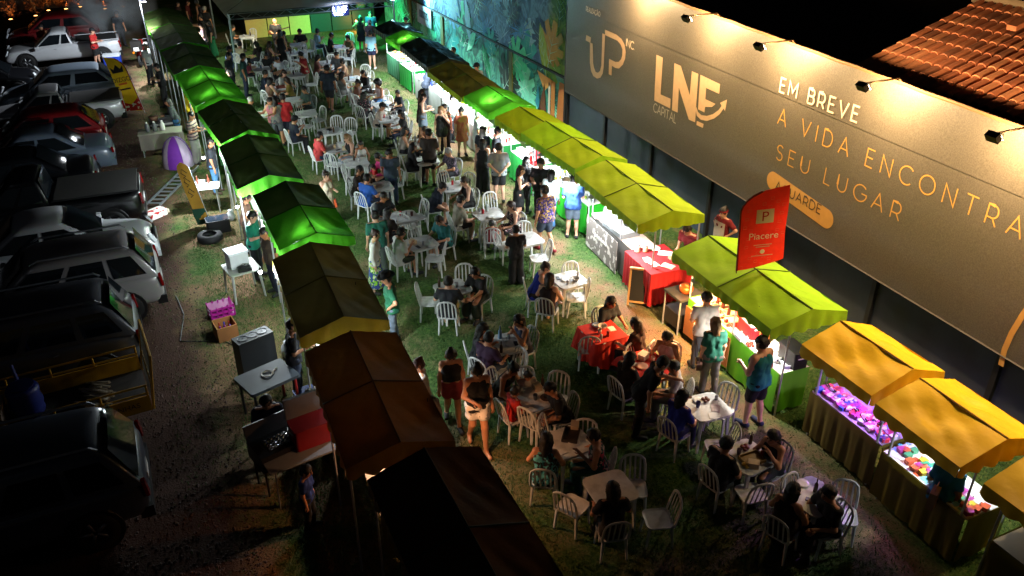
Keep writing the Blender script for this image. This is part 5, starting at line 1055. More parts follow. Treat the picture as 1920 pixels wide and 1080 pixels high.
# grill with cooler by the man in red
gp = at(205, 105); g2 = thing('barbecue_grill', 'smoking barbecue grill by the man in the red shirt', 'grill', (gp.x, gp.y, 0)); MB().box((0, 0, .72), (.8, .45, .22), taper=1.15).build('firebox', cmat('#141212', .6), g2)
for x in (-.34, .34):
    for y in (-.17, .17): MB().tube([(x, y, .62), (x * 1.1, y * 1.2, 0)], .018, 5).build('leg', cmat('#1c1a1a'), g2)
for k in range(9): MB().tube([(-.42, -.2 + k * .05, .84), (.42, -.2 + k * .05, .84)], .006, 4).build('grill_bar', cmat('#5a5a5a', .4, metal=.6), g2)
MB().box((0, 0, .81), (.78, .42, .02)).build('embers', mat('embers', (.08, .02, .01), .9, emit=(1, .25, .05), estr=.6, scale=20), g2)
cp_ = at(213, 122); cooler('blue and white cooler box on the ground by the barbecue grill', (cp_.x, cp_.y, 0), '#1c3fb0', '#d0d8e0', R(-10), 1.15)
# white table with carton and cables, tyres, crates
wq = at(452, 500, .72)
pq = thing('plastic_table', 'white plastic table behind the left stalls carrying a white foam box', 'table', (wq.x, wq.y, 0), R(10))
MB().prism(rounded(.72, .72, .06, 3), .69, .72).build('table_top', cmat('#a8aaa4', .5), pq)
for x in (-.3, .3):
    for y in (-.3, .3): MB().tube([(x, y, .69), (x * 1.15, y * 1.15, 0)], .035, 6, r2=.022).build('leg', cmat('#a8aaa4', .5), pq)
fx = thing('foam_box', 'white foam box on the white table behind the left stalls', 'box', (wq.x - .05, wq.y + .12, .722), R(12)); MB().box((0, 0, .17), (.42, .36, .34)).build('body', cmat('#d2d6da', .6), fx); MB().box((0, 0, .365), (.46, .4, .05)).build('lid', cmat('#dfe5ea', .6), fx)
cbx = thing('cable_coil', 'tangled black cable and power supply on the white table behind the left stalls', 'cable', (wq.x + .05, wq.y - .22, .722)); MB().box((0, 0, .04), (.3, .16, .08)).build('box', cmat('#121214'), cbx); MB().tube([(.12 * math.cos(a * .5) * (1 + .1 * math.sin(a)), .1 * math.sin(a * .5), .1 + .02 * math.sin(a * 1.3)) for a in range(26)], .008, 4).build('cable', cmat('#0a0a0a'), cbx)
ty = at(395, 450); tt = thing('old_tyre', 'black bags and an old tyre in the shade behind the left stalls', 'tyre', (ty.x, ty.y, .0)); MB().lathe([(.18, .0), (.3, .0), (.33, .08), (.3, .18), (.18, .18)], 18, cap=False).build('tyre', TYRE, tt, True)
pc = at(416, 590); k_ = thing('plastic_crate', 'magenta plastic crate on its side on the dark grass', 'crate', (pc.x, pc.y, 0), R(8))
for z in (.03, .14, .25): MB().box((0, 0, z), (.52, .36, .05)).build('band', cmat('#a81a88', .5), k_)
for x in (-.25, -.12, 0, .12, .25):
    for y in (-.17, .17): MB().box((x, y, .15), (.03, .02, .3)).build('rib', cmat('#9a1880', .5), k_)
cx_ = at(425, 630); k2 = thing('cardboard_box', 'open cardboard box with blue and red bottles beside the magenta crate', 'box', (cx_.x, cx_.y, 0), R(8))
for x, y, w, d in ((-.2, 0, .02, .44), (.2, 0, .02, .44), (0, -.21, .38, .02), (0, .21, .38, .02)): MB().box((x, y, .17), (w, d, .34)).build('side', cmat('#8a5a2e', .9), k2)
for k in range(6): solo('bottle', ['#1a2a9a', '#9a2a1a'][k % 2], ['blue', 'red'][k % 2] + ' bottle in the cardboard box beside the magenta crate', (cx_.x - .1 + .1 * (k % 3), cx_.y - .08 + .16 * (k // 3), .02))['group'] = ['blue', 'red'][k % 2] + ' bottles in the cardboard box'
sp_ = at(500, 705, .8); sk_ = thing('sound_desk', 'black topped table with a folded white cable, beside the speaker, in the dark at left', 'table', (sp_.x, sp_.y, 0), R(18)); MB().prism(rounded(.95, .72, .05, 3), .74, .8).build('table_top', cmat('#39424a', .6), sk_)
for x in (-.4, .4):
    for y in (-.28, .28): MB().tube([(x, y, .74), (x, y, 0)], .025, 6).build('leg', cmat('#7a1414' if x > 0 else '#1a1a1a'), sk_)
wc = thing('white_cable', 'coiled white cable lying on the black topped table', 'cable', (sp_.x + .02, sp_.y + .05, .803)); MB().tube([((.1 + .012 * math.sin(a * .9)) * math.cos(a * .55), (.09 + .01 * math.cos(a)) * math.sin(a * .55), .012 + .002 * (a % 3)) for a in range(36)] + [(.2, .12, .01)], .012, 5).build('coil', cmat('#b8b8b0'), wc)
sq = at(488, 672, .5); sv = thing('speaker', 'black loudspeaker box behind the black topped table', 'speaker', (sq.x - .05, sq.y + .25, 0), R(18)); MB().box((0, 0, .45), (.72, .32, .9)).build('cabinet', cmat('#1c1f22', .6), sv)
for x in (-.2, .0, .2): MB().lathe([(.09, 0), (.1, .01), (.06, -.02), (.02, 0)], 14, (x, 0, .905)).build('cone', cmat('#2f3438', .5), sv)
solo('bag', '#b8bcc0', 'white plastic bag standing on the grass by the yellow edged stall', at(541, 668), s=1.15, name='plastic_bag')
rcl = at(585, 815, .85); cooler('red and white cooler with its lid open on the dark table at lower left', (rcl.x, rcl.y, .76), '#7a1014', '#7f8488', R(8), 1.05, True)
p = rcl; folding_table('grey table holding the open red and white cooler at lower left', (p.x - .1, p.y - .1, 0), R(8), 1.5, .7, c='#6f7478')
gz = at(520, 830, .8); g3 = thing('griddle_cart', 'black griddle cart wrapped in foil before the two seated cooks', 'griddle', (gz.x, gz.y, 0), R(15)); MB().box((0, 0, .7), (.8, .55, .3)).build('body', cmat('#0e0e10', .5), g3); MB().box((0, .3, .95), (.78, .04, .3), Matrix.Rotation(R(-20), 3, 'X')).build('lid', cmat('#151517', .5), g3); MB().grid(lambda u, v: (-.2 + .4 * u, -.18 + .3 * v, .86 + .015 * math.sin(u * 30) * math.sin(v * 27)), 14, 12).build('foil', cmat('#8a8a8c', .25, metal=.8), g3)
for x in (-.35, .35):
    for y in (-.2, .2): MB().tube([(x, y, .56), (x, y, 0)], .02, 5).build('leg', cmat('#1a1a1a'), g3)
blb = at(570, 728, .3); cooler('small white and blue cooler by the near left stall post', (blb.x, blb.y, 0), '#c0c4c8', '#2a4ab8', R(10), .6)
# plastic box stacks on small tables by stalls L4/L6
bt = at(372, 350, .75); folding_table('small white table with trays behind the left stalls, right of the script flag', (bt.x + .15, bt.y, 0), R(-8), .8, .5)
goods('x', 'on the small white table right of the script flag', [('tray', '#d8dce0', 2, 'white tray'), ('bottle', '#5a2a1a', 2, 'brown bottle'), ('box', '#c8ccd0', 2, 'pale box')], 31, (bt.x - .2, bt.x + .5, bt.y - .22, bt.y + .22, .75))
bk = at(405, 400, .5); bkt = thing('black_tub', 'black tub with blue topped bottles behind the left stalls', 'tub', (bk.x, bk.y, 0)); MB().prism(rounded(.6, .4, .05, 3), 0, .36).build('tub', cmat('#101114', .5), bkt); MB().prism(rounded(.56, .36, .05, 3), .36, .37).build('water', cmat('#2a3440', .1), bkt)
wbk = at(428, 380, .5); solo('bag', '#c8ccd2', 'white plastic bag hanging open by the left stall back', (wbk.x, wbk.y, .0), s=.9, name='plastic_bag')
# motor scooter trailer near the smoke
mq = at(268, 120); mo = thing('motor_scooter', 'red motor scooter with a dark box and number plate seen from behind', 'scooter', (mq.x, mq.y, 0), R(80)); Mx = Matrix.Rotation(R(90), 3, 'X')
for x in (-.6, .65): 
    w_ = link('wheel', None, mo, (x, 0, .27)); MB().lathe([(.17, -.05), (.25, -.05), (.27, 0), (.25, .05), (.17, .05)], 16, (0, 0, 0), Mx, cap=False).build('tyre', TYRE, w_, True); MB().lathe([(.17, -.02), (.03, -.04), (.02, .04)], 12, (0, 0, 0), Mx).build('rim', RIM, w_)
MB().tube([(-.6, 0, .5), (-.2, 0, .62), (.2, 0, .5), (.5, 0, .75), (.62, 0, .95)], .11, 8, flat=.8).build('body', cmat('#8a1410', .35), mo, True); MB().box((-.25, 0, .74), (.6, .26, .1)).build('seat', cmat('#101010'), mo); MB().box((-.7, 0, .98), (.4, .42, .4)).build('carry_box', cmat('#17181a', .5), mo); MB().box((-.905, 0, .86), (.01, .22, .15)).build('number_plate', PLATE, mo); MB().tube([(.6, -.3, 1.0), (.62, 0, .95), (.6, .3, 1.0)], .016, 5).build('handlebar', STEEL, mo); MB().lathe([(.05, 0), (.05, .02)], 10, (-.9, .14, .72), Matrix.Rotation(R(-90), 3, 'Y')).build('tail_light', cmat('#c86a14', .2), mo)
# tall floodlight on its pole at the far left
fpole = thing('pole_floodlight', 'bright white floodlight on a tall pole above the far left stalls', 'floodlight', (1.1, 38.35, 0)); MB().tube([(0, 0, 0), (0, 0, 3.2)], .025, 8).build('pole', cmat('#2c2e32', .5), fpole); MB().box((.12, -.1, 3.25), (.3, .22, .12)).build('housing', cmat('#303338'), fpole)
MB().box((.12, -.1, 3.18), (.2, .14, .02)).build('lens', mat('white_lens', (1, 1, 1), emit=(.9, .95, 1), estr=60, var=0), fpole)
for aim, pw in (((-.8, .25, -.45), 1500),):
    l_ = bpy.data.lights.new('light', 'SPOT'); l_.energy = pw; l_.color = (.88, .94, 1); l_.spot_size = R(160); l_.spot_blend = .5; l_.shadow_soft_size = .1
    lo = link('light', l_, fpole, (.16, -.18, 3.1)); lo.rotation_euler = Vector(aim).to_track_quat('-Z', 'Y').to_euler()
# smoke from the barbecue
s0 = at(215, 95); smk = MB().ball((0, 0, 0), 1, 16); o = smk.build('smoke', None, None, True); o.location = (s0.x + .3, s0.y + 2.2, 1.6); o.scale = (2.2, 3.4, 1.5)
o.data.materials.clear(); m = bpy.data.materials.new('smoke'); m.use_nodes = True; n = m.node_tree; n.nodes.remove(n.nodes['Principled BSDF']); pv = n.nodes.new('ShaderNodeVolumePrincipled'); pv.inputs['Color'].default_value = (.75, .82, .85, 1)
tcn = n.nodes.new('ShaderNodeTexCoord'); nz = n.nodes.new('ShaderNodeTexNoise'); nz.inputs['Scale'].default_value = 1.6; nz.inputs['Detail'].default_value = 4; n.links.new(tcn.outputs['Object'], nz.inputs['Vector'])
ln = n.nodes.new('ShaderNodeVectorMath'); ln.operation = 'LENGTH'; n.links.new(tcn.outputs['Object'], ln.inputs[0]); fa = n.nodes.new('ShaderNodeMapRange'); fa.inputs[1].default_value = 1; fa.inputs[2].default_value = .1; n.links.new(ln.outputs['Value'], fa.inputs[0])
mr = n.nodes.new('ShaderNodeMapRange'); mr.inputs[1].default_value = .42; mr.inputs[2].default_value = .72; mr.inputs[4].default_value = 3.2; n.links.new(nz.outputs['Fac'], mr.inputs[0]); mm = n.nodes.new('ShaderNodeMath'); mm.operation = 'MULTIPLY'; n.links.new(mr.outputs[0], mm.inputs[0]); n.links.new(fa.outputs[0], mm.inputs[1]); n.links.new(mm.outputs[0], pv.inputs['Density']); n.links.new(pv.outputs[0], n.nodes['Material Output'].inputs['Volume']); o.data.materials.append(m); stuff(o, 'pale smoke drifting from the barbecue grill', 'smoke')
# ---------------------------------------------------------------- stage tent at the far end
sg = thing('stage', 'low stage with a yellow panelled front at the far end', 'stage', (9.2, 46.6, 0))
MB().box((0, 0, .95), (6.6, 4.4, .1)).build('deck', cmat('#1a1a1c', .7), sg)
for k in range(6): MB().box((-2.75 + k * 1.1, -2.21, .46), (1.05, .03, .9)).build('panel', cmat('#c9b45e' if k < 3 else '#0d3a2c', .6), sg)
for x in (-3.2, 3.2): MB().box((x, 0, .46), (.05, 4.3, .9)).build('panel', cmat('#151515'), sg)
MB().box((.4, 2.2, 2.4), (7.4, .05, 4.8)).build('backdrop', mat('backdrop_green', (.02, .09, .06), .8, var=.3), sg)
stt = thing('stage_tent', 'pale tarpaulin roof on truss posts over the stage', 'tent', (8.2, 41.6, 0))
for x in (-3.7, 3.7):
    for y in (-3.1, 3.6):
        MB().tube([(x, y, 0), (x, y, 2.35)], .05, 8).build('post', cmat('#9aa0a4', .35, metal=.7), stt)
def truss(a, b, nm='truss'):
    a, b = Vector(a), Vector(b); m_ = MB(); N = max(4, int((b - a).length / .35))
    for dz in (0, .22): m_.tube([a + Vector((0, 0, dz)), b + Vector((0, 0, dz))], .022, 5)
    for k in range(N): m_.tube([a.lerp(b, k / N) + Vector((0, 0, .22 * (k % 2))), a.lerp(b, (k + 1) / N) + Vector((0, 0, .22 * ((k + 1) % 2)))], .012, 4)
    m_.build(nm, cmat('#a8adb0', .35, metal=.7), stt)
truss((-3.7, -3.1, 2.13), (3.7, -3.1, 2.13)); truss((-3.7, -3.1, 2.13), (-3.7, 3.6, 2.13)); truss((3.7, -3.1, 2.13), (3.7, 3.6, 2.13))
TP = mat('tarpaulin', (.55, .5, .45), .7, var=.25, scale=1.5, trans=.35); ap = (0, .25, 4.3); cs = [(-3.9, -3.3, 2.42), (3.9, -3.3, 2.42), (3.9, 3.8, 2.42), (-3.9, 3.8, 2.42)]
for k in range(4):
    a, b_ = Vector(cs[k]), Vector(cs[(k + 1) % 4]); P_ = Vector(ap); MB().grid(lambda u, v: a.lerp(b_, u).lerp(P_, v) - Vector((0, 0, .25 * math.sin(math.pi * v) * (1 - v) - .02 * math.sin(u * 20))), 16, 10).build('roof_panel', TP, stt, True)
ls = thing('led_sign', 'glowing blue white lit sign hanging from the stage tent truss', 'sign', (9.37, 38.42, 1.9)); MB().box((0, 0.05, .23), (.8, .04, .46)).build('panel', cmat('#0a1440', .4), ls)
LB = mat('led_blue', (.6, .7, 1), emit=(.25, .4, 1), estr=14, var=0); LWm = mat('led_white', (1, 1, 1), emit=(.8, .88, 1), estr=30, var=0); gl, wd = strokes('LNF', .35)
for polys in gl:
    b = MB()
    for pl in polys: b.tube([(-.3 + x * .6 / wd, 0, .14 + y * .26) for x, y in pl], .028, 5)
    b.build('letter', LWm, ls)
MB().box((-.1, 0, .06), (.4, .02, .05)).build('strip', LB, ls)
l_ = bpy.data.lights.new('light', 'POINT'); l_.energy = 40; l_.color = (.35, .5, 1); l_.shadow_soft_size = .15; link('light', l_, ls, (0, -.25, .2))
for i, (x, y, z, c, pw, aim, l) in enumerate(((10.2, 39.0, 2.3, (.05, 1, .45), 1100, (.3, .9, -.6), 'green stage lamp on the truss beside the lit sign'), (9.3, 39.2, 2.3, (.1, 1, .5), 300, (.3, .8, -.6), 'green stage lamp in the middle of the truss'), (6.6, 39.0, 2.3, (1, .88, .62), 420, (-.05, .9, -.45), 'pale stage lamp on the truss over the yellow panels'), (11.75, 38.6, 2.5, (.3, .8, .85), 1900, (.4, -.9, .08), 'cyan stage lamp at the right end of the truss'))):
    t = thing('stage_lamp', l, 'stage lamp', (x, y, z), 0, 'stage lamps on the truss'); MB().lathe([(.08, .1), (.09, -.08), (.07, -.1)], 10).build('housing', cmat('#111111'), t); MB().tube([(-.1, 0, 0), (-.1, 0, .16), (.1, 0, .16), (.1, 0, 0)], .01, 4).build('yoke', cmat('#222222'), t)
    l_ = bpy.data.lights.new('light', 'SPOT'); l_.energy = pw; l_.color = c; l_.spot_size = R(110); l_.spot_blend = .8; l_.shadow_soft_size = .08; lo = link('light', l_, t, Vector(aim) * .16); lo.rotation_euler = Vector(aim).to_track_quat('-Z', 'Y').to_euler()
tk = at(722, 62); tree = thing('tree', 'thick pale tree trunk lit orange beside the stage', 'tree', (12.0, 44.8, 0))
for k, (dx, r0, c) in enumerate(((0, .3, '#8a6a4a'), (.55, .2, '#5a4a3a'))): MB().tube([(dx, 0, 0), (dx + .05, .05, 1.5), (dx + .1 + .2 * k, 0, 3.2), (dx + .5, .3, 5.5)], r0, 10, r2=r0 * .6).build('trunk', cmat(c, .9, bump=.6), tree, True)
cr = MB(); rc_ = random.Random(9)
for i in range(700):
    p = Vector((rc_.gauss(.4, 1.1), rc_.gauss(.2, 1.1), rc_.gauss(6.3, .8))); d = Vector((rc_.gauss(0, 1), rc_.gauss(0, 1), rc_.gauss(0, 1))).normalized(); e = d.orthogonal().normalized(); s = .16; cr.add([p - d * s, p + e * s * .45, p + d * s, p - e * s * .45], [(0, 1, 2, 3)])
cr.build('crown', mat('tree_leaf', (.05, .09, .025), .7, var=.5, trans=.2), tree)
lamp('orange_lamp', 'orange lamp shining on the tree trunk beside the stage', (11.4, 43.6, .6), 60, (1, .38, .12), .06, cord=0)
# ---------------------------------------------------------------- plastic chairs and tables
PLAS = mat('white_plastic', (.62, .64, .63), .45, var=.08, scale=6); PLAS2 = mat('chair_plastic', (.6, .62, .61), .42, var=.1, scale=5)
def chair_proto():
    t = link('plastic_chair', None); g = MB(); o = rounded(.42, .42, .09, 4); n = len(o)
    vs = [(x, y, .43) for x, y in o] + [(x * .82, y * .82, .418) for x, y in o] + [(x, y, .405) for x, y in o] + [(0, 0, .412)]
    g.add(vs, [(i, (i + 1) % n, n + (i + 1) % n, n + i) for i in range(n)] + [(n + i, n + (i + 1) % n, 3 * n) for i in range(n)] + [((i + 1) % n, i, 2 * n + i, 2 * n + (i + 1) % n) for i in range(n)] + [tuple(range(2 * n, 3 * n))[::-1]])
    g.build('seat', PLAS2, t)
    arch = [(-.19 - .1 * q, y, .42 + .44 * q) for q, y in ((0, -.2), (.3, -.2), (.62, -.195), (.83, -.175), (.95, -.12), (1, -.05), (1, .05), (.95, .12), (.83, .175), (.62, .195), (.3, .2), (0, .2))]
    MB().tube(arch, .022, 6, flat=.75).build('back_frame', PLAS2, t)
    sl = [MB().tube([(-.2, 0, .42), (-.2 - .1 * tp, 0, .42 + .44 * tp)], .014, 4, flat=.6).mesh('slat', PLAS2) for tp in (.93, .98)]
    for y in (-.12, -.04, .04, .12): link('slat', sl[abs(y) < .1], t, (0, y, 0))
    lf = MB().tube([(0, 0, .415), (.045, 0, 0)], .03, 5, r2=.018).mesh('leg', PLAS2)
    for x, y, a in ((.16, .16, .6), (.16, -.16, -.6), (-.17, .17, 2.5), (-.17, -.17, -2.5)): link('leg', lf, t, (x, y, 0), (0, 0, a))
    return t
def vary(m):
    n = m.node_tree; b = n.nodes['Principled BSDF']; src = b.inputs['Base Color'].links[0].from_socket
    oi = n.nodes.new('ShaderNodeObjectInfo'); mr = n.nodes.new('ShaderNodeMapRange'); mr.inputs[3].default_value = .88; mr.inputs[4].default_value = 1.15; n.links.new(oi.outputs['Random'], mr.inputs[0])
    tc = n.nodes.new('ShaderNodeTexCoord'); no = n.nodes.new('ShaderNodeTexNoise'); no.inputs['Scale'].default_value = 7; no.inputs['Detail'].default_value = 6; n.links.new(tc.outputs['Object'], no.inputs['Vector'])
    rp = n.nodes.new('ShaderNodeMapRange'); rp.inputs[1].default_value = .35; rp.inputs[2].default_value = .55; rp.inputs[3].default_value = .78; n.links.new(no.outputs['Fac'], rp.inputs[0])
    mu = n.nodes.new('ShaderNodeMath'); mu.operation = 'MULTIPLY'; n.links.new(mr.outputs[0], mu.inputs[0]); n.links.new(rp.outputs[0], mu.inputs[1])
    vm = n.nodes.new('ShaderNodeVectorMath'); vm.operation = 'SCALE'; n.links.new(src, vm.inputs[0]); n.links.new(mu.outputs[0], vm.inputs['Scale']); n.links.new(vm.outputs[0], b.inputs['Base Color'])
vary(PLAS); vary(PLAS2)
CHPOS = []; CHAIR0 = chair_proto(); CH_USED = [False]; NCH = [0]
def chair(x, y, ang, label, group='white plastic chairs'):
    t = CHAIR0 if not CH_USED[0] else copy_tree(CHAIR0); CH_USED[0] = True
    CHPOS.append((x, y)); t.location = (x, y, 0); t.rotation_euler = (0, 0, R(ang)); tag(t, label, 'chair', group); NCH[0] += 1; return t
def table_proto():
    t = link('plastic_table', None); o = rounded(.7, .7, .11, 2); MB().prism(o, .7, .722).build('table_top', PLAS, t)
    MB().prism([(x * .93, y * .93) for x, y in o], .655, .699).build('apron', PLAS, t)
    lg = MB().tube([(0, 0, .69), (.05, 0, 0)], .042, 5, r2=.024).mesh('leg', PLAS)
    for i in range(4): a = R(45 + 90 * i); link('leg', lg, t, (.37 * math.cos(a), .37 * math.sin(a), 0), (0, 0, a))
    return t
TAB0 = table_proto(); TB_USED = [False]; TABLES = {}
def table(key, px, py, phrase, rot=0, cloth=None):
    p = at(px, py, .72); t = TAB0 if not TB_USED[0] else copy_tree(TAB0); TB_USED[0] = True
    t.location = (p.x, p.y, 0); t.rotation_euler = (0, 0, R(rot)); tag(t, f'white plastic table {phrase}', 'table', 'plastic tables on the grass'); TABLES[key] = (Vector((p.x, p.y, 0)), phrase); return p
def cloth_on(key, label, c, drop=.42, rot=0):
    p = TABLES[key][0]; b = MB(); b.grid(lambda u, v: ((u - .5) * .74, (v - .5) * .74, .727), 4, 4)
    def side(u, v):
        a = u * 2 * math.pi; q = max(abs(math.cos(a)), abs(math.sin(a))); x, y = .37 * math.cos(a) / q, .37 * math.sin(a) / q; f = 1 + v * (.12 + .08 * math.sin(a * 9) + .07 * math.sin(a * 17)); return (x * f, y * f, .727 - v * drop * (1 + .12 * math.sin(a * 4 + 2.3)))
    b.grid(side, 72, 6); tag(b.build('tablecloth', mat('cloth_' + c, hexc(c), .85, var=.15, scale=6, bump=.2), None, True, loc=(p.x, p.y, .002), rot=(0, 0, R(rot))), label, 'tablecloth')
for a in (('1', 574, 212, 'empty, behind the table with the black hat'), ('2', 620, 245, 'with a black hat on it'), ('3', 628, 278, 'of the man in the coral shirt'), ('4', 668, 304, 'of the woman in pink'), ('5', 712, 350, 'of the men in blue and brown'),
          ('6', 757, 406, 'with a red can'), ('7', 781, 268, 'of the two women eating together'), ('8', 800, 300, 'before the standing man in the brown shirt'), ('9', 852, 350, 'of the leaning man in navy'), ('10', 915, 402, 'of the man in beige'),
          ('11', 790, 455, 'with the blue cup holder'), ('12', 988, 448, 'empty, behind the standing boy in black'), ('13', 1067, 524, 'of the two women with bare legs'), ('14', 848, 540, 'of the man in a dark navy shirt'), ('15', 950, 643, 'of the man in purple'), ('16', 1006, 745, 'of the boy in red'),
          ('17', 1066, 828, 'of the two women in patterned tops'), ('18', 1145, 915, 'in the dark, below the two patterned tops'), ('19', 1130, 622, 'under the long red cloth'), ('20', 1208, 680, 'under the glowing red cloth'), ('21', 1325, 762, 'of the woman in royal blue'), ('22', 1402, 856, 'crowded with food at lower right'), ('23', 1525, 930, 'in the dark before the craft stall'),
          ('24', 463, 68, 'at the far left by the tent post'), ('25', 558, 83, 'by the stage, behind another'), ('26', 553, 99, 'in front of the stage'), ('27', 640, 87, 'lit green beside the stage'), ('28', 490, 129, 'of the boy in the white shirt'), ('29', 556, 140, 'before the standing man in red'), ('30', 612, 117, 'of the women behind the walker in navy'),
          ('31', 661, 147, 'of the women with long black hair'), ('32', 549, 187, 'of the person in grey green'), ('34', 527, 165, 'of the woman with the bare back'), ('35', 699, 172, 'of the woman with the round afro'), ('36', 718, 196, 'of the boy in navy'), ('37', 727, 222, 'of the man in the dark cap'), ('38', 493, 213, 'beside the striped shirt and the left stalls')):
    table(a[0], a[1], a[2], a[3], random.Random(a[0]).uniform(-9, 9))
cloth_on('19', 'long red cloth over the table near the chalkboard', '#c02414', .55); cloth_on('20', 'glowing red cloth over the table of the woman in a pale tank top', '#c02414', .2)
def img_side(P, C):
    a = to_px((P[0], P[1], .4)); c = to_px((C[0], C[1], .4)); dx, dy = a[0] - c[0], (a[1] - c[1]) * 1.5
    h = '' if abs(dx) < .4 * abs(dy) else ('left' if dx < 0 else 'right'); v = '' if abs(dy) < .4 * abs(dx) else ('far' if dy < 0 else 'near')
    return (v + ' ' + h).strip() or 'near'
SEATED = []
def ang_to(p, q): return math.degrees(math.atan2(q[1] - p[1], q[0] - p[0]))
def vox_for(p): d = math.hypot(p[0], p[1]); return .024 if d < 17 else .028 if d < 26 else .034
def sit(head, key, desc, ang=None, h=1.68, lean=10, chair_=True, pose='sit', arms='table', z=None, seat=None, **k):
    zt = z or 1.29 * (h / 1.70 if h > 1.35 else .84); p = at(head[0], head[1], zt)
    a = ang if ang is not None else ang_to(p, TABLES[key][0]); f = Vector((math.cos(R(a)), math.sin(R(a)), 0)); p = p - f * (.68 * math.sin(R(lean)) + .03); p.z = 0 if h > 1.35 else .13
    person('person ' + desc, p, a, h, pose, arms, lean, vox=vox_for(p), **k)
    if chair_: q = p + f * .06; chair(q.x, q.y, a, 'white chair under person ' + desc)
def st(head, foot, ang, desc, h=None, lean=3, **k):
    if foot: hh = max(1.45, min(1.86, stature(foot, head))) if h is None else h; p = at(*foot)
    else: hh = h or 1.66; p = at(head[0], head[1], hh); p.z = 0
    f = Vector((math.cos(R(ang)), math.sin(R(ang)), 0))
    if not foot and lean > 8: p = p - f * .7 * math.sin(R(lean))
    person('person ' + desc, p, ang, hh, lean=lean, vox=vox_for(p), **k)
def empty(px, py, key, ang=None, note=''):
    p = at(px, py, .85); C, ph = TABLES[key]; a = (ang if ang is not None else ang_to(p, C)) + random.Random(px * 7 + py).uniform(-9, 9); f = Vector((math.cos(R(a)), math.sin(R(a)), 0)); p = p + f * .24
    if any((p.x - q[0]) ** 2 + (p.y - q[1]) ** 2 < .17 for q in CHPOS): return
    l = f'empty white chair, {img_side(p, C)} side of table {ph}'
    if l in LABELS:
        o = LABELS.pop(l)[0]; near = p.y < o.location.y; o['label'] = l + (', the farther' if near else ', the nearer'); LABELS.setdefault(o['label'], []).append(o); l += ', the nearer' if near else ', the farther'
    chair(p.x, p.y, a, l)
FLOR = pattern_mat('floral_dark', '#151318', ['#8a4a5a', '#c8b8b0'], 22, .6); STRP = pattern_mat('striped_top', '#17171a', ['#8f8a84'], 9, .6, True); GLEAF = pattern_mat('green_leaf_skirt', '#c8c8a8', ['#3a7a1e', '#7aa82a', '#2a3a7a'], 14, .52); PURF = pattern_mat('purple_floral', '#2e2250', ['#6a4a9a', '#9a7a3a'], 24, .56); ZEB = pattern_mat('zebra_teal', '#101418', ['#4aa0a8'], 20, .52); TROP = pattern_mat('tropical_teal', '#0f4a42', ['#b83a5a', '#c8b0a0'], 14, .57); PLAID = pattern_mat('plaid', '#2a2430', ['#6a5a6a'], 26, .55); WFL = pattern_mat('white_flower_shorts', '#d8d4cc', ['#8a8a88'], 12, .62)
B, N, W, G = '#0e0f12', '#101a33', '#c9cac8', '#4a4d50'
m_ = dict(sex='m')
# ---- seated guests, from the camera outwards
sit((1490, 907), '23', 'in a dark dress with long hair, seated at the lower right', ang=20, top='dress', topc='#1c1216', hair='long'); sit((1557, 912), '23', 'in black with bare forearms, seated at the lower right', ang=170, topc=B, **m_)
sit((1365, 820), '22', 'in a black shirt at the table crowded with food', ang=10, topc='#08080a', hair='short', **m_); sit((1452, 807), '22', 'in black with hand to face at the food table', ang=190, top='tank', topc=B, hair='medium', arms=('eat', 'table'))
sit((1150, 905), '18', 'with long dark hair and back turned at the darkest table', ang=75, topc='#141012', hair='long'); sit((1025, 812), '17', 'in a black and teal zebra top', ang=55, top='tank', topc=ZEB, bot='skirt', botc=ZEB, hair='medium'); sit((1113, 805), '17', 'in a teal tropical print holding a phone', ang=150, top='tank', topc=TROP, botc='#0f4a42', hair='short', arms=('phone', 'table'))
sit((971, 720), '16', 'small boy in a red shirt at the dark cup table', ang=5, h=1.2, topc='#b01e14', botc=G, hair='short', sex='m'); sit((992, 690), '16', 'small child in white beside the bending woman', ang=260, h=1.1, topc='#b8b4ac', hair='short', sex='m'); sit((964, 675), '16', 'in a black top bending over the children', ang=300, lean=28, topc=B, top='tank', hair='bun'); sit((1030, 713), '16', 'in black, bowed over the dark cup table', ang=175, lean=22, topc='#0a0a0c', **m_)
sit((917, 622), '15', 'in a purple shirt looking at a phone', ang=25, topc='#2a1030', botc='#27384f', arms=('phone', 'table'), **m_); sit((906, 606), '15', 'dark haired, half hidden behind the purple shirt', ang=345, topc='#0e1218', hair='medium'); sit((972, 590), '15', 'in a blue grey sleeveless top with elbows raised', ang=190, top='tank', topc='#39415a', hair='long', arms=('eat', 'table'))
sit((840, 518), '14', 'in a dark navy shirt and yellow shorts, back turned', ang=60, topc='#171c26', bot='shorts', botc='#a8a060', skin='light', shoe=None, **m_); sit((890, 500), '14', 'in black with an olive print skirt, reaching over', ang=215, lean=16, topc='#0b0b0d', bot='longskirt', botc='#22281a', hair='long', arms=('reach', 'table'))
sit((1024, 490), '13', 'in a royal blue tank top bowed over the table', ang=340, lean=20, top='tank', topc='#1c2f9a', botc=B, bot='shorts', hair='bun', hairc='brown', skin='light', pose='cross', shoe=None); sit((1031, 512), '13', 'with brown wavy hair in dark red, back half turned', ang=45, top='tank', topc='#2a1416', bot='mini', botc=B, hair='long', hairc='brown', skin='light', pose='cross', shoe=None)
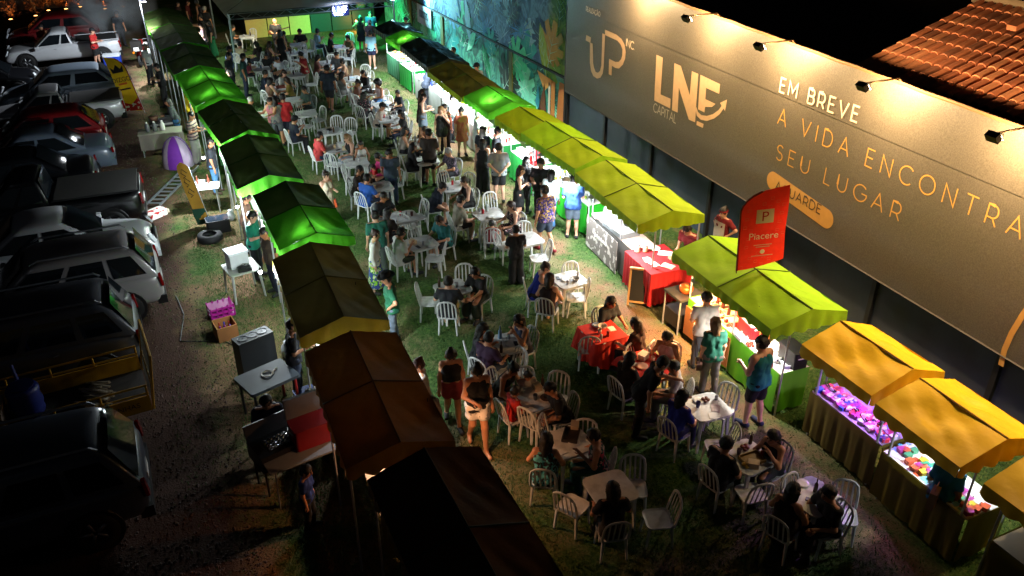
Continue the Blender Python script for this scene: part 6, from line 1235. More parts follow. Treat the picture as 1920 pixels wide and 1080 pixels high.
sit((1147, 556), '19', 'in dark clothes beyond the long red cloth', ang=280, topc=B, hair='medium', skin='tan'); sit((1192, 596), '19', 'in a rust top, back turned by the long red cloth', ang=120, topc='#3a1c10', hair='medium', hairc='brown'); sit((1252, 622), '20', 'in a pale pink tank top at the glowing red cloth', ang=215, top='tank', topc='#c8a0a0', bot='shorts', botc='#2f4a78', hair='long', arms='table'); sit((1184, 660), '20', 'in brown with black hair at the glowing red cloth', ang=10, topc='#1c0f0b', hair='medium'); sit((1264, 676), '20', 'in a white shirt beside the standing man in black', ang=150, topc='#a8a8a8', hair='short', botc=G)
sit((1282, 731), '21', 'in royal blue with a long plait', ang=15, top='tee', topc='#16228a', botc='#10183a', hair='long', arms=('eat', 'table'))
sit((752, 427), '11', 'in a white shirt holding a blue cup', ang=10, topc=W, bot='shorts', botc='#2a3328', arms=('table', 'phone'), **m_); sit((824, 402), '11', 'in a teal shirt opposite the white shirt', ang=200, topc='#1c6a6a', bot='shorts', botc=B, skin='light', pitch=25, **m_)
sit((865, 367), '10', 'in a beige shirt and black shorts with long legs', ang=0, topc='#b0aa98', bot='shorts', botc=B, skin='light', **m_); sit((957, 377), '10', 'in a black flowered dress with light brown hair', ang=185, top='dress', topc=FLOR, hair='long', hairc='brown', skin='light', pose='cross'); sit((921, 401), '10', 'small child in red between the beige shirt and black dress', ang=70, h=1.05, topc='#7a2020', hair='short')
sit((831, 336), '9', 'in a navy shirt and shorts leaning on his knees', ang=350, lean=30, topc='#131d2e', bot='shorts', botc='#12141c', arms='lap', skin='light', **m_); sit((870, 331), '9', 'in a black tank top turned sideways', ang=180, top='tank', topc=B, bot='shorts', botc=B, hair='pony', hairc='brown', skin='light')
sit((775, 267), '8', 'in a black hooded top with long sleeves', ang=350, top='long', topc='#0b0b0d', hair='medium'); sit((840, 277), '8', 'grey haired in a plaid shirt', ang=190, topc=PLAID, hair='short', hairc='grey', **m_)
sit((760, 237), '7', 'in pale top eating, on the left of the pair', ang=350, top='tank', topc='#a8a098', hair='medium', arms=('eat', 'table')); sit((796, 237), '7', 'eating with both hands, on the right of the pair', ang=205, topc='#3a2a24', top='tank', hair='long', hairc='brown', arms='eat')
sit((719, 360), '6', 'smiling in a black polo shirt', ang=290, topc='#12141a', skin='tan', **m_); sit((727, 389), '6', 'in dark brown, back turned at the red can table', ang=30, topc='#20130e', hair='medium')
sit((674, 310), '5', 'in a dark brown shirt beside the blue shirt', ang=330, topc='#231813', **m_); sit((688, 326), '5', 'in a bright blue shirt, back turned', ang=30, topc='#1c4fa0', botc='#202c44', build=1.08, **m_)
sit((677, 269), '4', 'young girl in a white vest', ang=270, h=1.42, top='tank', topc='#c4c4c0', hair='long', skin='tan'); sit((707, 284), '4', 'in bright pink, leaning', ang=190, lean=22, top='long', topc='#b8256a', hair='long'); sit((694, 297), '4', 'small child in red on the pink woman', ang=180, h=1.0, topc='#a81c1c', hair='short', chair_=False, seat=1)
sit((599, 247), '3', 'in a coral shirt and jeans', ang=5, topc='#b83a3a', botc='#24385c', skin='mid', **m_); sit((650, 251), '3', 'in a black top with long fair hair', ang=190, top='tank', topc=B, botc='#8a9098', hair='long', hairc='blond', skin='light')
sit((552, 216), '1', 'in navy with a cap, filming with a phone', ang=10, topc='#10172a', botc=B, hat='cap', arms=('phone', 'phone'), **m_); sit((569, 161), '32', 'in a grey green shirt, back turned', ang=200, topc='#3a4c48', botc=B, **m_)
sit((497, 131), '34', 'in navy with jeans, at the bare backed woman', ang=340, topc='#111c30', botc='#4a6a88', **m_); sit((506, 145), '34', 'with a bare back and long black hair', ang=25, top='crop', topc='#6a4a3a', hair='long', skin='light'); sit((536, 144), '34', 'in a mustard top with light brown hair', ang=165, topc='#6a5a1c', hair='long', hairc='brown'); sit((532, 131), '29', 'in white with fair hair', ang=300, topc='#b8b8b4', hair='medium', hairc='brown', skin='light')
sit((681, 172), '35', 'in a black top with pink flowers, back turned', ang=40, topc=FLOR, hair='long'); sit((707, 150), '35', 'with a round afro and pale top', ang=195, top='tank', topc='#b8a0a0', botc='#3f6a98', hair='afro', skin='tan'); sit((671, 149), '35', 'in brown with a top knot', ang=340, topc='#5a3426', hair='bun', skin='tan')
sit((744, 179), '36', 'young boy in navy by the fading chairs', ang=190, h=1.35, topc='#10161e', **m_); sit((717, 191), '37', 'in a beige shirt and dark cap', ang=330, topc='#a8988a', bot='shorts', botc='#12141c', hat='cap', lean=18, **m_); sit((750, 206), '37', 'with black hair, back turned to the afro woman', ang=170, topc='#161214', hair='long', botc=N)
sit((641, 134), '31', 'with long black hair and grey dress, back turned', ang=20, top='dress', topc='#6a6a68', hair='long'); sit((680, 131), '31', 'in black with very long black hair', ang=200, top='long', topc=B, hair='long'); sit((641, 111), '30', 'with bare shoulders and hair tied up', ang=170, top='crop', topc='#a8806a', hair='bun', skin='light'); sit((596, 102), '30', 'with dark hair in rose', ang=350, topc='#7a4a44', hair='long'); sit((630, 97), '30', 'in grey beyond the women by the navy walker', ang=230, topc='#5a6068', hair='short', **m_)
sit((499, 102), '28', 'young girl in black between the chairs', ang=280, h=1.45, topc=B, hair='long', skin='tan'); sit((516, 106), '28', 'boy in a white shirt leaning forward', ang=210, h=1.5, lean=22, topc='#b8bec4', hair='short', sex='m'); sit((469, 112), '28', 'child in pink at the boy in white', ang=330, h=1.2, topc='#a8425a', hair='medium')
sit((436, 46), '24', 'in olive green by the tent post', ang=350, topc='#2e3a30', botc='#5a6a78', **m_); sit((449, 78), '24', 'in cream holding up a bright phone', ang=40, topc='#a89c78', hair='short', arms=('up', 'down'), **m_); sit((479, 77), '24', 'with long black hair by the bright phone', ang=130, topc='#241c1a', hair='long'); sit((505, 77), '26', 'with long brown hair and brown dress', ang=20, top='dress', topc='#3a2c26', hair='long', hairc='brown')
sit((561, 54), '25', 'in black facing the camera before the stage', ang=255, topc='#0e1112', **m_); sit((531, 58), '25', 'in dark grey before the yellow panels', ang=330, topc='#1c2022', hair='medium'); sit((595, 54), '25', 'in pale blue and white filming with a phone', ang=10, topc='#8fb0b8', hair='bun', arms='phone'); sit((621, 61), '27', 'in a black polo at the green lit table', ang=350, topc='#0c1210', **m_); sit((651, 65), '27', 'in an olive top at the green lit table', ang=230, top='tank', topc='#3c3c1c', hair='long')
sit((497, 742), '15', 'in dark blue, cook seated in the dark by the griddle cart', ang=265, topc='#0e1430', arms='lap', **m_); sit((581, 731), '15', 'in black, cook seated in the dark by the near left stall', ang=255, topc='#08080a', arms='lap', **m_)
# ---- people on their feet
st((1415, 618), (1408, 796), 100, 'in a teal tank top and black shorts at the lime stall', top='tank', topc='#16787a', bot='shorts', botc='#0c0c10', skin='light', hair='short', shoe='#1c2444', build=1.06, arms=('front', 'down'), **m_)
st((1337, 597), (1326, 738), 75, 'in a green blouse and grey trousers with long fair hair', top='tee', topc='#125a4a', botc='#6a625e', hair='long', hairc='blond', skin='light', h=1.66, shoe='#14100e'); st((1314, 570), (1310, 690), 70, 'in a white shirt in front of the wine bottles', topc='#b8b4b0', botc='#3a3a40', arms='front', h=1.72, **m_)
st((1243, 662), None, 330, 'in black leaning over the glowing red cloth', lean=26, topc='#08080a', botc='#0a0a0c', arms=('reach', 'down'), h=1.75, **m_); st((1740, 846), (1738, 1010), 20, 'in a light blue shirt carrying a paper bag at the craft stall', topc='#0f6a90', botc=B, hair='short', hairc='grey', h=1.64, arms=('front', 'down'))
st((886, 678), (897, 840), 262, 'in a black tank top and white shorts walking towards the camera', top='tank', topc='#0a0a0c', bot='mini', botc=WFL, hair='bun', shoe=None, skin='mid', pose='walk', arms=('down', 'front'), pitch=15); st((846, 650), (850, 795), 258, 'in a dark crop top and red shorts walking towards the camera', top='crop', topc='#1a0f12', bot='mini', botc='#8a2a30', hair='bun', shoe='#1c1414', pose='walk', arms=('down', 'down'), pitch=18)
st((791, 672), None, 170, 'with red hair and a white top at the brown orange stall', h=1.62, topc='#b8aaa0', botc='#2a2a30', hair='bun', hairc='auburn', arms='front'); st((816, 745), None, 150, 'with black hair, hidden by the brown orange canopy', h=1.6, topc='#0c0a0a', hair='medium')
st((733, 524), (741, 642), 165, 'in a black cowboy hat and green shirt, hands on hips', topc='#145a3c', botc='#5a6672', hat='cowboy', arms='akimbo', h=1.66, shoe='#2a2018', **m_); st((702, 430), (708, 548), 335, 'in a white blouse and green leaf skirt', top='long', topc='#c8c8c4', bot='longskirt', botc=GLEAF, hair='bun', hairc='brown', h=1.6, skin='light', arms=('down', 'down')); st((704, 397), None, 90, 'in a green shirt behind the white blouse', h=1.68, topc='#1a5c50', botc=G, skin='light', **m_)
st((607, 320), None, 300, 'in a cream wrap dress carrying an orange handbag', h=1.6, top='dress', topc='#c0b49c', hair='bun', hairc='brown', skin='light', arms=('front', 'down')); st((725, 308), (737, 380), 250, 'in a grey blue shirt leaning over the blue and brown pair', h=1.7, lean=14, topc='#3c4a58', botc='#2c3c58', arms=('down', 'reach'), **m_)
st((975, 421), (968, 531), 80, 'boy in black standing before the empty table', h=1.48, top='tee', topc='#0a0a0b', botc='#0a0a0b', bot='wide', shoe='#6a7268', arms=('front', 'front'), sex='m'); st((810, 256), (808, 346), 60, 'in a brown shirt and black shorts, back turned', h=1.72, topc='#3a322c', bot='shorts', botc=B, build=1.1, arms='front', **m_)
st((1027, 357), (1022, 470), 100, 'in a purple flowered shirt and denim shorts', topc=PURF, bot='shorts', botc='#2a3648', shoe='#7a1c28', skin='mid', h=1.76, pose='walk', **m_); st((1067, 326), (1072, 445), 60, 'in a blue shirt and grey shorts at the counter', topc='#1c3f78', bot='shorts', botc='#566474', skin='light', h=1.74, arms='front', build=1.06, **m_)
st((958, 331), (972, 415), 330, 'in a black dress with a white tied jumper, arms crossed', h=1.6, top='dress', topc='#0c0c0e', hair='long', hairc='brown', arms='crossed', skin='light'); st((978, 305), (984, 398), 40, 'in black with a long straight dark mane, back turned', h=1.62, topc='#100e10', botc=B, hair='long'); st((1015, 295), None, 230, 'in a black shirt holding a grey tablet', h=1.74, topc='#131519', botc=B, arms=('front', 'front'), skin='light', **m_); st((1033, 320), None, 50, 'with long black hair and white sleeves by the blue shirt', h=1.62, top='long', topc='#a8b0b0', botc='#3f6a98', hair='long')
st((941, 270), (936, 378), 70, 'in a light grey shirt, hands clasped behind', topc='#868a8c', bot='shorts', botc=B, arms='back', skin='light', h=1.74, build=1.12, **m_); st((899, 257), (906, 363), 60, 'in a black strappy jumpsuit with long hair', top='tank', topc='#0a0a0c', bot='wide', botc='#0a0a0c', hair='long', skin='light', h=1.66, arms=('down', 'front')); st((929, 238), None, 330, 'bearded in a black shirt by the red counter', h=1.76, topc='#0e1116', bot='shorts', botc=B, skin='light', **m_)
st((904, 238), None, 45, 'in a cap carrying a child in blue', h=1.64, topc='#26303c', botc=B, hat='cap', hair='medium', hairc='grey'); st((893, 209), None, 350, 'in a white tunic facing the red counter', h=1.62, top='tunic', topc='#b8c0c0', botc='#b8c0c0', hair='short', hairc='grey'); st((864, 199), (867, 290), 255, 'in a coral apron dress facing the camera', h=1.6, top='tee', topc='#b8604e', bot='skirt', botc='#b8604e', hair='bun', skin='light')
st((826, 207), (830, 288), 255, 'in a black playsuit with light brown hair', h=1.62, top='tank', topc='#0b0b0d', bot='mini', botc='#0b0b0d', hair='long', hairc='blond', skin='light', arms=('eat', 'down')); st((832, 194), None, 250, 'with dark hair behind the black playsuit', h=1.66, top='tank', topc='#14100f', hair='long', skin='light'); st((845, 178), None, 320, 'in a pale patterned shirt at the white counter', h=1.62, topc='#9ab0b4', botc='#20242c', hair='bun', skin='light', arms='front')
st((789, 190), (795, 262), 335, 'in a grey strap top carrying a jacket', h=1.62, top='tank', topc='#4a463e', bot='skirt', botc='#4a5560', hair='medium', hairc='brown', skin='light', arms=('front', 'front')); st((787, 167), None, 330, 'in a brown dress with long wavy hair', h=1.66, top='dress', topc='#33201c', hair='long', hairc='brown', arms=('akimbo', 'front')); st((785, 128), (800, 205), 350, 'in a navy shirt stooping over the bright counter', h=1.74, lean=18, topc='#16202e', botc='#12161e', arms='reach', **m_)
st((692, 57), (699, 129), 65, 'in a light blue shirt and navy shorts, back turned', topc='#8fc4dc', bot='mini', botc='#101a3a', hair='bun', hairc='brown', skin='light', h=1.66, shoe='#c8c8c8'); st((673, 24), (680, 97), 60, 'in a long black dress near the far stalls', h=1.68, top='tank', topc='#0a0c12', bot='skirt', botc='#0a0c12', hair='medium', arms=('akimbo', 'down'), shoe='#c8c8c8'); st((694, 20), None, 250, 'in navy behind the long black dress', h=1.72, topc='#14204a', **m_); st((692, 38), None, 60, 'in a striped head scarf by the far stalls', h=1.6, topc='#4a3a36', hair='bun', hairc='grey')
st((612, 122), (621, 209), 70, 'in a navy shirt and shorts walking away between tables', topc='#142230', bot='shorts', botc='#0f141c', skin='tan', h=1.74, pose='walk', build=1.06, **m_); st((565, 113), (577, 173), 190, 'in a red shirt and pale trousers reading a phone', topc='#8a1a20', botc='#8f8c80', h=1.66, arms='phone', pitch=25, **m_); st((527, 70), (533, 128), 70, 'in a long black dress, back turned before the stage', h=1.66, top='tank', topc='#0a0c0d', bot='longskirt', botc='#0a0c0d', hair='long', arms=('front', 'down'))
st((456, 108), (464, 182), 350, 'in a teal shirt and navy trousers by the glowing canopy', topc='#123a38', botc='#101a2c', h=1.72, skin='tan', **m_); st((424, 98), None, 330, 'in a black shirt beside the lilac shirt', h=1.7, topc='#0f1318', skin='light', **m_); st((425, 86), None, 340, 'in a lilac blue shirt by the tent post', h=1.72, topc='#5a6aa0', skin='tan', **m_); st((431, 128), None, 150, 'with a bright lit face beside the glowing canopy', h=1.6, topc='#15161a', hair='long', skin='light')
st((379, 43), None, 165, 'in a pale pink shirt facing the far left stall', h=1.62, topc='#b8949c', botc='#1c2430', hair='bun', hairc='brown', skin='light', arms=('front', 'reach')); st((400, 35), (404, 106), 170, 'in a black top and wide green trousers', topc='#0c0c0e', bot='wide', botc='#0f6a42', hair='medium', skin='light', h=1.68); st((377, 27), None, 165, 'in black reaching towards the far left stall', h=1.64, topc='#101012', arms='reach', hair='bun'); st((381, 12), None, 60, 'in a black shirt with pale print, back turned', h=1.74, topc='#0e0e10', hairc='grey', **m_); st((370, 0), None, 150, 'in a patterned vest at the very top', h=1.66, top='tank', topc=PLAID, hairc='grey'); st((330, 2), None, 330, 'at the top behind the farthest left stall', h=1.6, topc='#3a2420', hair='medium', skin='light'); st((349, 0), None, 330, 'in rust red at the top behind the farthest left stall', h=1.6, topc='#5a2018', hair='long', hairc='brown')
st((467, 181), None, 340, 'grey haired in a pale and red shirt by the striped shirt', h=1.66, topc='#a89090', hairc='grey', lean=12, arms='front', **m_); st((507, 182), None, 220, 'in a sleeveless top with a pink towel', h=1.64, top='tank', topc='#a8606a', arms='reach', **m_); st((516, 190), (526, 272), 75, 'in a black and grey striped shirt, back turned', topc=STRP, bot='shorts', botc='#4a4e56', h=1.66, hair='medium', arms='front'); st((532, 184), (541, 270), 70, 'in a red shirt and navy shorts, back turned', topc='#a8141a', bot='shorts', botc='#0e1424', h=1.72, arms='front', **m_)
st((282, 75), (285, 158), 330, 'older, in a white shirt behind the left stalls', topc='#a8aca8', botc='#141416', hairc='grey', h=1.72, build=1.15, skin='light', **m_); st((181, 62), (186, 125), 340, 'in a red and white shirt tending the barbecue', topc='#a81c18', bot='shorts', botc=B, h=1.7, hat='cap', arms='front', skin='light', **m_); st((90, 68), (92, 112), 300, 'in red in the shadow between the cars', h=1.6, topc='#7a1a14', botc=B, **m_); st((216, 20), None, 290, 'in dark clothes half hidden by the smoke', h=1.7, topc='#1c242c', **m_)
st((301, 137), (313, 200), 165, 'in black working at a white tub behind the stalls', topc='#0b0c0e', botc=B, h=1.66, arms='front', skin='light', **m_); st((345, 163), None, 20, 'in a yellow shirt under the glowing canopy', h=1.66, topc='#c0a010', botc=B, **m_); st((316, 186), (340, 272), 170, 'in a grey jacket and jeans at the griddle', top='long', topc='#2c3034', botc='#1c4a78', hair='medium', lean=12, h=1.66, arms='front', shoe='#c8c8c8'); st((362, 227), (372, 305), 330, 'in a beige shirt with navy bands and grey trousers', topc=pattern_mat('banded', '#8f7a70', ['#14182a'], 3.2, .75, True), bot='wide', botc='#8a8880', h=1.68, arms='front', **m_)
st((417, 262), (408, 362), 350, 'in jeans, head hidden by the canopy by the script flag', topc='#20262c', botc='#4a7aa8', h=1.7, shoe='#3a2a1c', **m_); st((460, 361), None, 350, 'in a brown shirt under the canopy with the green glow', h=1.6, topc='#5a4030', botc='#2a2018', lean=10, arms='front'); st((475, 397), (487, 520), 335, 'in a teal shirt and black trousers behind the left stall', topc='#12806a', botc='#101218', h=1.74, arms='front', skin='light', **m_); st((499, 425), None, 200, 'in olive brown beside the teal shirt behind the left stall', h=1.7, topc='#33261a', botc='#141a2a', skin='tan', **m_)
st((552, 630), (562, 742), 350, 'in dark navy beside the white plastic bag', topc='#0c1018', botc='#182236', h=1.7, arms='front', **m_); st((575, 873), (585, 990), 330, 'small child in a blue shirt at the lower left', h=1.25, topc='#12307a', botc=B, hair='bun', sex='f')
st((1290, 415), None, 200, 'in dark red bending over the table behind the pottery', h=1.68, lean=28, topc='#6a1018', botc=B, arms='front', skin='light', **m_); st((1362, 388), None, 185, 'in dark red with a headband and cream apron by the wall', h=1.64, topc='#6a1018', botc=B, hair='bun', hat='band', skin='light', extra='apron', arms='akimbo'); st((852, 88), None, 200, 'seller whose head shows above the dark canopy', h=1.72, topc='#202226', **m_); st((896, 117), None, 200, 'seller in a pale cap by the leaning banner', h=1.72, topc='#c8c8c4', hat='cap', **m_); st((762, 31), None, 220, 'seller in black against the painted wall', h=1.7, topc='#0e1014', **m_)
for i, (px, py, c, d) in enumerate(((514, 34, '#0c0c0e', 'musician in black with bare arms playing a guitar'), )):
    st((px, py), None, 250, d, h=1.72, topc=c, hair='bald', arms='front', **m_)
for i, (x, y, c, d) in enumerate(((8.4, 45.6, '#101014', 'performer in black on the stage deck, left'), (9.6, 45.8, '#1c1c22', 'performer in dark grey on the stage deck, right'))): person('person ' + d, (x, y, 1.0), 250, 1.72, arms='front', topc=c, sex='m', vox=.034)
# ---- empty chairs (top of the back, table they belong to)
for a in ((1588, 905, '23', 235), (1485, 893, '23', 285), (1360, 868, '22', 60), (1430, 905, '22', 80), (1368, 722, '21'), (1380, 800, '21', 150), (1415, 808, '22', 230), (1275, 706, '21', 300), (1188, 857, '18', 250), (1060, 925, '18', 20), (1165, 985, '18', 80), (1268, 930, '18', 170), (1018, 782, '17', 320), (1098, 790, '17', 240), (1048, 700, '16', 220), (988, 765, '16', 20), (1095, 745, '16', 190), (976, 655, '15', 200), (905, 670, '15', 60), (885, 615, '15'), (1003, 635, '15', 190), (975, 685, '16', 280), (1085, 588, '19', 320), (1107, 630, '19', 70), (1192, 630, '19', 130), (1185, 648, '20', 300), (1170, 695, '20', 40), (1070, 493, '13', 265), (1102, 525, '13', 160), (1050, 545, '13', 70), (870, 497, '14', 250), (783, 533, '14', 335), (925, 535, '14', 190), (850, 565, '14', 80), (832, 455, '11', 150), (740, 463, '11', 20), (775, 427, '11', 290), (757, 400, '6', 30), (795, 375, '6', 200), (780, 395, '6', 150), (915, 412, '10', 70), (918, 362, '10', 265), (885, 358, '10', 290), (982, 417, '12', 250), (932, 435, '12', 0), (1030, 452, '12', 170), (985, 415, '12', 285), (830, 322, '9', 290), (880, 325, '9', 220), (895, 355, '9', 150), (749, 318, '5', 200), (670, 355, '5', 40), (645, 310, '4', 330), (618, 288, '3', 40), (597, 283, '3', 70), (697, 280, '4', 230), (630, 218, '2', 260), (656, 222, '2', 230), (655, 246, '2', 190), (604, 200, '1', 200), (560, 213, '1', 320), (588, 185, '32', 190), (556, 193, '1', 290), (511, 168, '34', 60), (547, 165, '34', 180), (575, 183, '32', 110), (745, 253, '8', 310), (765, 270, '7', 60), (853, 292, '8', 190), (805, 247, '7', 200), (740, 210, '37', 235), (760, 218, '37', 190), (727, 180, '36', 270), (755, 190, '36', 180), (652, 157, '35', 340), (668, 178, '35', 20), (712, 149, '31', 200), (684, 122, '31', 260), (693, 133, '31', 220), (630, 150, '31', 10), (700, 190, '36', 320), (537, 122, '29', 330), (580, 120, '30', 340), (598, 120, '30', 30), (592, 137, '29', 180), (560, 124, '29', 250), (647, 117, '30', 200), (620, 103, '30', 270), (525, 112, '28', 190), (487, 117, '28', 320), (460, 105, '28', 340), (474, 100, '28', 280), (480, 122, '28', 250), (541, 100, '26', 350), (570, 92, '26', 190), (566, 82, '25', 240), (585, 76, '25', 190), (548, 112, '26', 70), (640, 92, '27', 100), (662, 92, '27', 150), (635, 108, '30', 240), (424, 62, '24', 20), (436, 68, '24', 60), (473, 54, '24', 230), (464, 52, '24', 280), (488, 96, '24', 110), (450, 98, '24', 60), (655, 62, '27', 250)):
    empty(*a)
# ---- things on the tables and in hands
def on(key, dx, dy, kind, c, label, s=1.0, rz=0.0, name=None, z=.7225, cat=None): p = TABLES[key][0]; return solo(kind, c, label, (p.x + dx, p.y + dy, z), rz, cat, s, name)
ITEMS = [('6', -.05, .1, 'can', '#b01822', 'red drink can on the {}'), ('6', .2, -.05, 'cup', '#5a2a20', 'dark red cup on the {}'), ('9', 0, .15, 'can', '#b01822', 'red drink can on the {}'), ('9', -.1, -.1, 'napkin', '#c8c8c8', 'papers on the {}'), ('10', -.1, .1, 'can', '#b01822', 'red drink can on the {}'), ('10', .05, .18, 'bottle', '#c0d0d0', 'clear bottle on the {}'), ('11', .1, .1, 'napkin', '#c8ccd0', 'crumpled paper on the {}'), ('11', -.15, -.2, 'phone', '#101014', 'dark phone on the {}'), ('11', .2, -.1, 'cup', '#b8c0c0', 'clear cup on the {}'), ('13', -.2, .15, 'phone', '#101014', 'black phone on the {}'), ('13', .1, -.1, 'bowl', '#9a9a98', 'small ashtray bowl on the {}'), ('15', -.05, .2, 'bottle', '#7aa0c0', 'clear water bottle on the {}'), ('15', .15, -.1, 'phone', '#0c0c0e', 'black phone on the {}'), ('16', -.05, -.05, 'cup', '#3a4450', 'dark cup on the {}'), ('16', .15, -.1, 'plate', '#5a4a44', 'plate on the {}'), ('2', -.05, -.05, 'bowl', '#0c0c0e', 'black hat lying on the {}'), ('2', .0, .25, 'plate', '#b8a898', 'roll of cloth on the {}'), ('3', 0, 0, 'cup', '#c8a878', 'paper cup on the {}'), ('3', .2, .1, 'box', '#c8c8c8', 'takeaway box on the {}'), ('3', .05, -.2, 'phone', '#101014', 'phone on the {}'), ('4', .1, .05, 'cup', '#a8a8a8', 'cup on the {}'), ('7', .0, .1, 'bottle', '#c0d0d0', 'clear bottle on the {}'), ('7', .1, -.1, 'napkin', '#d0d0d0', 'food paper on the {}'), ('14', .1, .0, 'cup', '#8a8a8a', 'grey cup on the {}'), ('19', .05, .1, 'bowl', '#c8b8b0', 'pale bowl on the {}'), ('19', -.1, -.05, 'cup', '#b8a8a0', 'cup on the {}'), ('19', .0, -.2, 'can', '#8a3a2a', 'drink can on the {}'), ('20', .05, .12, 'box', '#e0d0c8', 'white takeaway box on the {}'), ('20', -.12, -.1, 'plate', '#c89078', 'plate on the {}'), ('20', .15, -.05, 'cup', '#d8a890', 'cup on the {}'), ('21', .1, .12, 'snack', '#6a3a2a', 'bread roll pile on the {}'), ('21', -.15, .05, 'cup', '#3a3a6a', 'blue cup on the {}'), ('21', .1, -.12, 'napkin', '#a898a0', 'napkin on the {}'), ('22', -.1, .1, 'cup', '#8a7a8a', 'cup on the {}'), ('22', .1, .15, 'snack', '#7a3a2a', 'pile of food on the {}'), ('22', 0, -.1, 'tray', '#8a6a2a', 'tray of food on the {}'), ('22', .2, -.1, 'can', '#a01a20', 'red can on the {}'), ('22', -.2, -.15, 'snack', '#c8a02a', 'yellow snacks on the {}'), ('23', -.1, -.05, 'phone', '#303a8a', 'phone glowing blue on the {}'), ('29', -.1, .05, 'cup', '#3a1a3a', 'dark cup on the {}'), ('29', .1, .0, 'napkin', '#b8c8d8', 'papers on the {}'), ('31', 0, .1, 'napkin', '#a8c8d0', 'papers on the {}'), ('35', -.1, 0, 'tray', '#303030', 'dark tray on the {}'), ('35', .05, .1, 'napkin', '#c8c8c8', 'food paper on the {}'), ('36', .1, -.1, 'napkin', '#b8c8d8', 'papers on the {}'), ('37', -.1, .1, 'cup', '#a02028', 'red cup on the {}'), ('37', .1, .1, 'plate', '#d0d0d0', 'white plate on the {}'), ('37', .05, -.12, 'can', '#1a1a1c', 'black can on the {}'), ('28', .0, .1, 'cup', '#3a5a8a', 'blue cup on the {}'), ('25', 0, 0, 'napkin', '#c0d0d0', 'papers on the {}'), ('26', 0, .05, 'bag', '#b8c8cc', 'plastic bag on the {}'), ('27', 0, 0, 'napkin', '#b0d0c8', 'papers on the {}'), ('38', 0, .1, 'napkin', '#c0c8d0', 'papers on the {}'), ('5', 0, 0, 'plate', '#a8a8a0', 'plate on the {}'), ('8', 0, 0, 'plate', '#a8a8a0', 'plate on the {}'), ('34', .0, .05, 'tray', '#8a4a3a', 'tray of food on the {}'), ('17', .1, .1, 'tray', '#2a2220', 'dark tray on the {}')]
for key, dx, dy, kind, c, l in ITEMS:
    ph = TABLES[key][1].split(',')[0] if len(TABLES[key][1]) > 60 else TABLES[key][1]; s = .5 if kind == 'bag' else 1
    on(key, dx, dy, kind, c, l.format('table ' + ph), s, dx * 9, {'snack': 'food_pile', 'napkin': 'paper'}.get(kind), z=.73 if key in ('19', '20') else .7225, cat={'snack': 'food', 'napkin': 'paper'}.get(kind))
rx = random.Random(21); used = {}
for key, dx, dy, *_ in ITEMS: used.setdefault(key, []).append((dx, dy))
for key, (C, ph) in TABLES.items():
    if key in ('1', '12', '18', '32'): continue
    for kind, c, w in rx.sample([('cup', '#c8ccd0', 'clear plastic cup'), ('plate', '#d0d0cc', 'small white plate'), ('napkin', '#d8d8d4', 'crumpled napkin'), ('can', '#8a8f94', 'silver drink can'), ('bottle', '#3a2412', 'brown beer bottle'), ('box', '#c8b090', 'cardboard snack box')], 3):
        for _ in range(20):
            dx, dy = rx.uniform(-.27, .27), rx.uniform(-.27, .27)
            if all((dx - a) ** 2 + (dy - b) ** 2 > .02 for a, b in used.get(key, [])): break
        used.setdefault(key, []).append((dx, dy)); on(key, dx, dy, kind, c, f'{w} on the table {ph}', .85, rx.uniform(0, 6), 'paper' if kind == 'napkin' else None, z=.73 if key in ('19', '20') else .7225, cat='paper' if kind == 'napkin' else None)
hb = at(620, 378, .7); t = thing('handbag', 'orange leather handbag hanging from the arm of the cream dress', 'handbag', (hb.x, hb.y, .55), R(-20)); MB().prism([(-.17, 0), (.17, 0), (.14, .22), (-.14, .22)], -.05, .05, Matrix.Rotation(R(90), 4, 'X')).build('body', cmat('#a8441a', .5), t); MB().tube([(-.1, 0, .22), (-.07, 0, .34), (.07, 0, .34), (.1, 0, .22)], .01, 5).build('handle', cmat('#8a3814'), t)
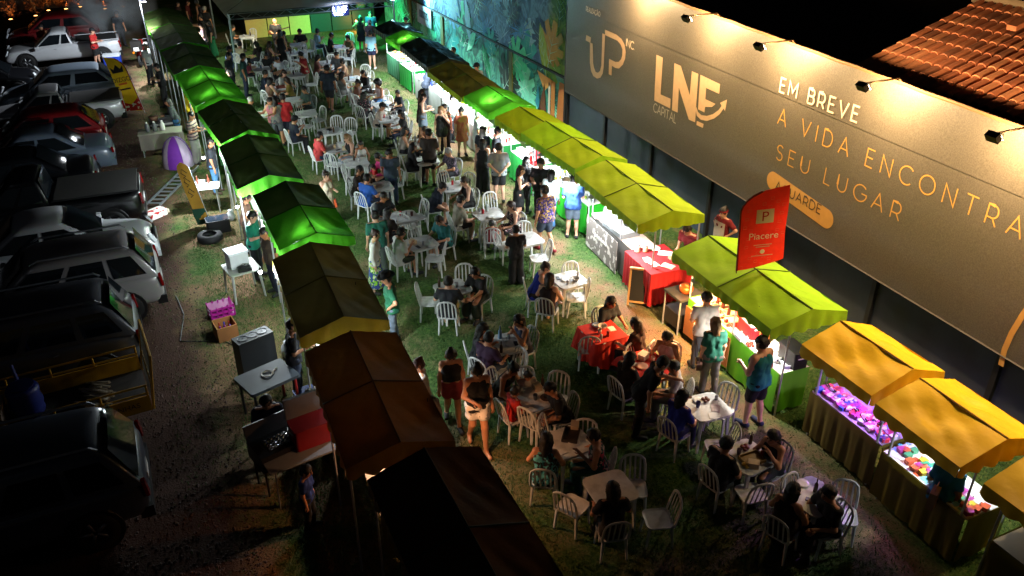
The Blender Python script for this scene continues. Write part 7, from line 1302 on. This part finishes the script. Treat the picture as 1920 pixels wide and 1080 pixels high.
tb = at(1735, 905, 1.0); t = thing('paper_bag', 'tan paper bag held by the shopper in light blue', 'bag', (tb.x - .05, tb.y - .22, .78), R(25)); MB().box((0, 0, .15), (.3, .1, .3)).build('body', cmat('#8a6a4a', .8), t); MB().tube([(-.07, 0, .3), (-.05, 0, .4), (.05, 0, .4), (.07, 0, .3)], .008, 4).build('handle', cmat('#9a7a58'), t)
tp = at(1012, 330, 1.1); t = thing('tablet', 'grey tablet held by the black shirt in the queue', 'tablet', (tp.x, tp.y - .02, 1.08)); t.rotation_euler = (R(25), 0, R(-20)); MB().prism(rounded(.26, .18, .015, 2), 0, .01).build('body', cmat('#2a2c30', .4), t); MB().box((0, 0, .012), (.23, .15, .003)).build('screen', cmat('#8a9098', .2), t)
bgp = at(1310, 680, .75); t = thing('shoulder_bag', 'brown shoulder bag at the hip of the green blouse', 'bag', (bgp.x, bgp.y, .72), R(60)); MB().prism(rounded(.26, .18, .05, 3), -.05, .05, Matrix.Rotation(R(90), 4, 'X')).build('body', cmat('#4a2c22', .5), t); MB().tube([(-.1, 0, .08), (.02, .1, .55), (.12, .05, .08)], .008, 4).build('strap', cmat('#3a241c'), t)
gd = at(512, 55, 1.0); t = thing('guitar', 'brown guitar held by the musician in black', 'guitar', (gd.x - .05, gd.y - .25, .95)); t.rotation_euler = (R(90), R(-15), R(-20)); MB().prism([(.2 * math.cos(a) * (1 if math.cos(a) > 0 else 1.15), .15 * math.sin(a) * (1 - .25 * math.exp(-20 * math.cos(a) ** 2))) for a in [i * .3 for i in range(21)]], 0, .08).build('body', cmat('#8a5a2a', .4), t); MB().box((.5, 0, .07), (.6, .05, .03)).build('neck', cmat('#3a2414'), t)
cabl = [at(*q, .01) for q in ((330, 555), (345, 590), (338, 640), (420, 640), (470, 660), (540, 690))]; tag(MB().tube([(p.x, p.y, .012) for p in cabl], .012, 5).build('ground_cable', cmat('#0a0a0a', .6)), 'black cable lying across the dark grass behind the left stalls', 'cable')
for lab, obs in LABELS.items():   # look-alikes that share a label share a group
    if len(obs) > 1:
        for o in obs:
            if 'group' not in o.keys(): o['group'] = lab
